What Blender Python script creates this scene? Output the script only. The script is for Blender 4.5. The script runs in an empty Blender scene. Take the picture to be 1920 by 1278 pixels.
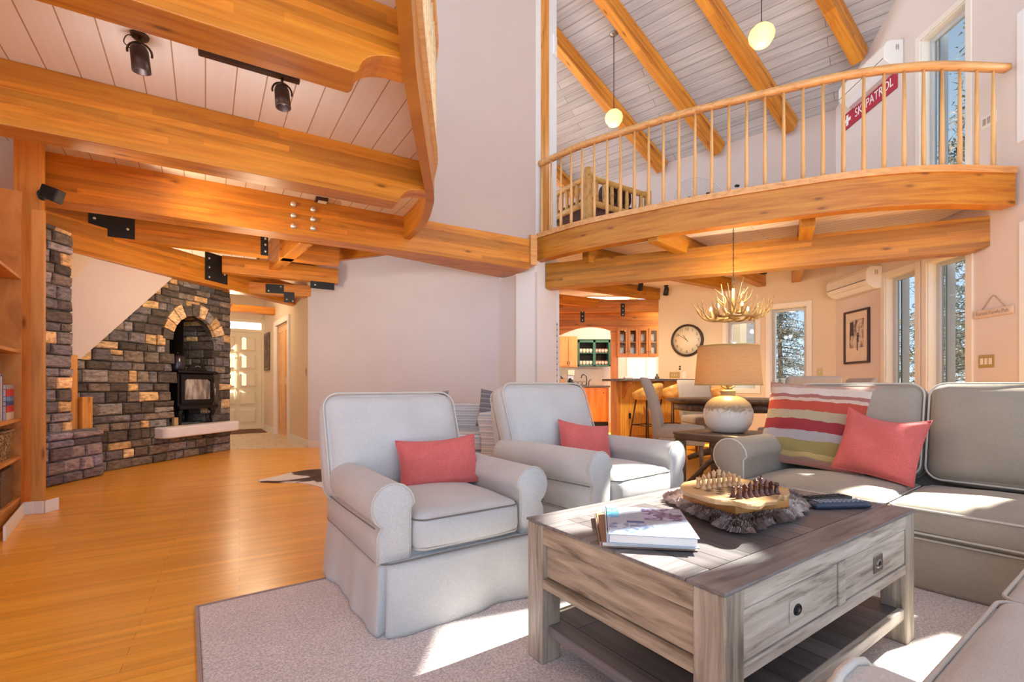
import bpy, bmesh, math, random
from mathutils import Vector, Matrix, noise
scene = bpy.context.scene
COL = scene.collection
R = math.radians
PI = math.pi
FOC, CXP, HYP, CAMH = 885.0, 960.0, 722.0, 0.92


def at(px, py, d):
    """a picture point at distance d in front of the camera -> a point in the room"""
    return Vector(((px - CXP) / FOC * d, d, CAMH + (HYP - py) / FOC * d))


def atz(px, py, z):
    """a picture point known to lie at height z -> a point in the room"""
    return at(px, py, (z - CAMH) * FOC / (HYP - py))


# ------------------------------------------------------------------ materials
def newmat(name):
    m = bpy.data.materials.new(name)
    m.use_nodes = True
    nt = m.node_tree
    return m, nt, nt.nodes['Principled BSDF']


def N(nt, typ, **kw):
    n = nt.nodes.new(typ)
    for k, v in kw.items():
        if hasattr(n, k) and k not in ('scale',):
            setattr(n, k, v)
        else:
            n.inputs[k.replace('_', ' ')].default_value = v
    return n


def L(nt, a, ao, b, bi):
    nt.links.new(a.outputs[ao], b.inputs[bi])


def coords(nt, scale=(1, 1, 1), rot=(0, 0, 0), kind='Object'):
    t = nt.nodes.new('ShaderNodeTexCoord')
    m = nt.nodes.new('ShaderNodeMapping')
    m.inputs['Scale'].default_value = scale
    m.inputs['Rotation'].default_value = rot
    nt.links.new(t.outputs[kind], m.inputs['Vector'])
    return m


def ramp(nt, stops):
    r = nt.nodes.new('ShaderNodeValToRGB')
    e = r.color_ramp.elements
    while len(e) < len(stops):
        e.new(0.5)
    for i, (p, c) in enumerate(stops):
        e[i].position = p
        e[i].color = (*c, 1) if len(c) == 3 else c
    return r


def bump(nt, b, src, out, strength=0.2, dist=0.01):
    bp = nt.nodes.new('ShaderNodeBump')
    bp.inputs['Strength'].default_value = strength
    bp.inputs['Distance'].default_value = dist
    nt.links.new(src.outputs[out], bp.inputs['Height'])
    nt.links.new(bp.outputs['Normal'], b.inputs['Normal'])


def plain(name, col, rough=0.5, metal=0.0, emit=0.0, noise_amt=0.06, nscale=8, spec=0.5, ecol=None, bmp=0.0):
    m, nt, b = newmat(name)
    b.inputs['Roughness'].default_value = rough
    b.inputs['Metallic'].default_value = metal
    b.inputs['Specular IOR Level'].default_value = spec
    if noise_amt > 0:
        c = coords(nt)
        n = N(nt, 'ShaderNodeTexNoise', Scale=nscale, Detail=4.0)
        L(nt, c, 0, n, 'Vector')
        k = noise_amt
        r = ramp(nt, [(0.25, [max(0, v * (1 - k)) for v in col]), (0.75, [min(1, v * (1 + k)) for v in col])])
        L(nt, n, 'Fac', r, 'Fac')
        L(nt, r, 'Color', b, 'Base Color')
        if bmp:
            bump(nt, b, n, 'Fac', bmp, 0.005)
    else:
        b.inputs['Base Color'].default_value = (*col, 1)
    if emit:
        b.inputs['Emission Color'].default_value = (*(ecol or col), 1)
        b.inputs['Emission Strength'].default_value = emit
    return m


def wood(name, dark, mid, light, grain=(0.7, 9, 9), lam=0.0, lamax='Z', knots=True, rough=0.45, bmp=0.08, sheen=0.5):
    """grain along the object's own X axis; lam = height of one glued lamination"""
    m, nt, b = newmat(name)
    b.inputs['Roughness'].default_value = rough
    b.inputs['Specular IOR Level'].default_value = sheen
    c = coords(nt, grain)
    n1 = N(nt, 'ShaderNodeTexNoise', Scale=1.6, Detail=6.0, Roughness=0.62, Distortion=0.6)
    L(nt, c, 0, n1, 'Vector')
    r = ramp(nt, [(0.30, dark), (0.47, mid), (0.70, light)])
    L(nt, n1, 'Fac', r, 'Fac')
    last, out = r, 'Color'
    if lam:
        t = nt.nodes.new('ShaderNodeTexCoord')
        s = nt.nodes.new('ShaderNodeSeparateXYZ')
        L(nt, t, 'Object', s, 0)
        q = N(nt, 'ShaderNodeMath', operation='MULTIPLY')
        L(nt, s, lamax, q, 0)
        q.inputs[1].default_value = 1 / lam
        fl = N(nt, 'ShaderNodeMath', operation='FLOOR')
        L(nt, q, 0, fl, 0)
        q2 = N(nt, 'ShaderNodeMath', operation='MULTIPLY_ADD')
        L(nt, s, 'X', q2, 0)
        q2.inputs[1].default_value = 0.45
        w0 = N(nt, 'ShaderNodeTexWhiteNoise', noise_dimensions='1D')
        L(nt, fl, 0, w0, 'W')
        L(nt, w0, 'Value', q2, 2)
        f2 = N(nt, 'ShaderNodeMath', operation='FLOOR')
        L(nt, q2, 0, f2, 0)
        cb = nt.nodes.new('ShaderNodeCombineXYZ')
        L(nt, fl, 0, cb, 0)
        L(nt, f2, 0, cb, 1)
        w = N(nt, 'ShaderNodeTexWhiteNoise', noise_dimensions='3D')
        L(nt, cb, 0, w, 'Vector')
        mr = N(nt, 'ShaderNodeMapRange')
        L(nt, w, 'Value', mr, 'Value')
        mr.inputs['To Min'].default_value = 0.66
        mr.inputs['To Max'].default_value = 1.15
        mx = N(nt, 'ShaderNodeVectorMath', operation='SCALE')
        L(nt, last, out, mx, 0)
        L(nt, mr, 0, mx, 'Scale')
        last, out = mx, 'Vector'
    if knots:
        c2 = coords(nt, tuple(2.0 if g_ < 3 else 6.5 for g_ in grain))
        v = N(nt, 'ShaderNodeTexVoronoi', Scale=1.3)
        L(nt, c2, 0, v, 'Vector')
        kr = ramp(nt, [(0.05, (0.22, 0.15, 0.11)), (0.13, (0.8, 0.76, 0.72)), (0.2, (1, 1, 1))])
        L(nt, v, 'Distance', kr, 'Fac')
        mm = N(nt, 'ShaderNodeMix', data_type='RGBA', blend_type='MULTIPLY')
        mm.inputs[0].default_value = 0.8
        L(nt, last, out, mm, 6)
        L(nt, kr, 'Color', mm, 7)
        last, out = mm, 2
    nt.links.new(last.outputs[out], b.inputs['Base Color'])
    bump(nt, b, n1, 'Fac', bmp * 1.5, 0.004)
    return m


def planks(name, c1, c2, mortar, pw, pl, rot=0.0, rough=0.5, grain=0.25, msize=0.006, bstr=0.3, knots=0.0, coat=0.0, spec=0.5):
    """boards in the XY plane, long side along X turned by rot"""
    m, nt, b = newmat(name)
    b.inputs['Roughness'].default_value = rough
    b.inputs['Coat Weight'].default_value = coat
    b.inputs['Coat Roughness'].default_value = 0.2
    b.inputs['Specular IOR Level'].default_value = spec
    c = coords(nt, (1, 1, 1), (0, 0, -rot))
    br = nt.nodes.new('ShaderNodeTexBrick')
    br.offset = 0.37
    br.inputs['Color1'].default_value = (*c1, 1)
    br.inputs['Color2'].default_value = (*c2, 1)
    br.inputs['Mortar'].default_value = (*mortar, 1)
    br.inputs['Scale'].default_value = 1.0
    br.inputs['Mortar Size'].default_value = msize
    br.inputs['Mortar Smooth'].default_value = 0.2
    br.inputs['Brick Width'].default_value = pl
    br.inputs['Row Height'].default_value = pw
    L(nt, c, 0, br, 'Vector')
    c2_ = coords(nt, (1, 1, 1), (0, 0, -rot))
    mp = nt.nodes.new('ShaderNodeMapping')
    mp.inputs['Scale'].default_value = (1.2, 22, 22)
    L(nt, c2_, 0, mp, 0)
    n = N(nt, 'ShaderNodeTexNoise', Scale=1.0, Detail=5.0, Roughness=0.6)
    L(nt, mp, 0, n, 'Vector')
    g = ramp(nt, [(0.25, (1 - grain,) * 3), (0.75, (1 + grain * 0.4,) * 3)])
    L(nt, n, 'Fac', g, 'Fac')
    mm = N(nt, 'ShaderNodeMix', data_type='RGBA', blend_type='MULTIPLY')
    mm.inputs[0].default_value = 1.0
    L(nt, br, 'Color', mm, 6)
    L(nt, g, 'Color', mm, 7)
    nt.links.new(mm.outputs[2], b.inputs['Base Color'])
    bump(nt, b, br, 'Fac', -bstr, 0.004)
    return m


def fabric(name, col, amt=0.12, weave=260, bmp=0.25, rough=0.95, big=0.1):
    m, nt, b = newmat(name)
    b.inputs['Roughness'].default_value = rough
    b.inputs['Specular IOR Level'].default_value = 0.15
    b.inputs['Sheen Weight'].default_value = 0.15
    c = coords(nt)
    n = N(nt, 'ShaderNodeTexNoise', Scale=weave, Detail=2.0)
    L(nt, c, 0, n, 'Vector')
    n2 = N(nt, 'ShaderNodeTexNoise', Scale=5.0, Detail=3.0)
    L(nt, c, 0, n2, 'Vector')
    r = ramp(nt, [(0.3, [v * (1 - amt) for v in col]), (0.7, [min(1, v * (1 + amt)) for v in col])])
    L(nt, n, 'Fac', r, 'Fac')
    r2 = ramp(nt, [(0.3, (1 - big,) * 3), (0.7, (1, 1, 1))])
    L(nt, n2, 'Fac', r2, 'Fac')
    mm = N(nt, 'ShaderNodeMix', data_type='RGBA', blend_type='MULTIPLY')
    mm.inputs[0].default_value = 1
    L(nt, r, 'Color', mm, 6)
    L(nt, r2, 'Color', mm, 7)
    nt.links.new(mm.outputs[2], b.inputs['Base Color'])
    bump(nt, b, n, 'Fac', bmp, 0.0015)
    return m


def stripes(name, stops, axis='Z', length=0.5, amt=0.12, interp='CONSTANT', jitter=0.02):
    """woven bands along one object axis; length in metres is one repeat"""
    m, nt, b = newmat(name)
    b.inputs['Roughness'].default_value = 0.95
    b.inputs['Specular IOR Level'].default_value = 0.1
    t = nt.nodes.new('ShaderNodeTexCoord')
    s = nt.nodes.new('ShaderNodeSeparateXYZ')
    L(nt, t, 'Object', s, 0)
    n = N(nt, 'ShaderNodeTexNoise', Scale=14.0, Detail=4.0)
    L(nt, t, 'Object', n, 'Vector')
    q = N(nt, 'ShaderNodeMath', operation='MULTIPLY_ADD')
    L(nt, n, 'Fac', q, 0)
    q.inputs[1].default_value = jitter
    L(nt, s, axis, q, 2)
    q1 = N(nt, 'ShaderNodeMath', operation='MULTIPLY_ADD')
    L(nt, q, 0, q1, 0)
    q1.inputs[1].default_value = 1 / length
    q1.inputs[2].default_value = 10.5
    fr = N(nt, 'ShaderNodeMath', operation='FRACT')
    L(nt, q1, 0, fr, 0)
    r = ramp(nt, stops)
    r.color_ramp.interpolation = interp
    L(nt, fr, 0, r, 'Fac')
    n3 = N(nt, 'ShaderNodeTexNoise', Scale=220.0, Detail=2.0)
    L(nt, t, 'Object', n3, 'Vector')
    g = ramp(nt, [(0.3, (1 - amt,) * 3), (0.7, (1, 1, 1))])
    L(nt, n3, 'Fac', g, 'Fac')
    mm = N(nt, 'ShaderNodeMix', data_type='RGBA', blend_type='MULTIPLY')
    mm.inputs[0].default_value = 1
    L(nt, r, 'Color', mm, 6)
    L(nt, g, 'Color', mm, 7)
    nt.links.new(mm.outputs[2], b.inputs['Base Color'])
    bump(nt, b, n3, 'Fac', 0.3, 0.002)
    return m


def patchy(name, stops, scale=6, detail=5, rough=0.8, distort=0.5, bmp=0.0, sc3=(1, 1, 1), spec=0.4, metal=0.0):
    m, nt, b = newmat(name)
    b.inputs['Roughness'].default_value = rough
    b.inputs['Specular IOR Level'].default_value = spec
    b.inputs['Metallic'].default_value = metal
    c = coords(nt, sc3)
    n = N(nt, 'ShaderNodeTexNoise', Scale=scale, Detail=detail, Distortion=distort)
    L(nt, c, 0, n, 'Vector')
    r = ramp(nt, stops)
    L(nt, n, 'Fac', r, 'Fac')
    L(nt, r, 'Color', b, 'Base Color')
    if bmp:
        bump(nt, b, n, 'Fac', bmp, 0.01)
    return m


def stone_mat(name):
    m, nt, b = newmat(name)
    b.inputs['Roughness'].default_value = 0.85
    a = nt.nodes.new('ShaderNodeVertexColor')
    a.layer_name = 'Col'
    c = coords(nt, (1, 1, 2.5))
    n = N(nt, 'ShaderNodeTexNoise', Scale=16.0, Detail=8.0, Roughness=0.7)
    L(nt, c, 0, n, 'Vector')
    g = ramp(nt, [(0.32, (0.45, 0.45, 0.45)), (0.68, (2.0, 1.95, 1.9))])
    L(nt, n, 'Fac', g, 'Fac')
    mm = N(nt, 'ShaderNodeMix', data_type='RGBA', blend_type='MULTIPLY')
    mm.inputs[0].default_value = 1
    L(nt, a, 'Color', mm, 6)
    L(nt, g, 'Color', mm, 7)
    nt.links.new(mm.outputs[2], b.inputs['Base Color'])
    bump(nt, b, n, 'Fac', 0.6, 0.02)
    return m


def glass_mat(name, col=(1, 1, 1), alpha=0.12, rough=0.02):
    """thin pane: mostly see-through with a faint mirror and a tint"""
    m = bpy.data.materials.new(name)
    m.use_nodes = True
    nt = m.node_tree
    nt.nodes.clear()
    o = nt.nodes.new('ShaderNodeOutputMaterial')
    mx = nt.nodes.new('ShaderNodeMixShader')
    tr = nt.nodes.new('ShaderNodeBsdfTransparent')
    tr.inputs[0].default_value = (*col, 1)
    gl = nt.nodes.new('ShaderNodeBsdfGlossy')
    gl.inputs['Roughness'].default_value = rough
    gl.inputs['Color'].default_value = (0.9, 0.95, 1, 1)
    mx.inputs[0].default_value = 0.02
    nt.links.new(tr.outputs[0], mx.inputs[1])
    nt.links.new(gl.outputs[0], mx.inputs[2])
    nt.links.new(mx.outputs[0], o.inputs[0])
    return m


# ------------------------------------------------------------------ meshes
class MB:
    def __init__(s):
        s.v, s.f, s.sm, s.mi, s.fc = [], [], [], [], []

    def add(s, vs, fs, smooth=False, M=None, mi=0, col=None):
        k = len(s.v)
        for p in vs:
            p = Vector(p)
            s.v.append(M @ p if M is not None else p)
        for f in fs:
            s.f.append([i + k for i in f])
            s.sm.append(smooth)
            s.mi.append(mi)
            s.fc.append(col)
        return s

    def box(s, x0, x1, y0, y1, z0, z1, M=None, mi=0, col=None):
        vs = [(x, y, z) for z in (z0, z1) for y in (y0, y1) for x in (x0, x1)]
        fs = [(0, 2, 3, 1), (4, 5, 7, 6), (0, 1, 5, 4), (2, 6, 7, 3), (0, 4, 6, 2), (1, 3, 7, 5)]
        return s.add(vs, fs, False, M, mi, col)

    def extr(s, pts, vec, smooth=False, M=None, mi=0, col=None):
        """a polygon of 3-D points pushed along vec"""
        n = len(pts)
        a = [Vector(p) for p in pts]
        b = [p + Vector(vec) for p in a]
        nrm = Vector((0, 0, 0))
        for i in range(n):
            nrm += a[i].cross(a[(i + 1) % n])
        if nrm.dot(Vector(vec)) > 0:
            a.reverse()
            b.reverse()
        fs = [tuple(range(n)), tuple(range(2 * n - 1, n - 1, -1))]
        s.add(a + b, fs, False, M, mi, col)
        k = len(s.v) - 2 * n
        for i in range(n):
            j = (i + 1) % n
            s.f.append([k + j, k + i, k + n + i, k + n + j])
            s.sm.append(smooth)
            s.mi.append(mi)
            s.fc.append(col)
        return s

    def tube(s, pts, r, n=8, closed=False, M=None, mi=0, smooth=True, cap=True):
        pts = [Vector(p) for p in pts]
        m = len(pts)
        rs = r if isinstance(r, (list, tuple)) else [r] * m
        vs, fs = [], []
        up = None
        for i, p in enumerate(pts):
            if closed:
                t = pts[(i + 1) % m] - pts[i - 1]
            else:
                t = pts[min(i + 1, m - 1)] - pts[max(i - 1, 0)]
            t.normalize()
            if up is None:
                up = Vector((0, 0, 1)) if abs(t.z) < 0.9 else Vector((1, 0, 0))
            u = (up - t * up.dot(t))
            if u.length < 1e-6:
                u = Vector((1, 0, 0)) - t * t.x
            u.normalize()
            up = u
            w = t.cross(u)
            for j in range(n):
                a = 2 * PI * j / n
                vs.append(p + (u * math.cos(a) + w * math.sin(a)) * rs[i])
        rng = m if closed else m - 1
        for i in range(rng):
            i2 = (i + 1) % m
            for j in range(n):
                j2 = (j + 1) % n
                fs.append((i * n + j, i * n + j2, i2 * n + j2, i2 * n + j))
        if cap and not closed:
            fs.append(tuple(range(n - 1, -1, -1)))
            fs.append(tuple((m - 1) * n + j for j in range(n)))
        return s.add(vs, fs, smooth, M, mi)

    def lathe(s, prof, n=24, M=None, mi=0, smooth=True, sx=1, sy=1):
        """profile of (radius, z), turned about Z"""
        vs, fs = [], []
        for r, z in prof:
            for j in range(n):
                a = 2 * PI * j / n
                vs.append((r * math.cos(a) * sx, r * math.sin(a) * sy, z))
        m = len(prof)
        for i in range(m - 1):
            for j in range(n):
                j2 = (j + 1) % n
                fs.append((i * n + j, i * n + j2, (i + 1) * n + j2, (i + 1) * n + j))
        if prof[0][0] > 1e-4:
            fs.append(tuple(range(n - 1, -1, -1)))
        if prof[-1][0] > 1e-4:
            fs.append(tuple((m - 1) * n + j for j in range(n)))
        return s.add(vs, fs, smooth, M, mi)

    def loft(s, loops, smooth=True, M=None, mi=0, closed=True, cap=True):
        n = len(loops[0])
        vs = [p for lp in loops for p in lp]
        fs = []
        for i in range(len(loops) - 1):
            for j in range(n if closed else n - 1):
                j2 = (j + 1) % n
                fs.append((i * n + j, i * n + j2, (i + 1) * n + j2, (i + 1) * n + j))
        if cap:
            fs.append(tuple(range(n - 1, -1, -1)))
            fs.append(tuple((len(loops) - 1) * n + j for j in range(n)))
        return s.add(vs, fs, smooth, M, mi)

    def soft(s, hx, hy, hz, r, crown=(0, 0, 0), n=10, M=None, wr=0.0, wf=6.0, seed=0, mi=0):
        """a cushion: rounded box of half sizes hx, hy, hz, corner radius r, bulging by crown"""
        idx, vs, fs = {}, [], []
        h = (hx, hy, hz)
        sv = Vector((seed * 3.1, seed * 1.7, seed * 0.9))

        def vid(u):
            key = tuple(round(c, 5) for c in u)
            if key in idx:
                return idx[key]
            p = Vector([u[k] * h[k] for k in range(3)])
            q = Vector([max(-(h[k] - r), min(h[k] - r, p[k])) for k in range(3)])
            d = p - q
            if d.length > 1e-9:
                d = d.normalized() * r
            o = q + d
            for k in range(3):
                if crown[k]:
                    a, b2 = (k + 1) % 3, (k + 2) % 3
                    o[k] += crown[k] * u[k] * max(0, 1 - u[a] ** 2) * max(0, 1 - u[b2] ** 2)
            if wr:
                o += noise.noise_vector(o * wf + sv) * wr
            idx[key] = len(vs)
            vs.append(o)
            return idx[key]
        g = [math.sin(PI / 2 * (-1 + 2 * i / n)) for i in range(n + 1)]
        for ax in range(3):
            for sg in (-1, 1):
                for i in range(n):
                    for j in range(n):
                        q = []
                        for a, b2 in ((g[i], g[j]), (g[i + 1], g[j]), (g[i + 1], g[j + 1]), (g[i], g[j + 1])):
                            u = [0, 0, 0]
                            u[ax] = sg
                            u[(ax + 1) % 3] = a
                            u[(ax + 2) % 3] = b2
                            q.append(vid(u))
                        if sg < 0:
                            q.reverse()
                        fs.append(tuple(q))
        return s.add(vs, fs, True, M, mi)

    def pillow(s, w, h, t, n=18, M=None, pinch=0.07, wr=0.006, seed=0, sag=0.0, wf=7, mi=0):
        """throw pillow standing in its XZ plane, thickness along Y"""
        vs, fs = [], []
        sv = Vector((seed * 2.3, seed * 5.1, seed))
        for sd in (1, -1):
            k = len(vs)
            for i in range(n + 1):
                for j in range(n + 1):
                    u, v = -1 + 2 * i / n, -1 + 2 * j / n
                    x = u * w / 2 * (1 - pinch * (1 - v * v))
                    z = v * h / 2 * (1 - pinch * (1 - u * u))
                    th = t / 2 * ((1 - u ** 2) * (1 - v ** 2)) ** 0.42
                    nz = noise.noise(Vector((x * wf, z * wf, sd)) + sv) * wr * 2 * (1 - max(abs(u), abs(v)) ** 8)
                    if sag and v > 0:
                        z -= sag * v * (1 - u * u)
                    vs.append((x, -sd * (th + nz * (th > 0.001)), z))
            for i in range(n):
                for j in range(n):
                    a = k + i * (n + 1) + j
                    q = (a, a + n + 1, a + n + 2, a + 1)
                    fs.append(q if sd > 0 else q[::-1])
        return s.add(vs, fs, True, M, mi)

    def build(s, name, mats, parent=None, loc=None, rot=0.0, bevel=0.0, seg=2, weld=0.0, solid=0.0, sub=0):
        me = bpy.data.meshes.new(name)
        me.from_pydata([tuple(p) for p in s.v], [], s.f)
        me.polygons.foreach_set('use_smooth', s.sm)
        mats = mats if isinstance(mats, (list, tuple)) else [mats]
        for m in mats:
            me.materials.append(m)
        if len(mats) > 1:
            me.polygons.foreach_set('material_index', s.mi)
        if any(c is not None for c in s.fc):
            ca = me.color_attributes.new('Col', 'FLOAT_COLOR', 'CORNER')
            k = 0
            buf = []
            for p, c in zip(me.polygons, s.fc):
                c = c or (0.5, 0.5, 0.5)
                buf += [c[0], c[1], c[2], 1.0] * p.loop_total
            ca.data.foreach_set('color', buf)
        me.update()
        o = bpy.data.objects.new(name, me)
        COL.objects.link(o)
        if parent is not None:
            o.parent = parent
        if loc is not None:
            o.location = loc
        if rot:
            o.rotation_euler.z = rot
        if weld:
            w = o.modifiers.new('w', 'WELD')
            w.merge_threshold = weld
        if bevel:
            bv = o.modifiers.new('b', 'BEVEL')
            bv.width = bevel
            bv.segments = seg
            bv.limit_method = 'ANGLE'
            bv.angle_limit = R(40)
        if sub:
            sb = o.modifiers.new('s', 'SUBSURF')
            sb.levels = sub
            sb.render_levels = sub
        return o


def tag(o, label=None, cat=None, group=None, kind=None):
    if label:
        o['label'] = label
    if cat:
        o['category'] = cat
    if group:
        o['group'] = group
    if kind:
        o['kind'] = kind
    return o


def thing(name, label, cat, loc=(0, 0, 0), rot=0.0, group=None):
    o = bpy.data.objects.new(name, None)
    o.empty_display_size = 0.1
    COL.objects.link(o)
    o.location = loc
    o.rotation_euler.z = rot
    return tag(o, label, cat, group)


def kids(o):
    return [c for c in bpy.data.objects if c.parent == o]


def copy_tree(o, parent=None):
    c = o.copy()
    COL.objects.link(c)
    if parent is not None:
        c.parent = parent
        c.matrix_parent_inverse = o.matrix_parent_inverse.copy()
    for ch in kids(o):
        copy_tree(ch, c)
    return c


def struct(o, label=None, cat=None):
    o['kind'] = 'structure'
    if label:
        o['label'] = label
    if cat:
        o['category'] = cat
    return o


def T(x=0, y=0, z=0):
    return Matrix.Translation((x, y, z))


def RZ(a):
    return Matrix.Rotation(a, 4, 'Z')


def RX(a):
    return Matrix.Rotation(a, 4, 'X')


def RY(a):
    return Matrix.Rotation(a, 4, 'Y')


def rrect(a, b, r, z, n=6):
    p = []
    for cx, cy, a0 in ((a - r, b - r, 0), (-a + r, b - r, 90), (-a + r, -b + r, 180), (a - r, -b + r, 270)):
        for i in range(n + 1):
            t = R(a0 + 90 * i / n)
            p.append(Vector((cx + r * math.cos(t), cy + r * math.sin(t), z)))
    return p


def smoothpath(pts, n=6, closed=False):
    """Catmull-Rom through points"""
    P = [Vector(p) for p in pts]
    m = len(P)
    out = []
    for i in range(m if closed else m - 1):
        p0 = P[i - 1] if (closed or i > 0) else P[0] * 2 - P[1]
        p1, p2 = P[i], P[(i + 1) % m]
        p3 = P[(i + 2) % m] if (closed or i + 2 < m) else P[-1] * 2 - P[-2]
        for k in range(n):
            t = k / n
            out.append(0.5 * ((2 * p1) + (p2 - p0) * t + (2 * p0 - 5 * p1 + 4 * p2 - p3) * t * t + (3 * p1 - p0 - 3 * p2 + p3) * t ** 3))
    if not closed:
        out.append(P[-1])
    return out


def text_mesh(txt, size, name, mat, parent, M, depth=0.002, shear=0.0, sx=1.0):
    cu = bpy.data.curves.new(name, 'FONT')
    cu.body = txt
    cu.size = size
    cu.extrude = depth
    cu.align_x = 'CENTER'
    cu.align_y = 'CENTER'
    cu.shear = shear
    o = bpy.data.objects.new(name, cu)
    COL.objects.link(o)
    bpy.context.view_layer.update()
    me = bpy.data.meshes.new_from_object(o.evaluated_get(bpy.context.evaluated_depsgraph_get()))
    bpy.data.objects.remove(o)
    bpy.data.curves.remove(cu)
    me.materials.clear()
    me.materials.append(mat)
    me.transform(M @ Matrix.Diagonal((sx, 1, 1, 1)))
    o = bpy.data.objects.new(name, me)
    COL.objects.link(o)
    if parent is not None:
        o.parent = parent
    return o


# ------------------------------------------------------------------ the palette
M_ = {}
M_['beam'] = wood('fir_beam', (0.38, 0.105, 0.009), (0.60, 0.21, 0.017), (0.74, 0.30, 0.032), lam=0.044, rough=0.42)
M_['beamr'] = wood('fir_beam_dimmed', (0.32, 0.10, 0.006), (0.46, 0.185, 0.012), (0.56, 0.25, 0.024), lam=0.044, rough=0.42)  # same fir, darkened to hold down the light on the right side
M_['fascia'] = wood('fir_fascia', (0.34, 0.10, 0.007), (0.47, 0.17, 0.014), (0.57, 0.25, 0.028), grain=(1.0, 1.0, 14), rough=0.42)
M_['pine'] = wood('pine_rail', (0.50, 0.21, 0.06), (0.68, 0.33, 0.11), (0.78, 0.43, 0.17), grain=(1, 14, 14), knots=False, rough=0.35)
M_['pinepost'] = wood('pine_spindle', (0.56, 0.27, 0.08), (0.72, 0.38, 0.13), (0.80, 0.48, 0.20), grain=(14, 14, 1), knots=False, rough=0.35)
M_['sunlitpine'] = wood('pine_sunlit', (0.66, 0.42, 0.20), (0.80, 0.58, 0.32), (0.88, 0.70, 0.46), grain=(2, 14, 14), knots=False, rough=0.35)  # lighter copy of the rail pine, sunlight put into its colour
M_['post'] = wood('fir_post', (0.46, 0.16, 0.025), (0.68, 0.29, 0.055), (0.80, 0.40, 0.10), grain=(9, 9, 0.7), rough=0.45)
M_['shelfwood'] = wood('pine_shelf', (0.42, 0.15, 0.03), (0.60, 0.25, 0.055), (0.72, 0.36, 0.10), grain=(4, 4, 2), rough=0.5)
M_['floor'] = planks('oak_floor', (0.98, 0.47, 0.050), (0.86, 0.37, 0.032), (0.58, 0.22, 0.025), 0.057, 0.9, R(30), rough=0.32, grain=0.22, msize=0.0012, bstr=0.05, coat=0.25, spec=0.4)
M_['ceil_left'] = planks('white_boards_left', (0.84, 0.77, 0.72), (0.79, 0.72, 0.67), (0.42, 0.27, 0.16), 0.165, 5.0, R(-57), rough=0.6, grain=0.06, msize=0.004, bstr=0.5)
M_['ceil_right'] = planks('white_boards_right', (0.86, 0.78, 0.74), (0.80, 0.72, 0.68), (0.45, 0.31, 0.22), 0.10, 5.0, R(-44), rough=0.6, grain=0.08, msize=0.004, bstr=0.4)
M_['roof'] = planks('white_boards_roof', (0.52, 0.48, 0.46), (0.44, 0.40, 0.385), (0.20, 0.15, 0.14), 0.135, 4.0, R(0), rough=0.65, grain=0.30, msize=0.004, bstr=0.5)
M_['wall'] = plain('plaster_wall', (0.72, 0.63, 0.575), 0.9, noise_amt=0.02, nscale=3, spec=0.2)
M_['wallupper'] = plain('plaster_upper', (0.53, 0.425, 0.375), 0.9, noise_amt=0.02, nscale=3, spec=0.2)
M_['wallcenter'] = plain('plaster_daylit', (0.62, 0.59, 0.61), 0.9, noise_amt=0.02, nscale=3, spec=0.2)  # same paint as the other walls, cool daylight put into it
M_['wallwarm'] = plain('plaster_warm', (0.74, 0.60, 0.43), 0.9, noise_amt=0.02, nscale=3, spec=0.2)
M_['wallwhite'] = plain('plaster_white', (0.78, 0.81, 0.84), 0.9, noise_amt=0.02, nscale=3, spec=0.2)
M_['trim'] = plain('trim_paint', (0.80, 0.74, 0.64), 0.5, noise_amt=0.02)
M_['white'] = plain('white_paint', (0.85, 0.85, 0.84), 0.5, noise_amt=0.02)
M_['door'] = plain('cream_door', (0.78, 0.68, 0.47), 0.45, noise_amt=0.03)
M_['blackmetal'] = plain('black_steel', (0.018, 0.018, 0.018), 0.5, 0.3, noise_amt=0.3, nscale=40)
M_['bolt'] = plain('zinc_bolt', (0.75, 0.75, 0.72), 0.35, 0.8, noise_amt=0.05)
M_['brownmetal'] = plain('bronze_metal', (0.06, 0.035, 0.03), 0.4, 0.6, noise_amt=0.2)
M_['stone'] = stone_mat('ledge_stone')
M_['mortar'] = plain('mortar', (0.10, 0.085, 0.07), 0.95, noise_amt=0.3, nscale=20)
M_['hearth'] = plain('white_hearth', (0.88, 0.87, 0.90), 0.6, noise_amt=0.05, nscale=12)
M_['iron'] = plain('black_iron', (0.014, 0.011, 0.012), 0.28, 0.4, noise_amt=0.2)
M_['tile'] = planks('entry_tile', (0.72, 0.60, 0.45), (0.66, 0.55, 0.40), (0.40, 0.32, 0.24), 0.33, 0.33, R(35), rough=0.35, grain=0.1, msize=0.006)
M_['linen'] = fabric('greige_linen', (0.60, 0.59, 0.57), 0.10, 300)
M_['linen2'] = fabric('greige_linen_shaded', (0.37, 0.325, 0.262), 0.10, 300)  # darker copy of the linen, shade on the sofa put into its colour
M_['piping'] = fabric('pale_piping', (0.62, 0.57, 0.50), 0.05, 300, bmp=0.05)
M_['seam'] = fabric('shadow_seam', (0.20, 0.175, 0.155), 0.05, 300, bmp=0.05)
M_['coral'] = fabric('coral_velvet', (0.74, 0.165, 0.15), 0.12, 200, big=0.2)
M_['greywool'] = fabric('grey_upholstery', (0.36, 0.31, 0.27), 0.10, 200)
M_['tablewood'] = wood('weathered_pine_lit', (0.20, 0.165, 0.13), (0.55, 0.48, 0.40), (0.76, 0.69, 0.60), grain=(2.2, 26, 26), knots=True, rough=0.5, bmp=0.2)  # drawer-side wood lightened for the window light that falls on it
M_['tabletop'] = planks('weathered_top', (0.24, 0.215, 0.215), (0.15, 0.13, 0.13), (0.04, 0.035, 0.035), 0.095, 0.9, R(90), rough=0.42, grain=0.55, msize=0.002, bstr=0.3)
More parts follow.
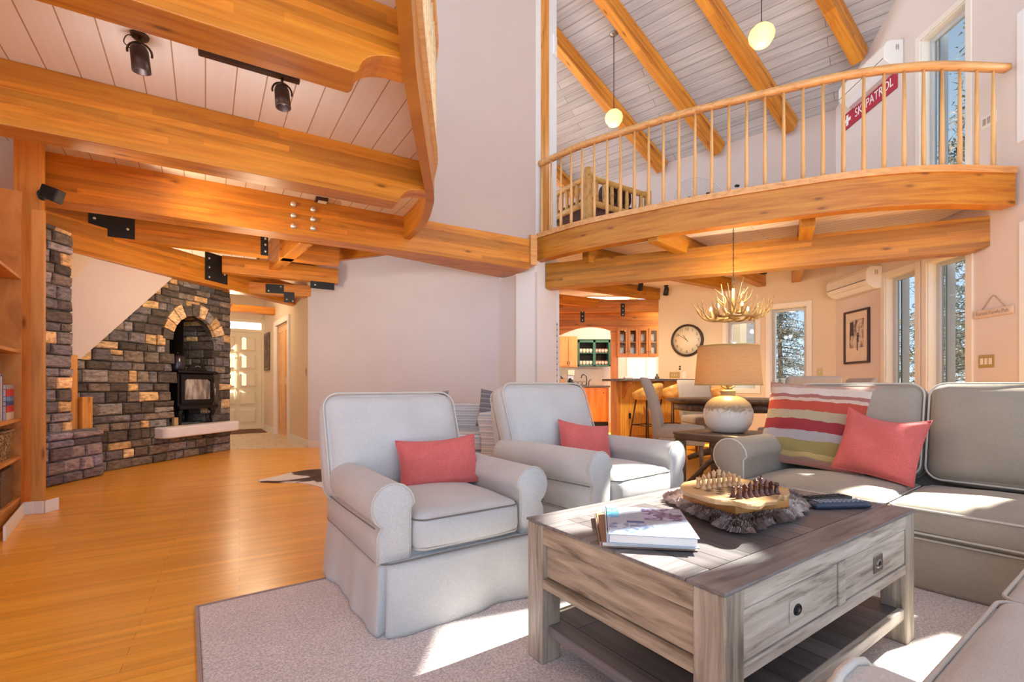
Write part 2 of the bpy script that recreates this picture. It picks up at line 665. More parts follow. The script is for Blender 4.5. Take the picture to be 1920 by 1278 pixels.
M_['darkwood'] = wood('dark_oak', (0.045, 0.03, 0.022), (0.10, 0.065, 0.045), (0.19, 0.13, 0.09), grain=(2, 14, 14), knots=False, rough=0.4)
M_['kitchenwood'] = wood('cherry_cabinet', (0.38, 0.12, 0.025), (0.52, 0.19, 0.04), (0.62, 0.26, 0.065), grain=(7, 7, 0.9), knots=False, rough=0.4)
M_['oak'] = wood('honey_oak', (0.52, 0.24, 0.075), (0.68, 0.36, 0.13), (0.78, 0.46, 0.19), grain=(7, 7, 0.9), knots=False, rough=0.4)
M_['log'] = wood('peeled_log', (0.36, 0.15, 0.03), (0.55, 0.28, 0.065), (0.66, 0.38, 0.11), grain=(6, 6, 6), knots=True, rough=0.5)
M_['teal'] = plain('teal_paint', (0.04, 0.17, 0.15), 0.5, noise_amt=0.06)
M_['black'] = plain('black_plastic', (0.015, 0.016, 0.02), 0.4, noise_amt=0.1)
M_['navy'] = plain('navy_plastic', (0.035, 0.05, 0.085), 0.35, noise_amt=0.1)
M_['steel'] = plain('brushed_steel', (0.45, 0.40, 0.36), 0.3, 0.9, noise_amt=0.1)
M_['brass'] = plain('old_brass', (0.52, 0.40, 0.16), 0.4, 0.6, noise_amt=0.1)
M_['counter'] = patchy('dark_granite', [(0.3, (0.05, 0.045, 0.05)), (0.6, (0.14, 0.12, 0.12)), (0.75, (0.3, 0.27, 0.26))], 60, 3, 0.25)
M_['glass'] = glass_mat('window_glass', (0.64, 0.67, 0.66))
M_['clearglass'] = glass_mat('clear_glass', (0.95, 0.97, 0.97))
M_['vinyl'] = plain('window_vinyl', (0.50, 0.52, 0.54), 0.4, noise_amt=0.02)
M_['vinyldark'] = plain('window_screen_frame', (0.42, 0.46, 0.52), 0.5, noise_amt=0.05)
M_['aircon'] = plain('aircon_white', (0.80, 0.76, 0.70), 0.4, noise_amt=0.02)

# ================================================================== camera
cam = bpy.data.cameras.new('camera')
cam.sensor_width = 36
cam.lens = FOC / 1920 * 36
cam.shift_y = (HYP - 639) / 1920
cam.clip_start = 0.02
camo = bpy.data.objects.new('camera', cam)
COL.objects.link(camo)
camo.location = (0, 0, CAMH)
camo.rotation_euler = (R(90), 0, 0)
scene.camera = camo

# house axes: most timbers run along AX, the floor boards too
AX = Vector((math.sin(R(60)), math.cos(R(60))))
NX = Vector((-AX.y, AX.x))


def sn(s, n):
    return Vector((AX.x * s + NX.x * n, AX.y * s + NX.y * n))


def beam(name, p0, p1, z0, z1, w, mat=None, label=None, profile=None, y0=0.0, bevel=0.006):
    """a timber from p0 to p1; its body lies to the left of that line by w"""
    p0, p1 = Vector(p0[:2]), Vector(p1[:2])
    d = p1 - p0
    ln = d.length
    b = MB()
    pts = profile(ln) if profile else [(0, z0), (ln, z0), (ln, z1), (0, z1)]
    b.extr([(x, y0, z - z0) for x, z in pts], (0, w, 0))
    o = b.build(name, mat or M_['beam'], None, (p0.x, p0.y, z0), math.atan2(d.y, d.x), bevel=bevel)
    struct(o, label, 'beam')
    return o


def plate(parent, x0, x1, z0, z1, y, bolts, side=-1, t=0.008, flange=0.0):
    """black bolted steel plate lying on a timber's side face at local y"""
    b = MB().box(x0, x1, min(y, y + side * t), max(y, y + side * t), z0, z1)
    if flange:
        b.box(x0, x1, y, y + flange, z0 - t, z0)
    p = b.build('connector_plate', M_['blackmetal'], parent, bevel=0.002)
    for bx, bz in bolts:
        k = MB()
        k.lathe([(0.0, 0.014), (0.009, 0.013), (0.013, 0.007), (0.013, 0)], 10,
                T(bx, y + side * t, bz) @ RX(R(90) if side < 0 else R(-90)))
        k.build('bolt', M_['bolt'], p)
    return p


# ------------------------------------------------------------------ floor
f = MB().add([(-9, -2, 0), (7.5, -2, 0), (7.5, 14, 0), (-9, 14, 0)], [(0, 1, 2, 3)])
f.box(-9, 7.5, -2, 14, -0.2, -0.002)
struct(f.build('floor', M_['floor']), 'glossy honey oak strip floor', 'floor')
tl = atz(425, 843, 0)
tr = atz(583, 838, 0)
f = MB().extr([(tl.x - 0.6, tl.y - 0.12, 0), (tr.x, tr.y, 0), (tr.x - 0.60 * 4, tr.y + 0.8 * 4, 0), (tl.x - 3.5, tl.y + 2.9, 0)], (0, 0, 0.004))
struct(f.build('floor_entry', M_['tile']), 'cream square tiles of the entry floor', 'floor')

# ------------------------------------------------------------------ left loft: curved edge, beams, boards
ZB, ZC, ZF = 2.478, 2.875, 2.99      # beam soffit, board ceiling, loft floor
ledge = smoothpath([(-0.02, -0.9, 0), (-0.27, 0.6, 0), (-0.40, 1.3, 0), (-0.514, 2.078, 0), (-0.601, 2.62, 0), (-0.703, 3.555, 0), (-0.763, 4.144, 0), (-0.82, 4.45, 0),
                    (-0.982, 4.967, 0), (-1.254, 5.47, 0)], 6)
b = MB()
inn, outr = [], []
for i, p in enumerate(ledge):
    t = (ledge[min(i + 1, len(ledge) - 1)] - ledge[max(i - 1, 0)]).normalized()
    w = 0.075 * min(1.0, 0.72 + 0.1 * p.y)
    inn.append(Vector((p.x, p.y)))
    outr.append(Vector((p.x + t.y * w, p.y - t.x * w)))
loops = []
for i in range(len(inn)):
    loops.append([(inn[i].x, inn[i].y, 2.615), (outr[i].x, outr[i].y, 2.615), (outr[i].x, outr[i].y, 2.965), (inn[i].x, inn[i].y, 2.965)])
b.loft(loops, smooth=False)
fa = b.build('trim_1', M_['fascia'])
struct(fa, 'curved fir edge beam sweeping round the left loft', 'trim')
# edge board over it, its pine paled for the sun on it
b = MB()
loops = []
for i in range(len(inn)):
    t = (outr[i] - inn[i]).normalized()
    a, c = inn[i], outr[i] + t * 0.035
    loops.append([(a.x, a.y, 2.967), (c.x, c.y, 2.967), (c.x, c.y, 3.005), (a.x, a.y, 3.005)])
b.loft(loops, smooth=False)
struct(b.build('trim_2', M_['sunlitpine']), 'curved pine edge board along the left loft floor', 'trim')


def ogee(ln):
    e = ln
    pts = [(0, ZB), (e - 0.30, ZB)]
    for i in range(9):
        a = R(180 - 90 * i / 8)
        pts.append((e - 0.06 + 0.22 * math.cos(a) , ZB + 0.02 + 0.125 * math.sin(a)))
    pts += [(e, ZB + 0.147), (e, ZC), (0, ZC)]
    return pts


def loft_s(n):
    best = min(inn, key=lambda p: abs(p.dot(NX) - n))
    return best.dot(AX)


for i, (n, s0, lab) in enumerate([(2.425, -2.5, 'uppermost fir beam under the left loft, its notched end at the curved edge'),
                                  (3.963, -2.9, 'second fir beam under the left loft, below the track lights')]):
    s1 = loft_s(n + 0.1) + 0.01
    beam('ceiling_beam', sn(s0, n), sn(s1, n), ZB, ZC, 0.20, label=lab, profile=ogee)
gird = beam('ceiling_beam', sn(-1.46, 5.364), sn(3.37, 5.364), ZB, ZC + 0.004, 0.24,
            label='long fir girder with two columns of pale bolts, running to the white corner post')
for px in (550, 587):
    for py in ((383, 404, 424) if px == 550 else (393, 411, 428)):
        # where the sight line meets the girder's face
        k = (px - CXP) / FOC
        d = 5.364 / (NX.x * k + NX.y)
        s = AX.x * k * d + AX.y * d
        z = CAMH + (HYP - py) / FOC * d
        kb = MB().lathe([(0.0, 0.02), (0.02, 0.018), (0.028, 0.008), (0.03, 0)], 12, T(s + 1.46, 0, z - ZB) @ RX(R(90)))
        kb.build('bolt', M_['bolt'], gird)
b = MB().extr([(*sn(1.3, 5.608), ZB + 0.001), (*sn(3.37, 5.608), ZB + 0.001), (*sn(3.37, 6.02), ZB + 0.001)], (0, 0, ZC - ZB))
struct(b.build('trim_16', M_['beam']), 'fir soffit wedge behind the right end of the girder', 'trim')
b = MB()
b.box(0, 0.10, -0.04, 0.30, 0, 0.40)
struct(b.build('trim_3', M_['pine'], None, (*sn(3.375, 5.375), ZB + 0.06), R(30), bevel=0.004), 'short pale fir block closing the girder end at the corner post', 'trim')

# board ceiling and loft floor (left)
poly = [(p.x - 0.002, p.y) for p in inn]
poly = poly + [tuple(sn(0.6, 5.9)), (-1.9, 6.35), (-2.5, 6.62), (-3.2, 7.0), (-5.5, 11.5), (-9, 11.5), (-9, -0.9)]
b = MB().extr([(x, y, ZC) for x, y in poly], (0, 0, 0.10))
struct(b.build('ceiling_left', M_['ceil_left']), 'whitewashed board ceiling under the left loft', 'ceiling')

# left loft railing seen on edge
rl = thing('loft_railing', 'wooden spindle railing along the curved left loft edge', 'railing')
mid = [(a + c) / 2 for a, c in zip(inn, outr)]
mid = [m + (o - i).normalized() * 0.045 for m, o, i in zip(mid, outr, inn)]
acc = 0
last = mid[0]
MB().tube([(p.x, p.y, 4.02) for p in mid], 0.032, 8).build('handrail', M_['pine'], rl)
for p in mid[1:]:
    acc += (p - last).length
    last = p
    if acc > 0.125:
        acc = 0
        MB().tube([(p.x, p.y, 3.0), (p.x, p.y, 3.3), (p.x, p.y, 4.0)], [0.016, 0.016, 0.011], 8).build('baluster', M_['sunlitpine'], rl)

# ------------------------------------------------------------------ timbers behind the girder
low0, low1 = Vector((-4.37, 4.41)), Vector((-3.42, 8.05))
# lower header along the stone chimney
hd = beam('ceiling_beam', low1 + (low1 - low0) * 0.02, low0 - (low1 - low0) * 0.35, 2.225, 2.56, 0.16, y0=-0.16,
          label='red-brown fir header over the stone chimney, black plates bolted to it')
hl = (low1 + (low1 - low0) * 0.02 - (low0 - (low1 - low0) * 0.35)).length


def on_hd(px):
    k = (px - CXP) / FOC
    d0 = low1 - low0
    # (low0 + u*d0).x = k * (low0 + u*d0).y
    u = (k * low0.y - low0.x) / (d0.x - k * d0.y)
    p = low0 + d0 * u
    return hl - ((u + 0.35) * d0.length), p.y


# this beam was laid from far to near, so its room side is at y = 0 .. 0.16 to the left of that line
for px0, px1, py0, py1, bl in ((384, 426, 477, 529, ((391, 484), (391, 501), (391, 519), (420, 515))),):
    (xa, da), (xb, db) = on_hd(px0), on_hd(px1)
    dm = (da + db) / 2
    z0, z1 = CAMH + (HYP - py1) / FOC * dm - 2.225, CAMH + (HYP - py0) / FOC * dm - 2.225
    bo = []
    for qx, qy in bl:
        xx, dd = on_hd(qx)
        bo.append((xx, CAMH + (HYP - qy) / FOC * dd - 2.225))
    plate(hd, min(xa, xb), max(xa, xb), z0, z1, 0.0, bo, side=1)

# joist behind the girder, two lengths
n4 = 6.40
b4 = beam('ceiling_beam', sn(-1.75, n4), sn(0.30, n4), ZB, ZC, 0.16, label='fir joist just behind the girder, a bolted black plate at its left end')
k0 = atz(103, 437, ZB)
plate(b4, 0.40, 0.78, 0.0, 0.22, 0.0, ((0.45, 0.17), (0.45, 0.06), (0.72, 0.10)))
plate(b4, 1.97, 2.05, 0.0, 0.24, 0.0, ((2.02, 0.20), (2.02, 0.13), (2.02, 0.05)))
beam('ceiling_beam', sn(0.42, n4), sn(1.12, n4), ZB, ZC, 0.16, label='short fir joist ending at the small curved edge behind the girder')
# cross beam
c0, c1 = Vector((-2.32, 5.16)), Vector((-3.78, 7.0))
cb = beam('ceiling_beam', c1, c0, ZB, ZC, 0.14, y0=0.0, label='fir cross beam running back from the girder to the stone chimney')
plate(cb, 0.02, 0.17, 0.02, 0.32, 0.0, ((0.06, 0.27), (0.06, 0.17), (0.06, 0.07), (0.12, 0.09)))
# small curved edge behind the girder
le2 = smoothpath([(-1.42, 5.93, 0), (-1.72, 6.12, 0), (-2.30, 6.36, 0), (-2.9, 6.72, 0), (-3.5, 7.25, 0)], 5)
b = MB()
loops = []
for i, p in enumerate(le2):
    t = (le2[min(i + 1, len(le2) - 1)] - le2[max(i - 1, 0)]).normalized()
    q = Vector((p.x + t.y * 0.06, p.y - t.x * 0.06))
    loops.append([(p.x, p.y, 2.61), (q.x, q.y, 2.61), (q.x, q.y, 2.97), (p.x, p.y, 2.97)])
b.loft(loops, smooth=False)
struct(b.build('trim_4', M_['fascia']), 'small curved fir edge behind the girder', 'trim')
# lower landing beams against the centre wall
b7 = beam('ceiling_beam', Vector((-3.75, 6.10)), Vector((-2.50, 6.80)), 2.386, 2.60, 0.14, label='light fir beam butting the centre wall above the entry')
plate(b7, 1.06, 1.38, -0.10, 0.0, 0.02, ((1.12, -0.05),), side=-1)
b8 = beam('ceiling_beam', Vector((-4.9, 6.35)), Vector((-2.98, 7.02)), 2.235, 2.40, 0.16, label='low red-brown fir beam over the entry passage, small plates at its end')
plate(b8, 1.42, 1.66, 0.02, 0.15, 0.0, ((1.46, 0.05), (1.62, 0.12)))
plate(b8, 1.66, 1.80, -0.10, 0.05, 0.0, ((1.70, -0.06), (1.78, -0.08)))
dh = at(470, 576, 8.7)
beam('ceiling_beam', at(405, 580, 8.45).xy, at(517, 580, 9.0).xy, 2.27, 2.40, 0.2, label='short orange fir header above the front door recess')

# ------------------------------------------------------------------ left post, shelf casing
b = MB().box(-0.075, 0.075, -0.075, 0.075, 0, ZC)
struct(b.build('timber_post', M_['post'], None, (-3.76, 3.68, 0), R(34.6), bevel=0.006), 'square fir post at the left edge carrying the girder', 'post')
b = MB().box(-0.034, 0.034, -0.03, 0.03, 0.0, 2.19)
struct(b.build('trim_5', M_['post'], None, (-3.44, 3.43, 0), R(34.6), bevel=0.004), 'narrow pale fir casing in front of the left post', 'trim')
b = MB()
b.add([(0, 0, 0)], [])
bb = MB()
pts = [(-3.00, 2.78), (-3.48, 3.36), (-3.42, 3.385), (-3.365, 3.395), (-3.37, 3.50)]
for i in range(len(pts) - 1):
    p, q = Vector(pts[i]), Vector(pts[i + 1])
    d = (q - p).normalized()
    nn = Vector((d.y, -d.x)) * 0.012
    bb.extr([(p.x, p.y, 0), (q.x, q.y, 0), (q.x + nn.x, q.y + nn.y, 0), (p.x + nn.x, p.y + nn.y, 0)], (0, 0, 0.09))
struct(bb.build('baseboard_left', M_['white'], bevel=0.003), 'white baseboard round the bookcase and left post', 'baseboard')
b = MB().box(-1.2, 0, 0, 0.1, 0, 2.9)
struct(b.build('wall_left', M_['wall'], None, (-3.86, 3.80, 0), R(6)), 'pale wall strip above the bookcase at the left edge', 'wall')

# ------------------------------------------------------------------ centre walls
def wallseg(name, p, q, z0, z1, mat, label, th=0.10, side=1):
    p, q = Vector(p), Vector(q)
    d = (q - p).normalized()
    nn = Vector((-d.y, d.x)) * th * side
    b = MB().extr([(p.x, p.y, z0), (q.x, q.y, z0), (q.x + nn.x, q.y + nn.y, z0), (p.x + nn.x, p.y + nn.y, z0)], (0, 0, z1 - z0))
    o = b.build(name, mat)
    return struct(o, label, 'wall')


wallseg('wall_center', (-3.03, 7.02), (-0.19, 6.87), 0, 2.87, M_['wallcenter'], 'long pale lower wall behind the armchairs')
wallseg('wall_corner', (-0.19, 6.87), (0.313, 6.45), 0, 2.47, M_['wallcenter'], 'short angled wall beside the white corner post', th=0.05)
pu0, pu1 = sn(-3.2, 5.40), sn(3.49, 5.40)
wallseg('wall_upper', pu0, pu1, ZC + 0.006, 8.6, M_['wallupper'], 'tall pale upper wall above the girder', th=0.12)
# white end wall facing the dining room
wallseg('wall_post', (0.313, 6.45), (0.665, 7.03), 0, 8.6, M_['wallwhite'], 'white end wall that forms the corner post', th=0.3)
pd = (Vector((0.665, 7.03)) - Vector((0.313, 6.45)))
a0 = Vector((0.313, 6.45)) + pd * 0.25
a1 = Vector((0.313, 6.45)) + pd * 0.58
wallseg('trim_6', a0, a1, 3.02, 8.6, M_['post'], 'vertical fir strip up the white corner post', th=0.02, side=-1)
# brick edge
bk = stripes('brick_edge', [(0.0, (0.035, 0.025, 0.035)), (0.22, (0.55, 0.50, 0.48)), (0.6, (0.66, 0.62, 0.60)), (0.95, (0.035, 0.025, 0.035))], 'Z', 0.085, jitter=0.01)
b = MB().box(0, 0.05, 0, 0.09, 0, 1.86)
struct(b.build('wall_brick', bk, None, (0.655, 7.03, 0), R(60)), 'thin whitewashed brick edge beside the white corner post', 'wall')

# ------------------------------------------------------------------ stone chimney
STONES = [(0.15, 0.125, 0.10), (0.10, 0.085, 0.07), (0.20, 0.165, 0.13), (0.14, 0.13, 0.135), (0.24, 0.22, 0.21), (0.085, 0.07, 0.06)]
TAN = [(0.62, 0.42, 0.20), (0.70, 0.50, 0.28), (0.55, 0.36, 0.16)]


def stones(b, w, z0, z1, seed, tan=0.14, hole=None, flip=1, blue=0.0, depth=0.04, clip=None):
    """courses of rough ledge stone on the local XZ plane, facing -Y"""
    rnd = random.Random(seed)
    z = z0
    while z < z1 - 0.03:
        h = min(rnd.uniform(0.075, 0.14), z1 - z)
        x = 0
        while x < w - 0.02:
            l = rnd.uniform(0.09, 0.27)
            if x + l > w - 0.1:
                l = w - x
            hh = [(z, h)]
            if h > 0.13 and rnd.random() < 0.25:
                hh = [(z, h * 0.5), (z + h * 0.5, h * 0.5)]
            for zz, h2 in hh:
                cx, cz = x + l / 2, zz + h2 / 2
                if (hole and hole(cx, cz)) or (clip and not clip(cx, cz)):
                    continue
                c = rnd.choice(TAN) if rnd.random() < tan else rnd.choice(STONES)
                v = rnd.uniform(0.75, 1.25)
                v *= 1 + blue * 1.6
                c = (c[0] * v, c[1] * v, c[2] * v * (1 + blue))
                g = 0.006
                d = depth * rnd.uniform(0.45, 1.0)
                e = rnd.uniform(0.008, 0.018)
                j = lambda: rnd.uniform(-0.006, 0.006)
                q0 = [(x + g + j(), zz + g + j()), (x + l - g + j(), zz + g + j()), (x + l - g + j(), zz + h2 - g + j()), (x + g + j(), zz + h2 - g + j())]
                q1 = [(q0[0][0] + e, q0[0][1] + e), (q0[1][0] - e, q0[1][1] + e), (q0[2][0] - e, q0[2][1] - e), (q0[3][0] + e, q0[3][1] - e)]
                vs = [(p[0], 0.0, p[1]) for p in q0] + [(p[0], -d * 0.7, p[1]) for p in q0] + [(p[0], -d - rnd.uniform(0, 0.008), p[1]) for p in q1]
                fs = [(8, 9, 10, 11)]
                for a, c2 in ((0, 4), (4, 8)):
                    for i in range(4):
                        i2 = (i + 1) % 4
                        fs.append((a + i, a + i2, c2 + i2, c2 + i))
                b.add(vs, fs, False, None, 0, c)
            x += l
        z += h
    return b


# frame of the chimney front: local X runs away from the camera along the wall
U = Vector((math.sin(R(10)), math.cos(R(10))))
B0 = Vector((-4.26, 5.58))            # near corner of the chimney base
rotw = math.atan2(U.y, U.x)           # local +Y then points left, -Y into the room
pB = B0 - U * 0.95
WH = 2.40
x_op0, x_op1, z_sp, z_hearth = 0.95 + 0.235, 0.95 + 0.235 + 0.70, 1.48, 0.42
cx_, rad = (x_op0 + x_op1) / 2, (x_op1 - x_op0) / 2


def hole(x, z):
    if z < z_hearth - 0.02:
        return False
    m = 0.13
    if z <= z_sp:
        return x_op0 - 0.02 < x < x_op1 + 0.02
    return (x - cx_) ** 2 + (z - z_sp) ** 2 < (rad + m) ** 2


wl = 0.95 + 1.20
b = MB()
stones(b, wl, 0.0, WH, 11, tan=0.15, hole=hole)
# voussoirs
rnd = random.Random(5)
nv = 11
for i in range(nv):
    a0, a1 = PI * i / nv + 0.015, PI * (i + 1) / nv - 0.015
    c = rnd.choice(TAN) if i in (1, 2, 4, 7, 8, 9) else rnd.choice(STONES)
    r0, r1 = rad - 0.01, rad + 0.14 + rnd.uniform(-0.02, 0.02)
    q = [(cx_ + r0 * math.cos(a0), z_sp + r0 * math.sin(a0)), (cx_ + r1 * math.cos(a0), z_sp + r1 * math.sin(a0)),
         (cx_ + r1 * math.cos(a1), z_sp + r1 * math.sin(a1)), (cx_ + r0 * math.cos(a1), z_sp + r0 * math.sin(a1))]
    b.extr([(x, 0.01, z) for x, z in q], (0, -0.055, 0), col=c)
# backing with the opening left free, then the niche
def slab(x0, x1, z0, z1, y0=0.0, y1=0.10):
    b.box(x0, x1, y0, y1, z0, z1, None, 0, (0.07, 0.058, 0.048))


slab(0, x_op0, 0, WH)
slab(x_op1, wl, 0, WH)
slab(x_op0, x_op1, 0, z_hearth)
arc = [(cx_ + rad * math.cos(PI * i / 16), z_sp + rad * math.sin(PI * i / 16)) for i in range(17)]
b.extr([(x, 0, z) for x, z in arc] + [(x_op0, 0, WH), (x_op1, 0, WH)], (0, 0.10, 0), col=(0.07, 0.058, 0.048))
b.box(wl - 0.004, wl + 0.012, 0.0, 0.9, 0, WH, None, 0, (0.16, 0.14, 0.12))
chim = b.build('wall_chimney', M_['stone'], None, (pB.x, pB.y, 0), rotw)
struct(chim, 'rugged dark ledge-stone chimney wall with scattered tan stones and an arched niche', 'wall')
b = MB()
tmp = MB()
stones(tmp, x_op1 - x_op0 + 0.1, z_hearth, 2.25, 23, tan=0.10, depth=0.03)
for v in range(len(tmp.v)):
    tmp.v[v] = tmp.v[v] + Vector((x_op0 - 0.05, 0.62, 0))
b.v, b.f, b.sm, b.mi, b.fc = tmp.v, tmp.f, tmp.sm, tmp.mi, tmp.fc
b.box(x_op0 - 0.1, x_op1 + 0.1, 0.62, 0.7, 0, 2.3, None, 0, (0.06, 0.05, 0.045))
tmp = MB()
stones(tmp, 0.62, z_hearth, 2.25, 29, tan=0.2, depth=0.02)
Mx = T(x_op1, 0.0, 0) @ RZ(R(90))
for v in range(len(tmp.v)):
    tmp.v[v] = T(x_op1 + 0.0, 0.62, 0) @ RZ(R(-90)) @ tmp.v[v]
k = len(b.v)
b.v += tmp.v
b.f += [[i + k for i in q] for q in tmp.f]
b.sm += tmp.sm
b.mi += tmp.mi
b.fc += tmp.fc
b.box(x_op1, x_op1 + 0.05, 0.1, 0.62, 0.4, 2.3, None, 0, (0.06, 0.05, 0.045))
b.box(x_op0 - 0.05, x_op0, 0.1, 0.62, 0.4, 2.3, None, 0, (0.05, 0.04, 0.035))
b.box(x_op0, x_op1, 0.1, 0.62, 2.0, 2.05, None, 0, (0.05, 0.04, 0.035))
struct(b.build('wall_niche', M_['stone'], None, (pB.x, pB.y, 0), rotw), 'stone lining of the arched stove niche', 'wall')

# near pier and low ledge
b = MB()
stones(b, 0.42, 0.47, 2.4, 44, tan=0.13, blue=0.15)
b.box(0, 0.42, 0, 0.12, 0.4, 2.4, None, 0, (0.07, 0.06, 0.055))
# its end return
tmp = MB()
stones(tmp, 0.12, 0.47, 2.4, 43, tan=0.2, blue=0.15, depth=0.02)
for v in range(len(tmp.v)):
    tmp.v[v] = T(0.42, 0, 0) @ RZ(R(90)) @ tmp.v[v]
k = len(b.v)
b.v += tmp.v
b.f += [[i + k for i in q] for q in tmp.f]
b.sm += tmp.sm
b.mi += tmp.mi
b.fc += tmp.fc
struct(b.build('wall_pier', M_['stone'], None, (-4.27, 4.14, 0), R(90)), 'narrow blue-grey stone pier beside the left post', 'wall')
b = MB()
stones(b, 0.78, 0.0, 0.50, 47, tan=0.06, blue=0.35, depth=0.05)
b.box(0, 0.78, 0, 0.3, 0, 0.49, None, 0, (0.16, 0.15, 0.16))
struct(b.build('wall_ledge', M_['stone'], None, (-4.20, 4.05, 0), R(91)), 'low blue-grey stone ledge at the foot of the stairs', 'wall')
# white stair underside in front of the stones, and the newel
y_ = -0.055
def onw(px, py, off=0.0):
    k = (px - CXP) / FOC
    o = pB + Vector((U.y, -U.x)) * off
    u = (k * o.y - o.x) / (U.x - k * U.y)
    d = o.y + U.y * u
    return u, CAMH + (HYP - py) / FOC * d


tri = [onw(x, y, 0.09) for x, y in ((124, 470), (330, 505), (322, 522), (152, 672), (124, 672))]
b = MB().extr([(x, -0.09, z) for x, z in tri], (0, 0.05, 0))
struct(b.build('trim_7', M_['wall'], None, (pB.x, pB.y, 0), rotw), 'white sloping underside of the stairs crossing the stone wall', 'stair soffit')
t2 = [onw(x, y, 0.1) for x, y in ((128, 455), (200, 455), (128, 535))]
b = MB().extr([(x, -0.10, z) for x, z in t2], (0, 0.008, 0))
struct(b.build('trim_8', M_['wallwarm'], None, (pB.x, pB.y, 0), rotw), 'beige upper corner of the stair wall', 'stair wall')
nx_, nz = onw(158, 744, 0.12)
b = MB().box(nx_ - 0.05, nx_ + 0.05, -0.16, -0.06, 0.40, nz)
b.box(nx_ - 0.17, nx_ - 0.06, -0.12, -0.06, 0.4, 1.22)
nw = b.build('newel_post', M_['post'], None, (pB.x, pB.y, 0), rotw, bevel=0.004)
struct(nw, 'short square pine newel at the foot of the stairs', 'newel')

# hearth slab
b = MB()
pl = [(0, 0)]
xh0, xh1 = 0.95 + 0.02, wl - 0.03
prof = []
for cx2, cy2, a0 in ((xh0 + 0.08, -0.11, 180), (xh1 - 0.06, -0.13, 270)):
    for i in range(7):
        a = R(a0 + 90 * i / 6)
        prof.append((cx2 + 0.08 * math.cos(a), cy2 + 0.08 * math.sin(a)))
prof += [(xh1 + 0.02, 0.6), (xh0, 0.6)]
b.extr([(x, y, 0.285) for x, y in prof], (0, 0, 0.13))
struct(b.build('trim_9', M_['hearth'], None, (pB.x, pB.y, 0), rotw, bevel=0.02, seg=3), 'white raised hearth slab with rounded corners', 'hearth')

# ------------------------------------------------------------------ entry: door, side wall
SW = Vector((-0.60, 0.80))            # side wall runs away to the left
p0 = Vector((-3.03, 7.02))
dsq = Vector((0.82, 0.572)).normalized()   # the door wall
dr = Vector((-5.30, 10.05))           # right foot of the front door


def wall_with_holes(name, p, q, z0, z1, holes, mat, label, th=0.12, side=1):
    """holes: (u0, u1, za, zb) along the wall in metres"""
    p, q = Vector(p), Vector(q)
    ln = (q - p).length
    b = MB()
    us = sorted({0.0, ln, *[h[0] for h in holes], *[h[1] for h in holes]})
    y0, y1 = (0, th) if side > 0 else (-th, 0)
    for a, c in zip(us[:-1], us[1:]):
        if c - a < 1e-4:
            continue
        hs = sorted([h for h in holes if h[0] <= a + 1e-4 and h[1] >= c - 1e-4], key=lambda h: h[2])
        z = z0
        for h in hs:
            if h[2] > z:
                b.box(a, c, y0, y1, z, h[2])
            z = h[3]
        if z1 > z:
            b.box(a, c, y0, y1, z, z1)
    o = b.build(name, mat, None, (p.x, p.y, 0), math.atan2((q - p).y, (q - p).x))
    return struct(o, label, 'wall')


wallseg('wall_entry', dr + dsq * 0.22, dr + dsq * 0.02, 0, 2.9, M_['wallwarm'], 'narrow cream wall right of the front door', th=0.1)
wallseg('wall_entry_top', dr + dsq * 0.02, dr - dsq * 1.9, 2.26, 2.9, M_['wallwarm'], 'cream wall over the front door', th=0.1, side=-1)
# front door: frame, leaf with raised panels, transom
dd = thing('door_1', 'cream panelled front door with a transom light above', 'door', (dr.x, dr.y, 0), math.atan2(-dsq.y, -dsq.x))
dd['kind'] = 'structure'
b = MB()
b.box(0.03, 0.94, -0.055, -0.01, 0.01, 2.03)
lf = b.build('door_leaf', M_['door'], dd, bevel=0.003)
b = MB()
for r_ in range(5):
    for c_ in range(2):
        x0 = 0.13 + c_ * 0.38
        z0 = 0.13 + r_ * 0.375
        Mx = T(0, 0, 0)
        b.add([(x0, 0.0, z0), (x0 + 0.30, 0.0, z0), (x0 + 0.30, 0.0, z0 + 0.30), (x0, 0.0, z0 + 0.30),
               (x0 + 0.035, 0.018, z0 + 0.035), (x0 + 0.265, 0.018, z0 + 0.035), (x0 + 0.265, 0.018, z0 + 0.265), (x0 + 0.035, 0.018, z0 + 0.265)],
              [(4, 5, 6, 7), (0, 1, 5, 4), (1, 2, 6, 5), (2, 3, 7, 6), (3, 0, 4, 7)])
        b.box(x0 - 0.012, x0, -0.01, 0.004, z0 - 0.012, z0 + 0.312)
        b.box(x0 + 0.30, x0 + 0.312, -0.01, 0.004, z0 - 0.012, z0 + 0.312)
        b.box(x0, x0 + 0.30, -0.01, 0.004, z0 - 0.012, z0)
        b.box(x0, x0 + 0.30, -0.01, 0.004, z0 + 0.30, z0 + 0.312)
b.build('door_panels', M_['door'], lf)
b = MB()
b.box(-0.05, 0.03, -0.08, 0.02, 0, 2.30)
b.box(0.94, 1.02, -0.08, 0.02, 0, 2.30)
b.box(0.03, 0.94, -0.08, 0.02, 2.03, 2.09)
b.box(0.03, 0.94, -0.08, 0.02, 2.24, 2.30)
b.build('door_frame', M_['door'], dd, bevel=0.003)
day = plain('frosted_daylight_pane', (0.85, 0.88, 0.9), 0.3, emit=1.2, ecol=(0.9, 0.95, 1.0), noise_amt=0)
MB().box(0.03, 0.94, -0.05, -0.04, 2.09, 2.24).build('transom_pane', day, dd)
MB().lathe([(0, 0.012), (0.012, 0.01), (0.012, 0)], 10, T(0.49, 0.0, 1.5) @ RX(R(-90))).build('peephole', M_['brass'], dd)
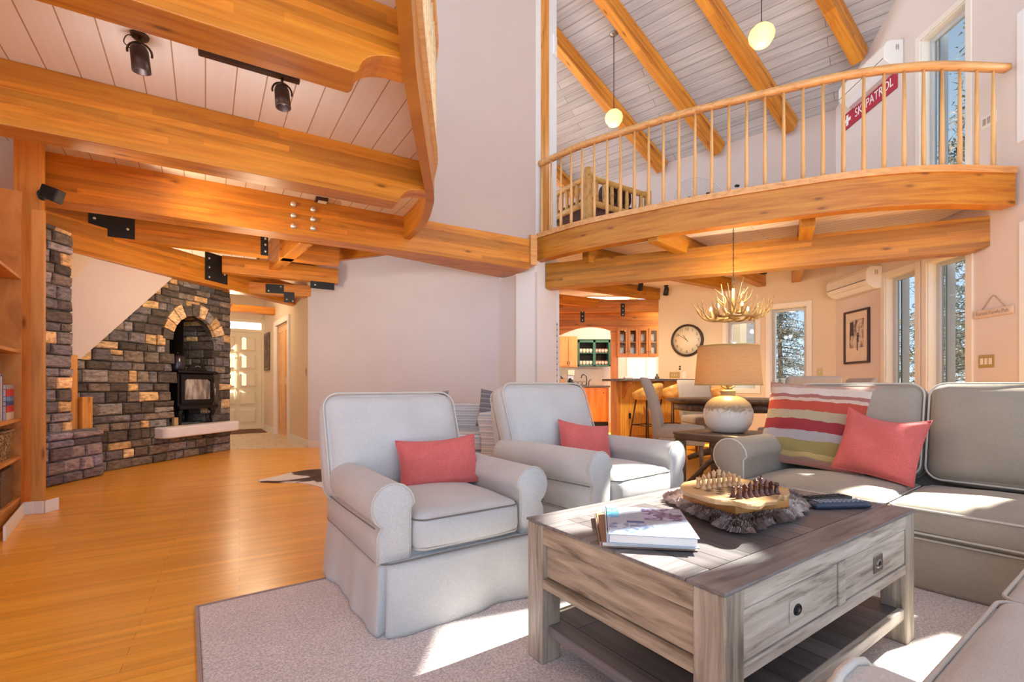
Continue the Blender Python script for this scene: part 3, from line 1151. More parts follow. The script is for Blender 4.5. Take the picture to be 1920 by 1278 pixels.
# side wall with the bifold opening
q_far = p0 + SW * 3.58
hs = [(1.30, 2.42, 0.0, 2.03)]
wall_with_holes('wall_passage', p0 + SW * 0.02, q_far, 0, 2.9, hs, M_['wallwarm'], 'warm cream wall of the entry passage', th=0.12, side=-1)
bf = thing('bifold_door', 'louvre-panelled honey wood folding closet door, half open', 'closet door', (*(p0 + SW * 2.40), 0), math.atan2(-SW.y, -SW.x))
bf['kind'] = 'structure'
bf.name = 'door_2'
for i in range(2):
    g = MB()
    w_ = 0.53
    Mx = T(0.02 + i * 0.535, 0.05, 0.02)
    for z0, z1 in ((0, 0.12), (0.92, 1.04), (1.88, 1.98)):
        g.box(0.06, w_ - 0.06, -0.015, 0.015, z0, z1, Mx)
    for x0, x1 in ((0, 0.07), (w_ / 2 - 0.03, w_ / 2 + 0.03), (w_ - 0.07, w_)):
        g.box(x0, x1, -0.015, 0.015, 0, 1.98, Mx)
    for x0 in (0.07, w_ / 2 + 0.03):
        for z0, z1 in ((0.12, 0.92), (1.04, 1.88)):
            g.box(x0, x0 + w_ / 2 - 0.1, -0.005, 0.006, z0, z1, Mx)
    g.build('door_leaf', M_['oak'], bf, bevel=0.004)
b = MB()
b.box(-0.09, 0.0, -0.03, 0.02, 0, 2.12)
b.box(1.11, 1.20, -0.03, 0.02, 0, 2.12)
b.box(0.0, 1.11, -0.03, 0.02, 2.03, 2.12)
b.build('door_frame', M_['trim'], bf, bevel=0.003)
b = MB()
for u0, u1 in ((0.02, 1.2), (2.5, 3.57)):
    p, q = p0 + SW * u0, p0 + SW * u1
    nn = Vector((-SW.y, -SW.x * -1)) 
    nn = Vector((-0.8, -0.6)) * 0.014
    b.extr([(p.x, p.y, 0.005), (q.x, q.y, 0.005), (q.x + nn.x, q.y + nn.y, 0.005), (p.x + nn.x, p.y + nn.y, 0.005)], (0, 0, 0.10))
struct(b.build('baseboard_entry', M_['trim']), 'cream baseboard of the entry passage', 'baseboard')
b = MB()
p, q = Vector((-3.02, 7.005)), Vector((-0.19, 6.855))
b.extr([(p.x, p.y, 0.0), (q.x, q.y, 0.0), (q.x, q.y - 0.012, 0), (p.x, p.y - 0.012, 0)], (0, 0, 0.10))
struct(b.build('baseboard_center', M_['wall']), 'pale baseboard of the centre wall', 'baseboard')
# rear wall that closes the stair hall
wallseg('wall_rear', (-9, 10.9), (-4.7, 10.9), 0, 2.9, M_['wallwarm'], 'dim cream wall behind the stairs', th=0.1)
wallseg('wall_stair', (-6.9, 4.2), (-6.9, 10.9), 0, 2.9, M_['wall'], 'pale wall inside the stairwell', th=0.1)

# ================================================================== right side: loft, walls, roof
ZL = 2.97
arc = smoothpath([(0.32, 6.52, 0), (0.86, 5.98, 0), (1.437, 5.58, 0), (1.958, 5.245, 0), (2.86, 4.80, 0), (3.40, 4.58, 0), (4.03, 4.47, 0), (4.80, 4.50, 0)], 8)
b = MB()
loops = []
ain = []
for i, p in enumerate(arc):
    t = (arc[min(i + 1, len(arc) - 1)] - arc[max(i - 1, 0)]).normalized()
    q = Vector((p.x - t.y * 0.13, p.y + t.x * 0.13))
    ain.append(q)
    loops.append([(p.x, p.y, 2.635), (q.x, q.y, 2.635), (q.x, q.y, 2.935), (p.x, p.y, 2.935)])
b.loft(loops, smooth=False)
rim = b.build('trim_10', M_['fascia'])
struct(rim, 'broad curved fir rim beam of the balcony', 'trim')
b = MB()
loops = []
for p, q in zip(arc, ain):
    o = (p.xy - q.xy).normalized() * 0.02
    loops.append([(p.x + o.x, p.y + o.y, 2.937), (q.x, q.y, 2.937), (q.x, q.y, 3.0), (p.x + o.x, p.y + o.y, 3.0)])
b.loft(loops, smooth=False)
struct(b.build('trim_11', M_['pine']), 'pale pine edge board on top of the balcony rim', 'trim')
for px, py in ((1515, 363), (1515, 388)):
    p = at(px, py, 4.79)
    MB().lathe([(0, 0.006), (0.02, 0.004), (0.024, 0)], 12, T(p.x - 0.02, p.y - 0.0, p.z) @ RZ(R(-25)) @ RX(R(90))).build('wood_plug', M_['fascia'], rim)

# railing
rail = thing('balcony_railing', 'honey pine balcony railing with thin turned spindles and a curved handrail', 'railing')
mid = [(p.xy + q) / 2 for p, q in zip(arc, [Vector((q.x, q.y)) for q in ain])]
dist = [0]
for i in range(1, len(mid)):
    dist.append(dist[-1] + (mid[i] - mid[i - 1]).length)


def along(s):
    for i in range(1, len(mid)):
        if dist[i] >= s:
            t = (s - dist[i - 1]) / (dist[i] - dist[i - 1])
            return mid[i - 1].lerp(mid[i], t)
    return mid[-1]


b = MB()
loops = []
for i, p in enumerate(mid):
    t = (mid[min(i + 1, len(mid) - 1)] - mid[max(i - 1, 0)]).normalized()
    u = Vector((-t.y, t.x))
    lp = []
    for dx, dz in ((-0.034, 0.0), (0.034, 0.0), (0.038, 0.03), (0.03, 0.062), (0.0, 0.07), (-0.03, 0.062), (-0.038, 0.03)):
        lp.append((p.x + u.x * dx, p.y + u.y * dx, 3.955 + dz))
    loops.append(lp)
b.loft(loops)
b.build('handrail', M_['pine'], rail)
NB = 29
for i in range(NB):
    p = along(0.065 + (dist[-1] - 0.215) * i / (NB - 1))
    bb = MB().tube([(p.x, p.y, 2.995), (p.x, p.y, 3.12), (p.x, p.y, 3.5), (p.x, p.y, 3.96)], [0.019, 0.0205, 0.017, 0.012], 10)
    bb.build('baluster', M_['pinepost'], rail)

# straight header beam below
h0, h1 = Vector((0.475, 6.70)), Vector((4.86, 4.793))


def chamf(ln):
    return [(0, 2.296), (ln - 0.14, 2.296), (ln, 2.34), (ln, 2.645), (0, 2.645)]


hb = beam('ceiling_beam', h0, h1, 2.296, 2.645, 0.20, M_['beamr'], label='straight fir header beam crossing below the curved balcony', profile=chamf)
# radiating joists
FC = Vector((5.008, 7.3))
FD = Vector((-0.755, 0.656))
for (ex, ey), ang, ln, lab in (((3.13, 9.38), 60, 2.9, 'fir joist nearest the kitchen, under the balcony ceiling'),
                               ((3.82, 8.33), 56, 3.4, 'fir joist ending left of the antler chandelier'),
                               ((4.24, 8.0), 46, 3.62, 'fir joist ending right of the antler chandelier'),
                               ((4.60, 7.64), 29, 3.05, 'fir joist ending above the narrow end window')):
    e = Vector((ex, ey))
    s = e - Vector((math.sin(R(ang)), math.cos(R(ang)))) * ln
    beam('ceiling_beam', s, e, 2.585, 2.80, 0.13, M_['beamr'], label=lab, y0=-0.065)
    if ang == 60:
        j1 = bpy.data.objects[-1] if False else None
# boards under the loft + loft floor
poly = [(q.x, q.y) for q in ain] + [(4.93, 6.0), (5.02, 7.3), (2.83, 9.2), (2.6, 12.4), (0.2, 12.4), (0.66, 7.1), (0.36, 6.6)]
b = MB().extr([(x, y, 2.80) for x, y in poly], (0, 0, 0.16))
struct(b.build('ceiling_right', M_['ceil_right']), 'pinkish whitewashed boards under the balcony', 'ceiling')

# ---- right wall with window openings
wp0, wp1 = Vector((4.57 - 0.06 * 1.5, -1.5)), Vector((4.57 + 0.06 * 7.3, 7.3))
wu = (wp1 - wp0).normalized()


def wu_of(d):
    return (d + 1.5) / wu.y


def wx(d):
    return 4.57 + 0.06 * d


def hole_r(d0, d1, z0, z1):
    return (wu_of(d0), wu_of(d1), z0, z1)


WIN = {'W1': (5.74, 6.25, 0.30, 2.345), 'W2': (5.06, 5.57, 0.30, 2.365), 'W3': (5.06, 5.665, 3.05, 5.05)}
SUNW = [(2.80, 3.09, 5.42, 6.2), (2.72, 3.02, 3.8, 4.5), (3.20, 3.80, 5.30, 6.3), (3.06, 3.66, 3.3, 4.45), (3.86, 4.32, 5.1, 5.85), (3.86, 4.44, 3.3, 4.4),
        (0.3, 2.1, 0.3, 2.4), (0.3, 2.1, 3.3, 6.3), (2.5, 4.42, 0.2, 2.4)]
hs = [hole_r(*v) for v in WIN.values()] + [hole_r(*v) for v in SUNW]
wall_with_holes('wall_right', wp0, wp1, 0, 9.0, hs, M_['wall'], 'long pale right wall with tall windows', th=0.16, side=-1)


def make_window(name, p, rot, w, z0, z1, th=0.16, label=None, casement=0.10, trimw=0.07, side=-1, outer=True):
    """local X along the wall, room on +Y; opening w wide from z0 to z1"""
    root = thing(name, label, 'window', (p[0], p[1], 0), rot)
    root['kind'] = 'structure'
    b = MB()
    for x0, x1, a, c in ((-trimw, 0, z0 - trimw, z1 + trimw), (w, w + trimw, z0 - trimw, z1 + trimw), (0, w, z1, z1 + trimw), (0, w, z0 - trimw, z0)):
        b.box(x0, x1, 0.0, 0.018, a, c)
    b.box(-0.002, 0.012, -th, 0.0, z0, z1)
    b.box(w - 0.012, w + 0.002, -th, 0.0, z0, z1)
    b.box(0, w, -th, 0.0, z1 - 0.012, z1 + 0.002)
    b.box(0, w, -th, 0.0, z0 - 0.002, z0 + 0.02)
    b.build('window_frame', M_['trim'], root, bevel=0.003)
    b = MB()
    y0, y1 = -th + 0.02, -th + 0.07
    s = 0.045
    for x0, x1, a, c in ((0.012, 0.012 + s, z0 + 0.02, z1 - 0.012), (w - 0.012 - s, w - 0.012, z0 + 0.02, z1 - 0.012),
                         (0.012 + s, w - 0.012 - s, z0 + 0.02, z0 + 0.02 + s), (0.012 + s, w - 0.012 - s, z1 - 0.012 - s, z1 - 0.012)):
        b.box(x0, x1, y0, y1, a, c)
    b.build('window_sash', M_['vinyl'], root, bevel=0.004)
    MB().box(0.012 + s, w - 0.012 - s, y0 + 0.02, y0 + 0.026, z0 + 0.02 + s, z1 - 0.012 - s).build('window_pane', M_['glass'], root)
    if outer:
        b = MB()
        b.box(w - 0.012 - s - 0.03, w - 0.012 - s, y0 - 0.10, y0 - 0.01, z0, z1)
        b.build('window_jamb', M_['vinyldark'], root)
    return root


rotr = math.atan2(wu.y, wu.x)
# seen from the room the wall is on the right, so local X runs away from the camera and +Y faces the room
for nm, key, lab in (('window_1', 'W1', 'tall narrow window nearer the framed picture'), ('window_2', 'W2', 'tall narrow window beside the hanging wooden sign'),
                     ('window_3', 'W3', 'tall upper window behind the balcony railing')):
    d0, d1, z0, z1 = WIN[key]
    make_window(nm, (wx(d0), d0), rotr, (d1 - d0) / wu.y, z0, z1, label=lab)
for i, (d0, d1, z0, z1) in enumerate(SUNW):
    root = thing('window_%d' % (6 + i), 'white trim of a large window at the right edge', 'window', (wx(d0), d0, 0), rotr)
    root['kind'] = 'structure'
    w = (d1 - d0) / wu.y
    b = MB()
    t = 0.07
    for x0, x1, a, c in ((-t, 0, z0 - t, z1 + t), (w, w + t, z0 - t, z1 + t), (0, w, z1, z1 + t), (0, w, z0 - t, z0)):
        b.box(x0, x1, 0.0, 0.018, a, c)
    b.build('window_frame', M_['white'], root, bevel=0.003)
    b = MB()
    t = 0.03
    for x0, x1, a, c in ((0, t, z0, z1), (w - t, w, z0, z1), (t, w - t, z1 - t, z1), (t, w - t, z0, z0 + t)):
        b.box(x0, x1, -0.12, -0.08, a, c)
    b.build('window_sash', M_['vinyl'], root)
    MB().box(t, w - t, -0.103, -0.099, z0 + t, z1 - t).build('window_pane', M_['clearglass'], root)
b = MB().box(0, 0.03, 0, 0.02, 0, 2.62)
struct(b.build('trim_12', M_['trim'], None, (wx(4.98), 4.98, 0), rotr), 'thin vertical trim between window and hanging sign', 'trim')

# ---- end wall (dining) with windows and the clock
fu = lambda t: FC + FD * t
flen = 2.86
hs = [(0.383, 0.905, 0.45, 2.20), (1.128, 1.60, 0.85, 2.06)]
orot = math.atan2(FD.y, FD.x)
wall_with_holes('wall_dining', FC, fu(flen), 0, 2.9, hs, M_['wallwarm'], 'warm cream dining wall with the clock', th=0.16, side=-1)
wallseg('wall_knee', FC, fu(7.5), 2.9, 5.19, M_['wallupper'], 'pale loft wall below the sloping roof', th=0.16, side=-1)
make_window('window_4', fu(0.383), orot, 0.522, 0.45, 2.20, label='narrow end window showing frosted woods', outer=False)
make_window('window_5', fu(1.128), orot, 0.472, 0.85, 2.06, label='small window behind the lamp shade facing a white house', outer=False)
# ---- roof plane: height grows from the knee wall inward
RN = Vector((0.656, 0.755))
SL = 0.70


def roofz(x, y):
    return 5.19 + SL * ((FC.x - x) * RN.x + (FC.y - y) * RN.y)


rx = fu(7.5)
poly = [(FC.x + 0.1, FC.y - 0.1), (wx(3.9), 3.9), (wx(3.9) - 4.6, 3.9 + 4.0), (rx.x, rx.y)]
poly = [Vector((FC.x, FC.y)), Vector((FC.x, FC.y)) + (-RN) * 3.2 + Vector((0.9, -0.78)), Vector((rx.x, rx.y)) - RN * 3.0, Vector((rx.x, rx.y))]
# built flat in its own frame so that the boards follow it: local X along the wall, local Y up the slope
sl = math.atan(SL)
rl_ = 4.4
b = MB()
b.box(-1.2, 7.5, 0, rl_, 0, 0.14)
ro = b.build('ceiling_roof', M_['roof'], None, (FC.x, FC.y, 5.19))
ro.rotation_euler = (Matrix.Rotation(orot, 4, 'Z') @ Matrix.Rotation(sl, 4, 'X')).to_euler()
struct(ro, 'sloping grey-white board roof over the balcony', 'ceiling')
b = MB().box(-5.0, 4.75, -1.9, 5.6, 7.3, 7.45)
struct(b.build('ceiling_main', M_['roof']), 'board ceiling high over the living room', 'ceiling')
b = MB().box(-5.0, -3.15, -1.9, 2.75, 0, 2.87)
struct(b.build('wall_left_near', M_['shelfwood']), 'panelled wood wall at the near left', 'wall')
# rafters
RD = Vector((math.sin(R(61.7)), math.cos(R(61.7))))


def facet_hit(k):
    t = (k * FC.y - FC.x) / (FD.x - k * FD.y)
    return FC + FD * t


for i, (px, lab) in enumerate(((1085, 'leftmost fir rafter, behind the log bed'), (1247, 'fir rafter running down past the small pendant lamp'),
                               (1353, 'middle fir rafter of the balcony roof'), (1489, 'fir rafter behind the larger pendant lamp'), (1640, 'fir rafter nearest the upper air conditioner'))):
    e = facet_hit((px - CXP) / FOC)
    ln = 4.6 if i < 4 else 1.6
    if i == 4:
        e = Vector((wx(6.62) - 0.05, 6.62))
    s = e - RD * ln
    z0, z1 = roofz(e.x, e.y), roofz(s.x, s.y)
    v = Vector((e.x - s.x, e.y - s.y, z0 - z1))
    b = MB().box(0, v.length, -0.075, 0.075, -0.24, 0.01)
    o = b.build('roof_beam', M_['beam'], None, (s.x, s.y, z1), bevel=0.006)
    xa = v.normalized()
    ya = Vector((-RD.y, RD.x, 0))
    za = xa.cross(ya)
    o.rotation_euler = Matrix((xa, ya, za)).transposed().to_euler()
    struct(o, lab, 'rafter')

sb_ = thing('wall_sensor', 'small white sensor box high on the edge of the white corner post', 'sensor', (0.611, 6.94, 5.75), math.atan2(0.58, 0.352))
MB().box(-0.05, 0.05, -0.035, -0.001, 0, 0.30).build('sensor_body', M_['white'], sb_, bevel=0.006)
MB().box(-0.02, 0.02, -0.045, -0.0352, 0.08, 0.16).build('sensor_lens', M_['aircon'], sb_)

# ================================================================== kitchen seen under the balcony
KY = 10.0
# partition: tall casing, arch header
kx = lambda px, d: (px - CXP) / FOC * d
kz = lambda py, d: CAMH + (HYP - py) / FOC * d
d = 9.9
xa, xb, xc = kx(1046, d), kx(1148, d), kx(1240, d)
pts = [(xa, kz(628, d))]
for i in range(13):
    t = i / 12
    px = 1052 + (1146 - 1052) * t
    pts.append((kx(px, d), kz(636 - 24 * math.sin(PI * (0.12 + 0.62 * t)), d)))
pts += [(xb, kz(640, d)), (kx(1160, d), kz(640, d)), (kx(1160, d), kz(616, d)), (xc, kz(614, d)), (xc, 2.62), (xa, 2.62)]
b = MB().extr([(x, d, z) for x, z in pts], (0, 0.12, 0))
struct(b.build('trim_13', M_['beam']), 'arched fir header between dining room and kitchen', 'trim')
b = MB().box(kx(1147, d), kx(1159, d), d, d + 0.12, 0, kz(640, d) - 0.002)
struct(b.build('trim_14', M_['kitchenwood']), 'upright wood casing at the kitchen opening', 'trim')
beam('ceiling_beam', (0.72, 8.7), (2.55, 9.75), 2.45, 2.62, 0.14, label='kitchen joist with black hangers')
kb = beam('ceiling_beam', (0.75, 9.3), (3.0, 9.2), 2.36, 2.60, 0.12, label='kitchen cross beam with bolted black plates')
for px, py0, py1, dd in ((1092, 584, 604, 9.28), (1168, 569, 593, 9.23)):
    x = kx(px, dd) - 0.75
    plate(kb, x - 0.04, x + 0.04, kz(py1, dd) - 2.36, kz(py0, dd) - 2.36, 0.0, [(x, kz(py1, dd) - 2.36 + q) for q in (0.04, 0.12, 0.2)])
# kitchen back wall
b = MB().box(0.3, 4.4, 11.75, 11.87, 0, 2.9)
struct(b.build('wall_kitchen', M_['wallwhite']), 'bright white kitchen back wall', 'wall')
b = MB().box(4.3, 4.42, 8.9, 11.75, 0, 2.9)
struct(b.build('wall_kitchen_side', M_['wallwhite']), 'white kitchen side wall', 'wall')
b = MB().box(0.60, 0.72, 7.2, 11.75, 0, 2.9)
struct(b.build('wall_kitchen_left', M_['wallwhite']), 'hidden-side kitchen wall behind the brick edge', 'wall')
# bright window over the counter
root = thing('window_20', 'bright kitchen window above the bar', 'window', (kx(1175, 11.7), 11.745, 0), 0)
root['kind'] = 'structure'
w = kx(1233, 11.7) - kx(1175, 11.7)
z0, z1 = kz(712, 11.7), kz(668, 11.7)
b = MB()
b.box(0, w, -0.03, 0.0, z0, z0 + 0.04)
b.box(0, w, -0.03, 0.0, z1 - 0.04, z1)
for x in (0, w * 0.62, w - 0.03):
    b.box(x, x + 0.03, -0.03, 0.0, z0 + 0.04, z1 - 0.04)
b.build('window_frame', M_['white'], root)
skyp = plain('kitchen_daylight_pane', (0.8, 0.86, 0.95), 0.3, emit=0.28, ecol=(0.78, 0.86, 1.0), noise_amt=0)
MB().box(0.03, w - 0.03, -0.012, -0.006, z0 + 0.04, z1 - 0.04).build('window_pane', skyp, root)

# ================================================================== rug
HX = Vector((0.823, 0.568))           # house axis of the furniture (about 34.6 deg)
HR = math.atan2(HX.y, HX.x)
HYv = Vector((-HX.y, HX.x))
rc = atz(372, 1143, 0.0)
M_['rug'] = fabric('cream_loop_carpet', (0.70, 0.635, 0.62), 0.30, 130, bmp=1.0, big=0.08)
b = MB()
b.box(0, 2.88, -3.2, 0, 0.0, 0.014)
rug = b.build('area_rug', M_['rug'], None, (rc.x, rc.y, 0.0), HR, bevel=0.006)
tag(rug, 'large cream loop-pile area rug under the coffee table and armchairs', 'rug')
M_['rugbind'] = fabric('rug_binding', (0.42, 0.30, 0.26), 0.1, 200)
b = MB()
b.box(-0.012, 0.0, -3.2, 0, 0.001, 0.016)
b.box(-0.012, 2.88, 0, 0.012, 0.001, 0.016)
b.build('rug_binding', M_['rugbind'], rug)

# cowhide
pts = [(484, 902), (520, 893), (560, 884), (608, 880), (700, 884), (720, 900), (690, 918), (640, 920), (607, 915), (580, 908), (552, 905), (515, 905)]
hp = [atz(x, y, 0.0) for x, y in pts]
c = sum(hp, Vector()) / len(hp)
M_['hide'] = patchy('cowhide', [(0.40, (0.045, 0.02, 0.015)), (0.50, (0.10, 0.05, 0.035)), (0.53, (0.75, 0.70, 0.66)), (0.8, (0.85, 0.8, 0.76))], 1.7, 3, 0.8, distort=0.6)
b = MB().extr([(p.x - c.x, p.y - c.y, 0.0) for p in smoothpath(hp, 4, True)], (0, 0, 0.006))
tag(b.build('cowhide_rug', M_['hide'], None, (c.x, c.y, 0.001)), 'brown and white cowhide on the wood floor behind the left armchair', 'rug')


# ================================================================== club chairs and sofas
def arm_loops(y0, y1, w=0.13, top=0.56, roll=0.085, base=0.27, sgn=1, n=12):
    """cross sections of a rolled arm; inner face at x=0, body towards +x*sgn"""
    prof = [(0.0, base), (0.0, base + 0.12), (0.0, top - roll * 1.15)]
    cx, cz = roll * 0.80, top - roll
    for i in range(n + 1):
        a = R(175 - 232 * i / n)
        prof.append((cx + roll * math.cos(a), cz + roll * math.sin(a)))
    prof += [(w, base + 0.10), (w, base)]
    out = []
    for y, k in ((y0, 0.80), (y0 + 0.008, 0.93), (y0 + 0.03, 1.0), (y0 + 0.2, 1.0), ((y0 + y1) / 2, 1.0), (y1 - 0.02, 1.0), (y1, 0.97)):
        cxm, czm = w * 0.5, (top + base) / 2
        lp = []
        for x, z in prof:
            lp.append((sgn * (cxm + (x - cxm) * k), y, czm + (z - czm) * (1 - (1 - k) * 0.35)))
        out.append(lp)
    front = [(sgn * (cxm_ + (x - cxm_) * 0.97), y0 + 0.012, z) for cxm_ in (w * 0.5,) for x, z in prof]
    return out, front


def skirt(hw, yf, yb, zt, seed, mat, parent, pleats=True, flare=0.02, name='skirt', amp=0.015, z0=0.016):
    """slipcover skirt: a loop in plan lofted from hem to seam with soft folds and corner pleats"""
    b = MB()
    base = []
    r = 0.05
    pth = rrect(hw, (yb - yf) / 2, r, 0, 6)
    # resample evenly
    dense = []
    for i in range(len(pth)):
        p, q = pth[i], pth[(i + 1) % len(pth)]
        m = max(1, int((q - p).length / 0.012))
        for k in range(m):
            dense.append(p.lerp(q, k / m))
    cy = (yf + yb) / 2
    loops = []
    zs = [z0, 0.03, 0.08, 0.14, 0.20, zt - 0.03, zt]
    for z in zs:
        t = 1 - (z - z0) / (zt - z0)
        lp = []
        for p in dense:
            nx, ny = p.x / hw, p.y / ((yb - yf) / 2)
            nrm = Vector((nx ** 5, ny ** 5, 0))
            if nrm.length < 1e-6:
                nrm = Vector((nx, ny, 0))
            nrm.normalize()
            q = p + nrm * flare * t
            f = noise.noise(Vector((p.x * 7, p.y * 7, seed + z * 1.5))) * amp * 2 * (0.25 + t)
            q += nrm * f
            if pleats:
                cdx, cdy = abs(abs(p.x) - (hw - 0.012)), abs(abs(p.y) - ((yb - yf) / 2 - 0.012))
                dd = math.hypot(cdx, cdy)
                if dd < 0.013:
                    q -= nrm * 0.045 * (0.35 + 0.65 * t)
            lp.append((q.x, q.y + cy, z))
        loops.append(lp)
    b.loft(loops)
    return b.build(name, mat, parent)


def armchair(label, loc, rot, mat, pip, scale=1.0, bdx=0.0):
    dk = M_['seam']
    root = thing('club_armchair', label, 'armchair', loc, rot, 'slipcovered club armchairs')
    root.scale = (scale, scale, scale)
    hw = 0.385
    skirt(hw - 0.012, -0.385, 0.40, 0.275, 3.0, mat, root)
    # seam of the skirt
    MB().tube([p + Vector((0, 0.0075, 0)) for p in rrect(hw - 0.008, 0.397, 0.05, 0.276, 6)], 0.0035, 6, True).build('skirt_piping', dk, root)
    # body under the seat and behind
    b = MB()
    b.soft(hw - 0.05, 0.36, 0.06, 0.03, M=T(0, 0.02, 0.27), n=6)
    b.build('seat_deck', mat, root)
    # outside back
    b = MB()
    loops = []
    for z, yy, wx_, th in ((0.27, 0.34, 0.345, 0.055), (0.45, 0.355, 0.34, 0.055), (0.60, 0.425, 0.325, 0.05), (0.72, 0.48, 0.305, 0.045), (0.775, 0.505, 0.28, 0.03), (0.785, 0.51, 0.25, 0.012)):
        loops.append([(p.x + bdx * (z - 0.2), p.y + yy + 0.02, z) for p in rrect(wx_, th, min(th * 0.95, 0.04), 0, 4)])
    b.loft(loops)
    b.build('back_frame', mat, root)
    for sg, nm in ((-1, 'arm'), (1, 'arm')):
        lo, fr = arm_loops(-0.375, 0.36, sgn=sg)
        x0 = sg * (hw - 0.135)
        b = MB()
        lo = [[(x + x0, y, z) for x, y, z in l] for l in lo]
        if sg < 0:
            lo = [list(reversed(l)) for l in lo]
        b.loft(lo)
        a = b.build(nm, mat, root)
        MB().tube([(x + x0, y, z) for x, y, z in fr], 0.0042, 6).build('arm_piping', pip, a)
        # long seam along the outside of the arm
        MB().tube([(sg * (hw + 0.001), -0.36, 0.405), (sg * (hw + 0.003), 0.0, 0.40), (sg * (hw + 0.001), 0.36, 0.40)], 0.0028, 5).build('arm_seam', dk, a)
    # seat cushion
    b = MB()
    b.soft(0.243, 0.305, 0.075, 0.045, crown=(0.004, 0.018, 0.028), M=T(0, -0.085, 0.358), n=14, wr=0.004, wf=7, seed=2)
    s = b.build('seat_cushion', mat, root)
    for z in (0.413, 0.303):
        lp = [Vector((p.x, p.y - 0.085 - (0.016 * (1 - (p.x / 0.25) ** 2) if p.y < -0.2 else 0), z)) for p in rrect(0.238, 0.300, 0.045, 0, 8)]
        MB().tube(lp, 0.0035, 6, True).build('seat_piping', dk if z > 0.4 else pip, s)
    # loose back cushion
    M = T(bdx, 0.345, 0.62) @ RX(R(-20))
    b = MB()
    b.soft(0.352, 0.085, 0.255, 0.07, crown=(0.012, 0.05, 0.012), M=M, n=14, wr=0.007, wf=5, seed=5)
    c = b.build('back_cushion', mat, root)
    for y in (-0.062, 0.062):
        lp = []
        for p in rrect(0.349, 0.252, 0.075, 0, 8):
            k = 0.012
            lp.append(M @ Vector((p.x * (1 + k * (1 - abs(p.y) / 0.26)), y, p.y * (1 + k))))
        MB().tube(lp, 0.0052, 6, True).build('back_piping', pip, c)
    return root


ch1 = Vector((-0.469, 1.661))
X1 = Vector((math.cos(HR), math.sin(HR)))
Y1 = Vector((-X1.y, X1.x))
c1 = ch1 + X1 * 0.385 + Y1 * 0.40
armchair('nearest greige slipcovered armchair, standing half on the cream rug', (c1.x, c1.y, 0.0), HR, M_['linen'], M_['piping'], 1.0, -0.05)
r2 = R(39)
X2 = Vector((math.cos(r2), math.sin(r2)))
Y2 = Vector((-X2.y, X2.x))
c2 = Vector((0.705, 2.52)) + Y2 * 0.40
armchair('second greige slipcovered armchair, between the nearest one and the end table', (c2.x, c2.y, 0.0), r2, M_['linen'], M_['piping'], 1.06, 0.015)


def lumbar(label, base, rot, tilt, roll, w, h, t, mat, seed, sag=0.0, wr=0.012, group=None, name='throw_pillow'):
    """pillow standing on its lower edge at base"""
    M = RZ(rot) @ RX(tilt) @ RY(roll) @ T(0, 0, h / 2)
    b = MB().pillow(w, h, t, M=M, wr=wr, seed=seed, sag=sag, n=22)
    o = b.build(name, mat, None, base)
    k = []
    n = 12
    for i in range(4 * n):
        u = (i % n) / n * 2 - 1
        s_ = i // n
        x, z = ((u, -1), (1, u), (-u, 1), (-1, -u))[s_]
        px = x * w / 2 * (1 - 0.07 * (1 - z * z))
        pz = z * h / 2 * (1 - 0.07 * (1 - x * x))
        if sag and z > 0:
            pz -= sag * z * (1 - x * x)
        k.append(M @ Vector((px, 0, pz)))
    MB().tube(k, 0.004, 5, True).build('pillow_piping', mat, o)
    return tag(o, label, 'pillow', group)


p = c1 + X1 * 0.075 + Y1 * (0.03)
lumbar('coral lumbar pillow on the nearest armchair', (p.x, p.y, 0.435), HR - R(14), R(-24), R(-3), 0.40, 0.245, 0.13, M_['coral'], 1, sag=0.012)
p = c2 + X2 * 0.05 + Y2 * (0.05)
lumbar('coral lumbar pillow on the armchair beside the end table', (p.x, p.y, 0.455), r2 - R(16), R(-24), R(9), 0.36, 0.25, 0.12, M_['coral'], 2, sag=0.012)


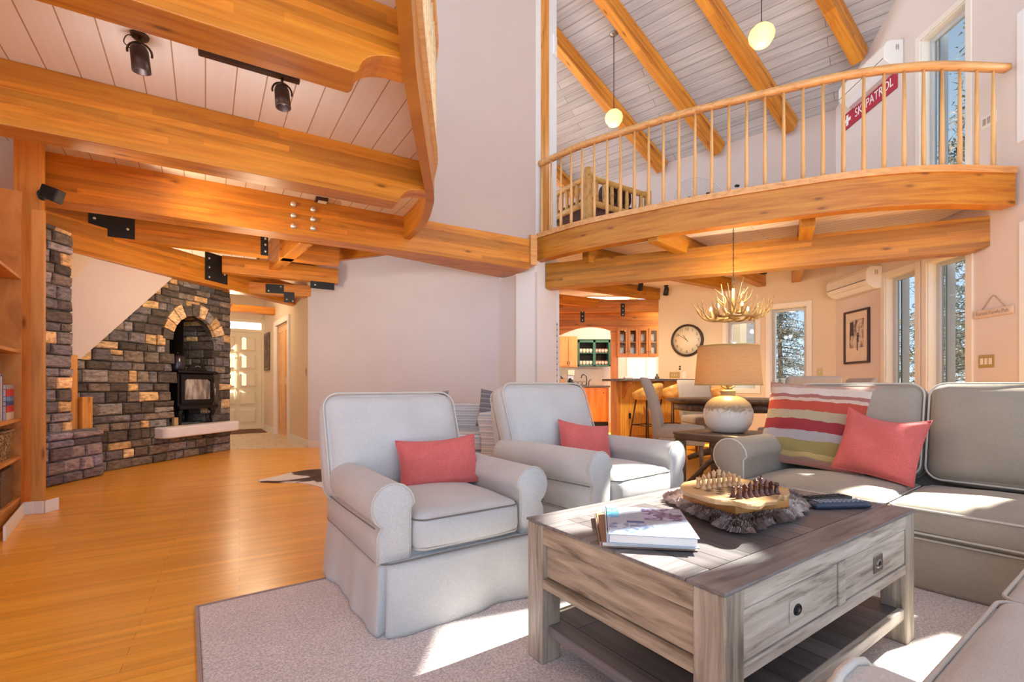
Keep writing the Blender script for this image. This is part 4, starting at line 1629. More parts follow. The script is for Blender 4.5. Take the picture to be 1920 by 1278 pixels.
def sofa(name, label, loc, rot, length, mat, pip, seats, arm_left=True, arm_right=False, cat='sofa', armtop=0.60, dep=0.98, seatz=0.385, backz=0.92, armw=0.17, backs=True):
    """front along local -Y, x from 0 to length; seats = list of cushion x-ranges"""
    root = thing(name, label, cat, loc, rot)
    # skirted base
    b = MB()
    x0 = 0.0
    loops = []
    pth = []
    hw = length / 2
    sk = skirt(hw - 0.015, 0.015, dep, 0.235, 7.0, mat, root, amp=0.006, flare=0.012)
    sk.location.x = hw
    MB().tube([p + Vector((hw, dep / 2 + 0.007, 0)) for p in rrect(hw - 0.008, dep / 2 - 0.004, 0.05, 0.236, 6)], 0.005, 6, True).build('skirt_piping', pip, root)
    b = MB().soft(hw - 0.02, dep / 2 - 0.02, 0.05, 0.03, M=T(hw, dep / 2, 0.225), n=6)
    b.build('seat_deck', mat, root)
    # back
    b = MB()
    b.soft(hw - 0.02, 0.085, (backz - 0.24) / 2 - 0.03, 0.06, M=T(hw, dep - 0.10, (backz + 0.2) / 2 - 0.04) @ RX(R(-5)), n=10)
    b.build('back_frame', mat, root)
    for k, on in ((0, arm_left), (1, arm_right)):
        if not on:
            continue
        sg = -1 if k == 0 else 1
        lo, fr = arm_loops(0.03, dep - 0.02, w=armw - 0.015, top=armtop, roll=0.105, base=0.235, sgn=sg)
        xx = armw if k == 0 else length - armw
        lo = [[(x + xx, y, z) for x, y, z in l] for l in lo]
        if sg < 0:
            lo = [list(reversed(l)) for l in lo]
        a = MB().loft(lo).build('arm', mat, root)
        MB().tube([(x + xx, y, z) for x, y, z in fr], 0.0055, 6).build('arm_piping', pip, a)
    for i, (a, c) in enumerate(seats):
        w = (c - a) / 2
        b = MB().soft(w - 0.004, 0.335, 0.068, 0.04, crown=(0.0, 0.012, 0.035), M=T((a + c) / 2, 0.325, seatz - 0.068), n=14, wr=0.004, seed=i + 11)
        s = b.build('seat_cushion', mat, root)
        for z in (seatz - 0.016, seatz - 0.12):
            MB().tube([p + Vector(((a + c) / 2, 0.325 - 0.006, 0)) for p in rrect(w - 0.007, 0.332, 0.035, z, 6)], 0.005, 6, True).build('seat_piping', pip, s)
        if backs:
            M = T((a + c) / 2, 0.735, seatz + 0.275) @ RX(R(-13))
            b = MB().soft(w - 0.006, 0.085, 0.265, 0.07, crown=(0.0, 0.045, 0.012), M=M, n=14, wr=0.007, wf=4, seed=i + 21)
            s = b.build('back_cushion', mat, root)
            for y in (-0.06, 0.062):
                MB().tube([M @ Vector((p.x, y, p.y)) for p in rrect(w - 0.008, 0.263, 0.07, 0, 6)], 0.0052, 6, True).build('back_piping', pip, s)
    return root


so = Vector((1.222, 2.877))
sx = Vector((0.607, -0.795))
sb = Vector((0.795, 0.607))
srot = math.atan2(sx.y, sx.x)
sofa('sofa', 'greige slipcovered sofa along the right wall, loose back cushions', (so.x, so.y, 0.0), srot, 2.32, M_['linen2'], M_['piping'],
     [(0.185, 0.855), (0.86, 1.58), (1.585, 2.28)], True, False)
# sofa nearest the camera, seen from behind its left arm
so2 = Vector((1.985, 1.708))
sofa('loveseat', 'grey slipcovered loveseat in the near right corner of the room', (so2.x, so2.y, 0.0), R(214.9), 2.145, M_['linen'], M_['piping'],
     [(0.03, 0.87), (0.875, 1.78)], False, True, armtop=0.60, backs=False, backz=0.60, dep=0.9, armw=0.25)  # the brighter linen copy stands in for window light on this cover


def sofapos(x, y):
    return so + sx * x + sb * y


kil = stripes('kilim_bands', [(0.0, (0.50, 0.27, 0.20)), (0.05, (0.62, 0.30, 0.25)), (0.09, (0.45, 0.30, 0.22)), (0.13, (0.62, 0.47, 0.20)), (0.18, (0.36, 0.30, 0.12)),
                              (0.32, (0.44, 0.41, 0.43)), (0.42, (0.33, 0.05, 0.06)), (0.55, (0.46, 0.38, 0.26)), (0.66, (0.50, 0.09, 0.06)), (0.78, (0.66, 0.48, 0.38)),
                              (0.82, (0.40, 0.16, 0.14)), (0.86, (0.70, 0.58, 0.50)), (0.95, (0.55, 0.36, 0.30))], 'Z', 0.56, jitter=0.03)


def striped(label, base, rot, tilt, roll, w, h, t, mat, seed, name='throw_pillow', group=None):
    """like lumbar but keeps its own frame upright so that the bands follow the pillow"""
    b = MB().pillow(w, h, t, wr=0.012, seed=seed, n=24)
    o = b.build(name, mat, None, base)
    Mt = RZ(rot) @ RX(tilt) @ RY(roll)
    o.rotation_euler = Mt.to_euler()
    o.location = Vector(base) + Mt @ Vector((0, 0, h / 2))
    return tag(o, label, 'pillow', group)


p = sofapos(0.315, 0.51)
striped('big woven pillow in coral, olive and cream stripes against the sofa arm', (p.x, p.y, 0.40), srot + R(2), R(-21), R(3), 0.62, 0.57, 0.15, kil, 3)
p = sofapos(0.675, 0.43)
lumbar('square coral velvet pillow leaning on the striped pillow', (p.x, p.y, 0.415), srot + R(4), R(-19), R(9), 0.375, 0.37, 0.15, M_['coral'], 4, sag=0.035)

# ================================================================== striped settee behind the chairs
blue = stripes('blue_ticking', [(0.0, (0.40, 0.46, 0.56)), (0.42, (0.62, 0.64, 0.67)), (0.70, (0.30, 0.36, 0.47)), (0.80, (0.58, 0.60, 0.64))], 'Z', 0.055, jitter=0.012)
wr_ = math.atan2(-0.32, 0.948)
WX = Vector((math.cos(wr_), math.sin(wr_)))
WY = Vector((-WX.y, WX.x))
o1 = Vector((-0.08, 4.36))
st = thing('settee', 'blue-striped settee half hidden behind the two armchairs', 'settee', (o1.x, o1.y, 0), wr_)
ln = 1.75
b = MB().soft(ln / 2 - 0.02, 0.40, 0.13, 0.03, M=T(-ln / 2, 0.42, 0.16), n=8)
b.build('base', blue, st)
b = MB().soft(ln / 2 - 0.22, 0.34, 0.08, 0.05, crown=(0, 0, 0.03), M=T(-ln / 2, 0.36, 0.37), n=10)
b.build('seat_cushion', blue, st)
b = MB().soft(ln / 2 - 0.06, 0.11, 0.22, 0.06, M=T(-ln / 2, 0.74, 0.50), n=8)
b.build('back_frame', blue, st)
for sg, xx in ((1, -0.23), (-1, -ln + 0.23)):
    prof = [(0, 0.04), (0.005, 0.42), (-0.02, 0.52), (-0.035, 0.60), (-0.02, 0.655), (0.05, 0.67), (0.17, 0.675), (0.235, 0.66), (0.245, 0.61), (0.20, 0.56), (0.19, 0.48), (0.235, 0.2), (0.24, 0.04)]
    lo = []
    for y, k in ((0.0, 0.93), (0.012, 1), (0.4, 1), (0.82, 1), (0.84, 0.95)):
        lo.append([(xx + sg * (0.1 + (x - 0.1) * k), y, 0.35 + (z - 0.35) * (1 - (1 - k) * 0.4)) for x, z in (prof if sg > 0 else reversed(prof))])
    MB().loft(lo, smooth=True).build('arm', blue, st)


def setp(x, y):
    v = o1 + WX * x + WY * y
    return v.x, v.y


gstr = stripes('grey_ticking', [(0.0, (0.20, 0.19, 0.22)), (0.5, (0.33, 0.31, 0.33)), (0.75, (0.16, 0.16, 0.19))], 'Z', 0.05, jitter=0.02)
x, y = setp(-0.30, 0.50)
striped('grey-blue ticking pillow standing in the settee corner', (x, y, 0.47), wr_ + R(20), R(-8), R(8), 0.36, 0.40, 0.13, gstr, 5)
x, y = setp(-0.075, 0.70)
lumbar('cream pillow behind the grey ticking pillow', (x, y, 0.665), wr_ + R(10), R(-10), R(-4), 0.34, 0.20, 0.12, M_['rug'], 6)
x, y = setp(-1.18, 0.58)
striped('dark grey pillow whose edge shows above the nearest armchair', (x, y, 0.44), wr_, R(-12), R(-2), 0.62, 0.42, 0.14, gstr, 7)

# ================================================================== coffee table
tn = Vector((0.454, 1.0034))
ta = Vector((0.99, 0.683)).normalized()
trot = math.atan2(ta.y, ta.x)
TL, TW, TH = 1.205, 0.716, 0.475
ct = thing('coffee_table', 'weathered grey-brown wooden coffee table with two drawers and a low shelf', 'coffee table', (tn.x, tn.y, 0), trot)
lw = 0.078
b = MB()
e = 0.10
b.box(e, TL - e, e, TW - e, TH - 0.03, TH)
b.build('table_top', M_['tabletop'], ct)
tw2 = M_['tablewood']
b = MB()
b.box(0.0, TL, 0.0, e - 0.002, TH - 0.008, TH + 0.001)
b.box(0.0, TL, TW - e + 0.002, TW, TH - 0.008, TH + 0.001)
b.box(0.0, e - 0.002, e, TW - e, TH - 0.008, TH + 0.001)
b.box(TL - e + 0.002, TL, e, TW - e, TH - 0.008, TH + 0.001)
topw = wood('weathered_border', (0.11, 0.10, 0.098), (0.19, 0.17, 0.168), (0.28, 0.255, 0.25), grain=(2.2, 26, 26), knots=False, rough=0.42, bmp=0.2)
b.build('table_border', topw, ct, bevel=0.003)
legw = wood('weathered_leg', (0.14, 0.115, 0.085), (0.36, 0.305, 0.24), (0.56, 0.49, 0.40), grain=(26, 26, 2.2), knots=True, rough=0.5, bmp=0.2)
for x in (0.004, TL - lw - 0.004):
    for y in (0.004, TW - lw - 0.004):
        MB().box(x, x + lw, y, y + lw, 0.014, TH - 0.009).build('leg', legw, ct, bevel=0.004)
b = MB()
zr0, zr1 = 0.262, 0.292
for y0, y1 in ((0.006, 0.05), (TW - 0.05, TW - 0.006)):
    b.box(lw + 0.004, TL - lw - 0.004, y0, y1, zr0, zr1)
    b.box(lw + 0.004, TL - lw - 0.004, y0, y1, 0.418, TH - 0.009)
    b.box(TL / 2 - 0.022, TL / 2 + 0.022, y0, y1, zr1, 0.418)
b.build('apron_rail', tw2, ct, bevel=0.003)
endw = wood('weathered_end_shaded', (0.13, 0.095, 0.065), (0.36, 0.28, 0.20), (0.56, 0.455, 0.335), grain=(26, 2.2, 26), knots=True, rough=0.5, bmp=0.3)  # browner, darker copy: shade on the short ends put into the wood
for x0, x1, xp in ((0.006, 0.05, 0.022), (TL - 0.05, TL - 0.006, TL - 0.022)):
    b = MB()
    b.box(x0, x1, lw + 0.004, TW - lw - 0.004, zr0, zr1)
    b.box(x0, x1, lw + 0.004, TW - lw - 0.004, 0.405, TH - 0.009)
    b.box(min(xp, xp + (0.02 if x0 < 0.5 else -0.02)), max(xp, xp + (0.02 if x0 < 0.5 else -0.02)), lw + 0.004, TW - lw - 0.004, zr1 + 0.004, 0.405)
    b.build('end_panel', endw, ct, bevel=0.003)
for i in range(2):
    x0 = lw + 0.008 if i == 0 else TL / 2 + 0.026
    x1 = TL / 2 - 0.026 if i == 0 else TL - lw - 0.008
    d = MB().box(x0, x1, 0.010, 0.035, zr1 + 0.004, 0.414).build('drawer', tw2, ct, bevel=0.003)
    xm, zm = (x0 + x1) / 2, 0.352
    h = MB()
    h.box(xm - 0.035, xm + 0.035, 0.006, 0.0098, zm - 0.027, zm + 0.027)
    hp_ = h.build('handle_plate', M_['tablewood'] if i == 0 else M_['steel'], d, bevel=0.002)
    MB().lathe([(0.0, 0.0015), (0.017, 0.0015), (0.0195, 0.004), (0.022, 0.003), (0.0235, 0.0)], 20, T(xm, 0.006, zm) @ RX(R(90)), sx=0.85, sy=0.62).build('ring_pull', M_['blackmetal'] if i == 0 else M_['steel'], hp_)
    MB().lathe([(0.0, 0.0025), (0.012, 0.002), (0.014, 0.0)], 16, T(xm, 0.0045, zm) @ RX(R(90)), sx=0.85, sy=0.6).build('finger_hole', M_['blackmetal'], hp_)
b = MB()
b.box(0.03, TL - 0.03, 0.03, TW - 0.03, 0.102, 0.134)
b.build('shelf', M_['tabletop'], ct, bevel=0.003)
b = MB()
for y0, y1 in ((0.012, 0.03), (TW - 0.03, TW - 0.012)):
    b.box(lw + 0.004, TL - lw - 0.004, y0, y1, 0.098, 0.137)
b.build('shelf_rail', tw2, ct, bevel=0.003)


def tab(x, y, z=TH + 0.001):
    v = tn + ta * x + Vector((-ta.y, ta.x)) * y
    return Vector((v.x, v.y, z))


def tab_px(px, py, z=TH + 0.001):
    return atz(px, py, z)


# blue tub on the low shelf
bl = plain('blue_plastic', (0.02, 0.13, 0.62), 0.4, noise_amt=0.05)
q = tab(0.86, 0.40, 0.135)
tb = thing('storage_tub', 'blue plastic tub on the low shelf of the coffee table', 'tub', q, trot)
b = MB()
b.loft([[(p.x, p.y, z) for p in rrect(hx, hy, 0.02, 0, 4)] for hx, hy, z in ((0.11, 0.085, 0.0), (0.12, 0.095, 0.075), (0.114, 0.089, 0.075), (0.105, 0.08, 0.006))])
b.build('tub_body', bl, tb)
b = MB()
b.soft(0.125, 0.10, 0.006, 0.005, M=T(0, 0, 0.082), n=4)
b.build('lid', bl, tb)

# fur hide under the chess box
fur = patchy('fur', [(0.3, (0.07, 0.04, 0.03)), (0.5, (0.21, 0.135, 0.11)), (0.7, (0.42, 0.31, 0.26))], 14, 4, 1.0)
furt = patchy('fur_tips', [(0.3, (0.20, 0.125, 0.10)), (0.5, (0.42, 0.31, 0.27)), (0.7, (0.70, 0.62, 0.57))], 10, 4, 1.0)
fp = [tab_px(x, y) for x, y in ((1258, 938), (1300, 925), (1400, 915), (1470, 925), (1500, 950), (1490, 968), (1460, 980), (1430, 985), (1402, 1000), (1365, 995), (1330, 978), (1298, 962))]
fc_ = sum(fp, Vector()) / len(fp)
fo = [p - fc_ for p in smoothpath(fp, 4, True)]
b = MB()
rings = []
for k, z in ((1.0, 0.0), (1.0, 0.008), (0.93, 0.017), (0.75, 0.02), (0.3, 0.02)):
    rings.append([(p.x * k, p.y * k, z) for p in fo])
b.loft(rings)
hide = b.build('fur_hide', fur, None, (fc_.x, fc_.y, TH + 0.002))
tag(hide, 'small brown shaggy fur hide spread under the chess set', 'hide')
rnd = random.Random(9)
b = MB()
for i in range(12000):
    k = rnd.random()
    j = rnd.randrange(len(fo))
    rr = 1.02 - 0.5 * rnd.random() ** 1.5
    p = fo[j].lerp(fo[(j + 1) % len(fo)], k) * rr
    cl = noise.noise(Vector((p.x * 22, p.y * 22, 3)))
    ang = math.atan2(p.y, p.x) + cl * 2.2 + rnd.uniform(-0.5, 0.5)
    ll = rnd.uniform(0.016, 0.034)
    up = rnd.uniform(0.006, 0.020)
    dx, dy = math.cos(ang), math.sin(ang)
    w = 0.0011
    z = 0.015 if rr < 0.93 else 0.006
    b.add([(p.x - dy * w, p.y + dx * w, z), (p.x + dy * w, p.y - dx * w, z), (p.x + dx * ll * 0.6 + dy * w * 0.6, p.y + dy * ll * 0.6 - dx * w * .6, z + up), (p.x + dx * ll, p.y + dy * ll, max(0.001, z + up * 0.4))],
          [(0, 1, 2), (0, 2, 3)])
fh = b.build('fur_pile', furt, hide)
fh['kind'] = 'stuff'

# chess box
burl = wood('olive_burl', (0.26, 0.095, 0.018), (0.44, 0.19, 0.04), (0.58, 0.29, 0.08), grain=(3, 6, 6), rough=0.35)
burltop = wood('olive_burl_top', (0.36, 0.18, 0.07), (0.52, 0.31, 0.14), (0.64, 0.43, 0.23), grain=(5, 5, 5), rough=0.3)
cbz = TH + 0.02
cq = [atz(x, y, cbz) for x, y in ((1292, 945), (1396, 977), (1460, 952), (1365, 925))]
cc = sum(cq, Vector()) / 4
crot = math.atan2((cq[1] - cq[0]).y, (cq[1] - cq[0]).x)
cbx = thing('chess_box', 'live-edge olive wood chess box on the fur hide', 'chess box', (cc.x, cc.y, cbz), crot)
LX, LY = (cq[1] - cq[0]).length / 2, (cq[2] - cq[1]).length / 2
b = MB().box(-LX, LX, -LY, LY, 0, 0.074)
b.build('box_body', burl, cbx, bevel=0.004)
BZ = cbz + 0.074
ol = [(1275, 912), (1283, 904), (1310, 899), (1350, 898), (1400, 903), (1438, 908), (1470, 917), (1481, 922), (1475, 929), (1463, 928), (1458, 937), (1436, 939), (1425, 946), (1400, 945), (1374, 939), (1340, 936), (1300, 925), (1280, 918)]
op = [atz(x, y, BZ + 0.018) for x, y in ol]
Mi = (T(cc.x, cc.y, 0) @ RZ(crot)).inverted()
lp = [Mi @ Vector((p.x, p.y, 0)) for p in smoothpath(op, 3, True)]
b = MB()
b.loft([[(p.x * k, p.y * k, z) for p in lp] for k, z in ((0.965, 0.0745), (0.99, 0.078), (1.0, 0.088), (0.99, 0.0925))], smooth=False)
b.build('box_top', burltop, cbx)
sqd = plain('board_dark', (0.10, 0.05, 0.03), 0.4)
sql = plain('board_light', (0.62, 0.42, 0.22), 0.4)
bcen = (atz(1320, 921, BZ + 0.02) + atz(1440, 917, BZ + 0.02)) / 2
bl_ = Mi @ Vector((bcen.x, bcen.y, 0))
SQ = 0.0225
b = MB()
for i in range(8):
    for j in range(8):
        x, y = bl_.x + (i - 4) * SQ, bl_.y + (j - 4) * SQ
        b.box(x, x + SQ, y, y + SQ, 0.0926, 0.0932, None, (i + j) % 2)
b.build('chequered_squares', [sqd, sql], cbx)
pale = plain('boxwood', (0.66, 0.40, 0.20), 0.3, noise_amt=0.15)
dark = plain('rosewood', (0.085, 0.03, 0.02), 0.3, noise_amt=0.15)
PROF = {
    'pawn': [(0.0078, 0), (0.0078, 0.003), (0.0055, 0.006), (0.0034, 0.014), (0.0052, 0.0165), (0.003, 0.018), (0.0048, 0.022), (0.0035, 0.0265), (0, 0.0275)],
    'rook': [(0.0088, 0), (0.0088, 0.004), (0.006, 0.007), (0.0048, 0.02), (0.0068, 0.022), (0.0066, 0.029), (0.004, 0.029), (0.004, 0.026), (0, 0.026)],
    'knight': [(0.0088, 0), (0.0088, 0.004), (0.006, 0.007), (0.005, 0.012), (0.004, 0.014), (0, 0.0145)],
    'bishop': [(0.0088, 0), (0.0088, 0.004), (0.0058, 0.007), (0.0036, 0.021), (0.0062, 0.0235), (0.0035, 0.025), (0.0056, 0.030), (0.0034, 0.036), (0.0012, 0.0385), (0.0018, 0.040), (0, 0.0415)],
    'queen': [(0.0095, 0), (0.0095, 0.004), (0.0062, 0.008), (0.0038, 0.027), (0.0068, 0.029), (0.004, 0.031), (0.0072, 0.041), (0.003, 0.042), (0.0022, 0.045), (0, 0.046)],
    'king': [(0.0095, 0), (0.0095, 0.004), (0.0062, 0.008), (0.004, 0.029), (0.0072, 0.031), (0.0042, 0.033), (0.0066, 0.044), (0.0025, 0.046), (0, 0.047)],
}
SC = 1.16
proto = {}
for side, mm in (('pale', pale), ('dark', dark)):
    for kd, pr in PROF.items():
        b = MB().lathe([(r_ * SC, z_ * SC) for r_, z_ in pr], 14)
        if kd == 'king':
            b.box(-0.001 * SC, 0.001 * SC, -0.001, 0.001, 0.046 * SC, 0.054 * SC)
            b.box(-0.0032 * SC, 0.0032 * SC, -0.001, 0.001, 0.0495 * SC, 0.0515 * SC)
        if kd == 'knight':
            out = [(-0.004, 0.012), (0.004, 0.012), (0.0045, 0.02), (0.003, 0.025), (0.0075, 0.024), (0.008, 0.028), (0.003, 0.034), (0.0005, 0.037), (-0.0015, 0.034), (-0.0055, 0.028), (-0.006, 0.02)]
            b.extr([(x * SC, -0.0024 * SC, z * SC) for x, z in out], (0, 0.0048 * SC, 0))
        me = b.build('chess_' + kd, mm)
        proto[side, kd] = me
order = ['rook', 'knight', 'bishop', 'queen', 'king', 'bishop', 'knight', 'rook']
used = set()
for side, r0, r1 in (('pale', 0, 1), ('dark', 7, 6)):
    for j in range(8):
        for row, kd in ((r0, order[j]), (r1, 'pawn')):
            src = proto[side, kd]
            if (side, kd) in used:
                o = src.copy()
                COL.objects.link(o)
            else:
                o = src
                used.add((side, kd))
            # ranks run from the table's left end to its right end
            v = Vector((bl_.x + (row - 3.5) * SQ, bl_.y + (j - 3.5) * SQ, 0))
            w = (T(cc.x, cc.y, 0) @ RZ(crot)) @ v
            o.location = (w.x, w.y, cbz + 0.0932)
            o.rotation_euler.z = crot + R(rnd.uniform(-8, 8))
            wd = 'pale boxwood' if side == 'pale' else 'dark rosewood'
            if kd in ('queen', 'king'):
                lab = 'tall %s chess %s in the back rank on the olive wood board' % (wd, kd)
                tag(o, lab, 'chess piece')
            else:
                tag(o, '%s chess %s on the olive wood board' % (wd, kd), 'chess piece', '%s chess %ss' % (wd, kd))

# ---- books
paper = plain('book_pages', (0.80, 0.79, 0.76), 0.8, noise_amt=0.03)
cov = patchy('ski_cover', [(0.30, (0.22, 0.30, 0.46)), (0.42, (0.62, 0.70, 0.80)), (0.55, (0.82, 0.86, 0.90)), (0.8, (0.55, 0.66, 0.80))], 9, 6, 0.35, distort=1.2)
covw = plain('white_cover', (0.40, 0.47, 0.57), 0.35, noise_amt=0.03)
covb = plain('brown_cover', (0.30, 0.17, 0.11), 0.5, noise_amt=0.1)


def book(label, corners, z, th, cover, edge=None):
    """corners: near-left, near-right, far-right, far-left picture points at height z"""
    P = [atz(x, y, z) for x, y in corners]
    c = sum(P, Vector()) / 4
    r = math.atan2((P[1] - P[0]).y, (P[1] - P[0]).x)
    w = ((P[1] - P[0]).length + (P[2] - P[3]).length) / 4
    h = ((P[3] - P[0]).length + (P[2] - P[1]).length) / 4
    root = thing('book', label, 'book', (c.x, c.y, z - th), r)
    MB().box(-w + 0.006, w - 0.005, -h + 0.005, h - 0.005, 0.003, th - 0.003).build('pages', paper, root)
    b = MB()
    b.box(-w, w, -h, h, 0, 0.0028)
    b.box(-w, w, -h, h, th - 0.0028, th)
    b.box(-w - 0.002, -w + 0.004, -h, h, 0.0, th)
    cv = b.build('cover', cover, root, bevel=0.001)
    return root, cv, w, h


bk1, _c, w, h = book('brown hardcover book underneath the white ski book', ((1138, 1015), (1305, 1022), (1250, 955), (1119, 972)), TH + 0.018, 0.016, covb)
bk2, cvr, w, h = book('white ski book with blue winter pictures lying on the coffee table', ((1143, 1000), (1330, 1010), (1258, 951), (1132, 951)), TH + 0.045, 0.027, covw)
zt = 0.0273
pic = patchy('snow_photo', [(0.30, (0.06, 0.11, 0.28)), (0.43, (0.25, 0.36, 0.58)), (0.52, (0.60, 0.68, 0.78)), (0.66, (0.20, 0.30, 0.50))], 26, 6, 0.35, distort=1.0)
pic2 = patchy('skier_photo', [(0.35, (0.05, 0.03, 0.12)), (0.48, (0.16, 0.14, 0.32)), (0.56, (0.50, 0.55, 0.70)), (0.7, (0.30, 0.36, 0.58))], 30, 5, 0.35, distort=1.4)
bluep = patchy('blue_photo', [(0.4, (0.05, 0.33, 0.66)), (0.55, (0.20, 0.58, 0.86)), (0.7, (0.5, 0.8, 0.95))], 40, 3, 0.35)
MB().box(-w * 0.93, w * 0.80, -h * 0.95, -h * 0.28, zt, zt + 0.0004).build('cover_photo', pic, cvr)
MB().box(-w * 0.05, w * 0.93, h * 0.04, h * 0.95, zt, zt + 0.0004).build('cover_photo', pic2, cvr)
MB().box(-w * 0.97, -w * 0.66, h * 0.1, h * 0.9, zt, zt + 0.0004).build('cover_photo', bluep, cvr)
MB().box(-w * 0.5, -w * 0.08, -h * 0.20, -h * 0.09, zt, zt + 0.0004).build('title_band', plain('navy_band', (0.05, 0.12, 0.35), 0.4), cvr)
b = MB()
for i in range(6):
    b.box(-w * 0.58, -w * (0.18 + 0.05 * (i % 3)), h * (0.15 + i * 0.12), h * (0.19 + i * 0.12), zt, zt + 0.0004)
b.build('printed_lines', plain('grey_print', (0.45, 0.50, 0.58), 0.5), cvr)


# ---- remotes
def remote(label, a, c, z, w, th, mat, btn):
    p, q = atz(*a, z), atz(*c, z)
    d = q - p
    root = thing('remote_control', label, 'remote control', ((p.x + q.x) / 2, (p.y + q.y) / 2, TH + 0.001), math.atan2(d.y, d.x))
    ln = d.length / 2
    b = MB().soft(ln, w / 2, th / 2, th * 0.42, crown=(0.004, 0.002, 0.003), M=T(0, 0, th / 2 + 0.001), n=8)
    b.build('remote_body', mat, root)
    b = MB()
    for i in range(10):
        for j in range(3):
            x = -ln * 0.8 + i * ln * 0.165
            y = (j - 1) * w * 0.27
            b.soft(ln * 0.055, w * 0.09, 0.0022, 0.001, M=T(x, y, th + 0.0035), n=2)
    k = b.build('keypad', btn, root)
    k['label'] = 'rows of grey rubber keys'
    return root


keyg = plain('remote_keys', (0.24, 0.28, 0.34), 0.5)
remote('long navy remote control nearest the edge of the coffee table', (1522, 948), (1626, 945), TH + 0.01, 0.05, 0.022, M_['navy'], keyg)
remote('slim black remote control lying behind the navy one', (1505, 938), (1590, 932), TH + 0.005, 0.042, 0.013, M_['black'], M_['black'])

# ================================================================== end table and lamp
def soa(a, pe):
    """along the sofa arm's outer side and out from it"""
    return so + sb * a - sx * pe


ec = soa(0.70, 0.29)
et = thing('end_table', 'rustic dark wood end table with a rough live edge, under the lamp', 'end table', (ec.x, ec.y, 0), srot)
b = MB()
rnd = random.Random(3)
lp = []
for p in rrect(0.265, 0.30, 0.02, 0, 2):
    lp.append(p)
den = []
for i in range(len(lp)):
    for k in range(6):
        den.append(lp[i].lerp(lp[(i + 1) % len(lp)], k / 6))
loops = []
for z, k, a in ((0.515, 0.955, 0.012), (0.53, 0.985, 0.014), (0.55, 0.975, 0.012), (0.563, 1.0, 0.004), (0.57, 0.99, 0.002)):
    loops.append([(p.x * k + noise.noise(Vector((p.x * 30, p.y * 30, z * 60))) * a, p.y * k + noise.noise(Vector((p.y * 30, p.x * 30, z * 60 + 5))) * a, z) for p in den])
b.loft(loops)
b.build('table_top', M_['darkwood'], et)
for x in (-0.22, 0.22):
    for y in (-0.25, 0.25):
        MB().box(x - 0.03, x + 0.03, y - 0.03, y + 0.03, 0, 0.517).build('leg', M_['darkwood'], et, bevel=0.004)
b = MB()
b.box(-0.19, 0.19, -0.262, -0.24, 0.10, 0.15)
b.box(-0.19, 0.19, 0.24, 0.262, 0.10, 0.15)
b.build('stretcher', M_['darkwood'], et, bevel=0.003)
for y in (-0.251, 0.251):
    MB().tube([(-0.19, y, 0.16), (0.0, y, 0.36), (0.19, y, 0.50)], 0.018, 6).build('brace', M_['darkwood'], et)

lpz = 0.571
lc = Vector((1.61, 3.52))
lm = thing('table_lamp', 'lamp with a round two-tone ceramic base and a tan drum shade', 'lamp', (lc.x, lc.y, lpz))
m, nt, bs = newmat('two_tone_glaze')
c = coords(nt)
s = nt.nodes.new('ShaderNodeSeparateXYZ')
L(nt, c, 0, s, 0)
n = N(nt, 'ShaderNodeTexNoise', Scale=38.0, Detail=5.0)
L(nt, c, 0, n, 'Vector')
q = N(nt, 'ShaderNodeMath', operation='MULTIPLY_ADD')
L(nt, n, 'Fac', q, 0)
q.inputs[1].default_value = 0.11
L(nt, s, 'Z', q, 2)
r = ramp(nt, [(0.18, (0.70, 0.66, 0.62)), (0.215, (0.62, 0.56, 0.48)), (0.235, (0.30, 0.21, 0.12)), (0.27, (0.52, 0.38, 0.20)), (0.36, (0.46, 0.31, 0.13))])
L(nt, q, 0, r, 'Fac')
L(nt, r, 'Color', bs, 'Base Color')
bs.inputs['Roughness'].default_value = 0.32
b = MB().lathe([(0.0, 0.0), (0.10, 0.0), (0.125, 0.012), (0.158, 0.06), (0.172, 0.12), (0.170, 0.165), (0.150, 0.215), (0.11, 0.252), (0.07, 0.268), (0.052, 0.276), (0.048, 0.292), (0.056, 0.30), (0.05, 0.312), (0.03, 0.316), (0.0, 0.316)], 40)
b.build('lamp_base', m, lm)
b = MB()
b.tube([(0, 0, 0.316), (0, 0, 0.40)], 0.012, 8)
for sg in (-1, 1):
    b.tube(smoothpath([(0.0, 0, 0.325), (sg * 0.035, 0, 0.335), (sg * 0.05, 0, 0.352), (sg * 0.03, 0, 0.362), (sg * 0.012, 0, 0.352)], 4), 0.006, 6)
b.build('lamp_neck', M_['brass'], lm)
m, nt, bs = newmat('tan_shade')
c = coords(nt, (3, 3, 60))
n = N(nt, 'ShaderNodeTexNoise', Scale=5.0, Detail=4.0)
L(nt, c, 0, n, 'Vector')
r = ramp(nt, [(0.3, (0.64, 0.41, 0.18)), (0.7, (0.74, 0.50, 0.25))])
L(nt, n, 'Fac', r, 'Fac')
L(nt, r, 'Color', bs, 'Base Color')
bs.inputs['Roughness'].default_value = 0.95
tl_ = nt.nodes.new('ShaderNodeBsdfTranslucent')
L(nt, r, 'Color', tl_, 'Color')
mxs = nt.nodes.new('ShaderNodeMixShader')
mxs.inputs[0].default_value = 0.45
nt.links.new(bs.outputs[0], mxs.inputs[1])
nt.links.new(tl_.outputs[0], mxs.inputs[2])
nt.links.new(mxs.outputs[0], nt.nodes['Material Output'].inputs[0])
b = MB()
r0, r1, z0, z1 = 0.232, 0.210, 0.352, 0.640
b.lathe([(r0, z0), (r1, z1), (r1 - 0.003, z1), (r0 - 0.003, z0), (r0, z0)], 48)
b.f = [q for q in b.f if len(q) == 4]
b.sm, b.mi, b.fc = b.sm[:len(b.f)], b.mi[:len(b.f)], b.fc[:len(b.f)]
sh = b.build('lamp_shade', m, lm)
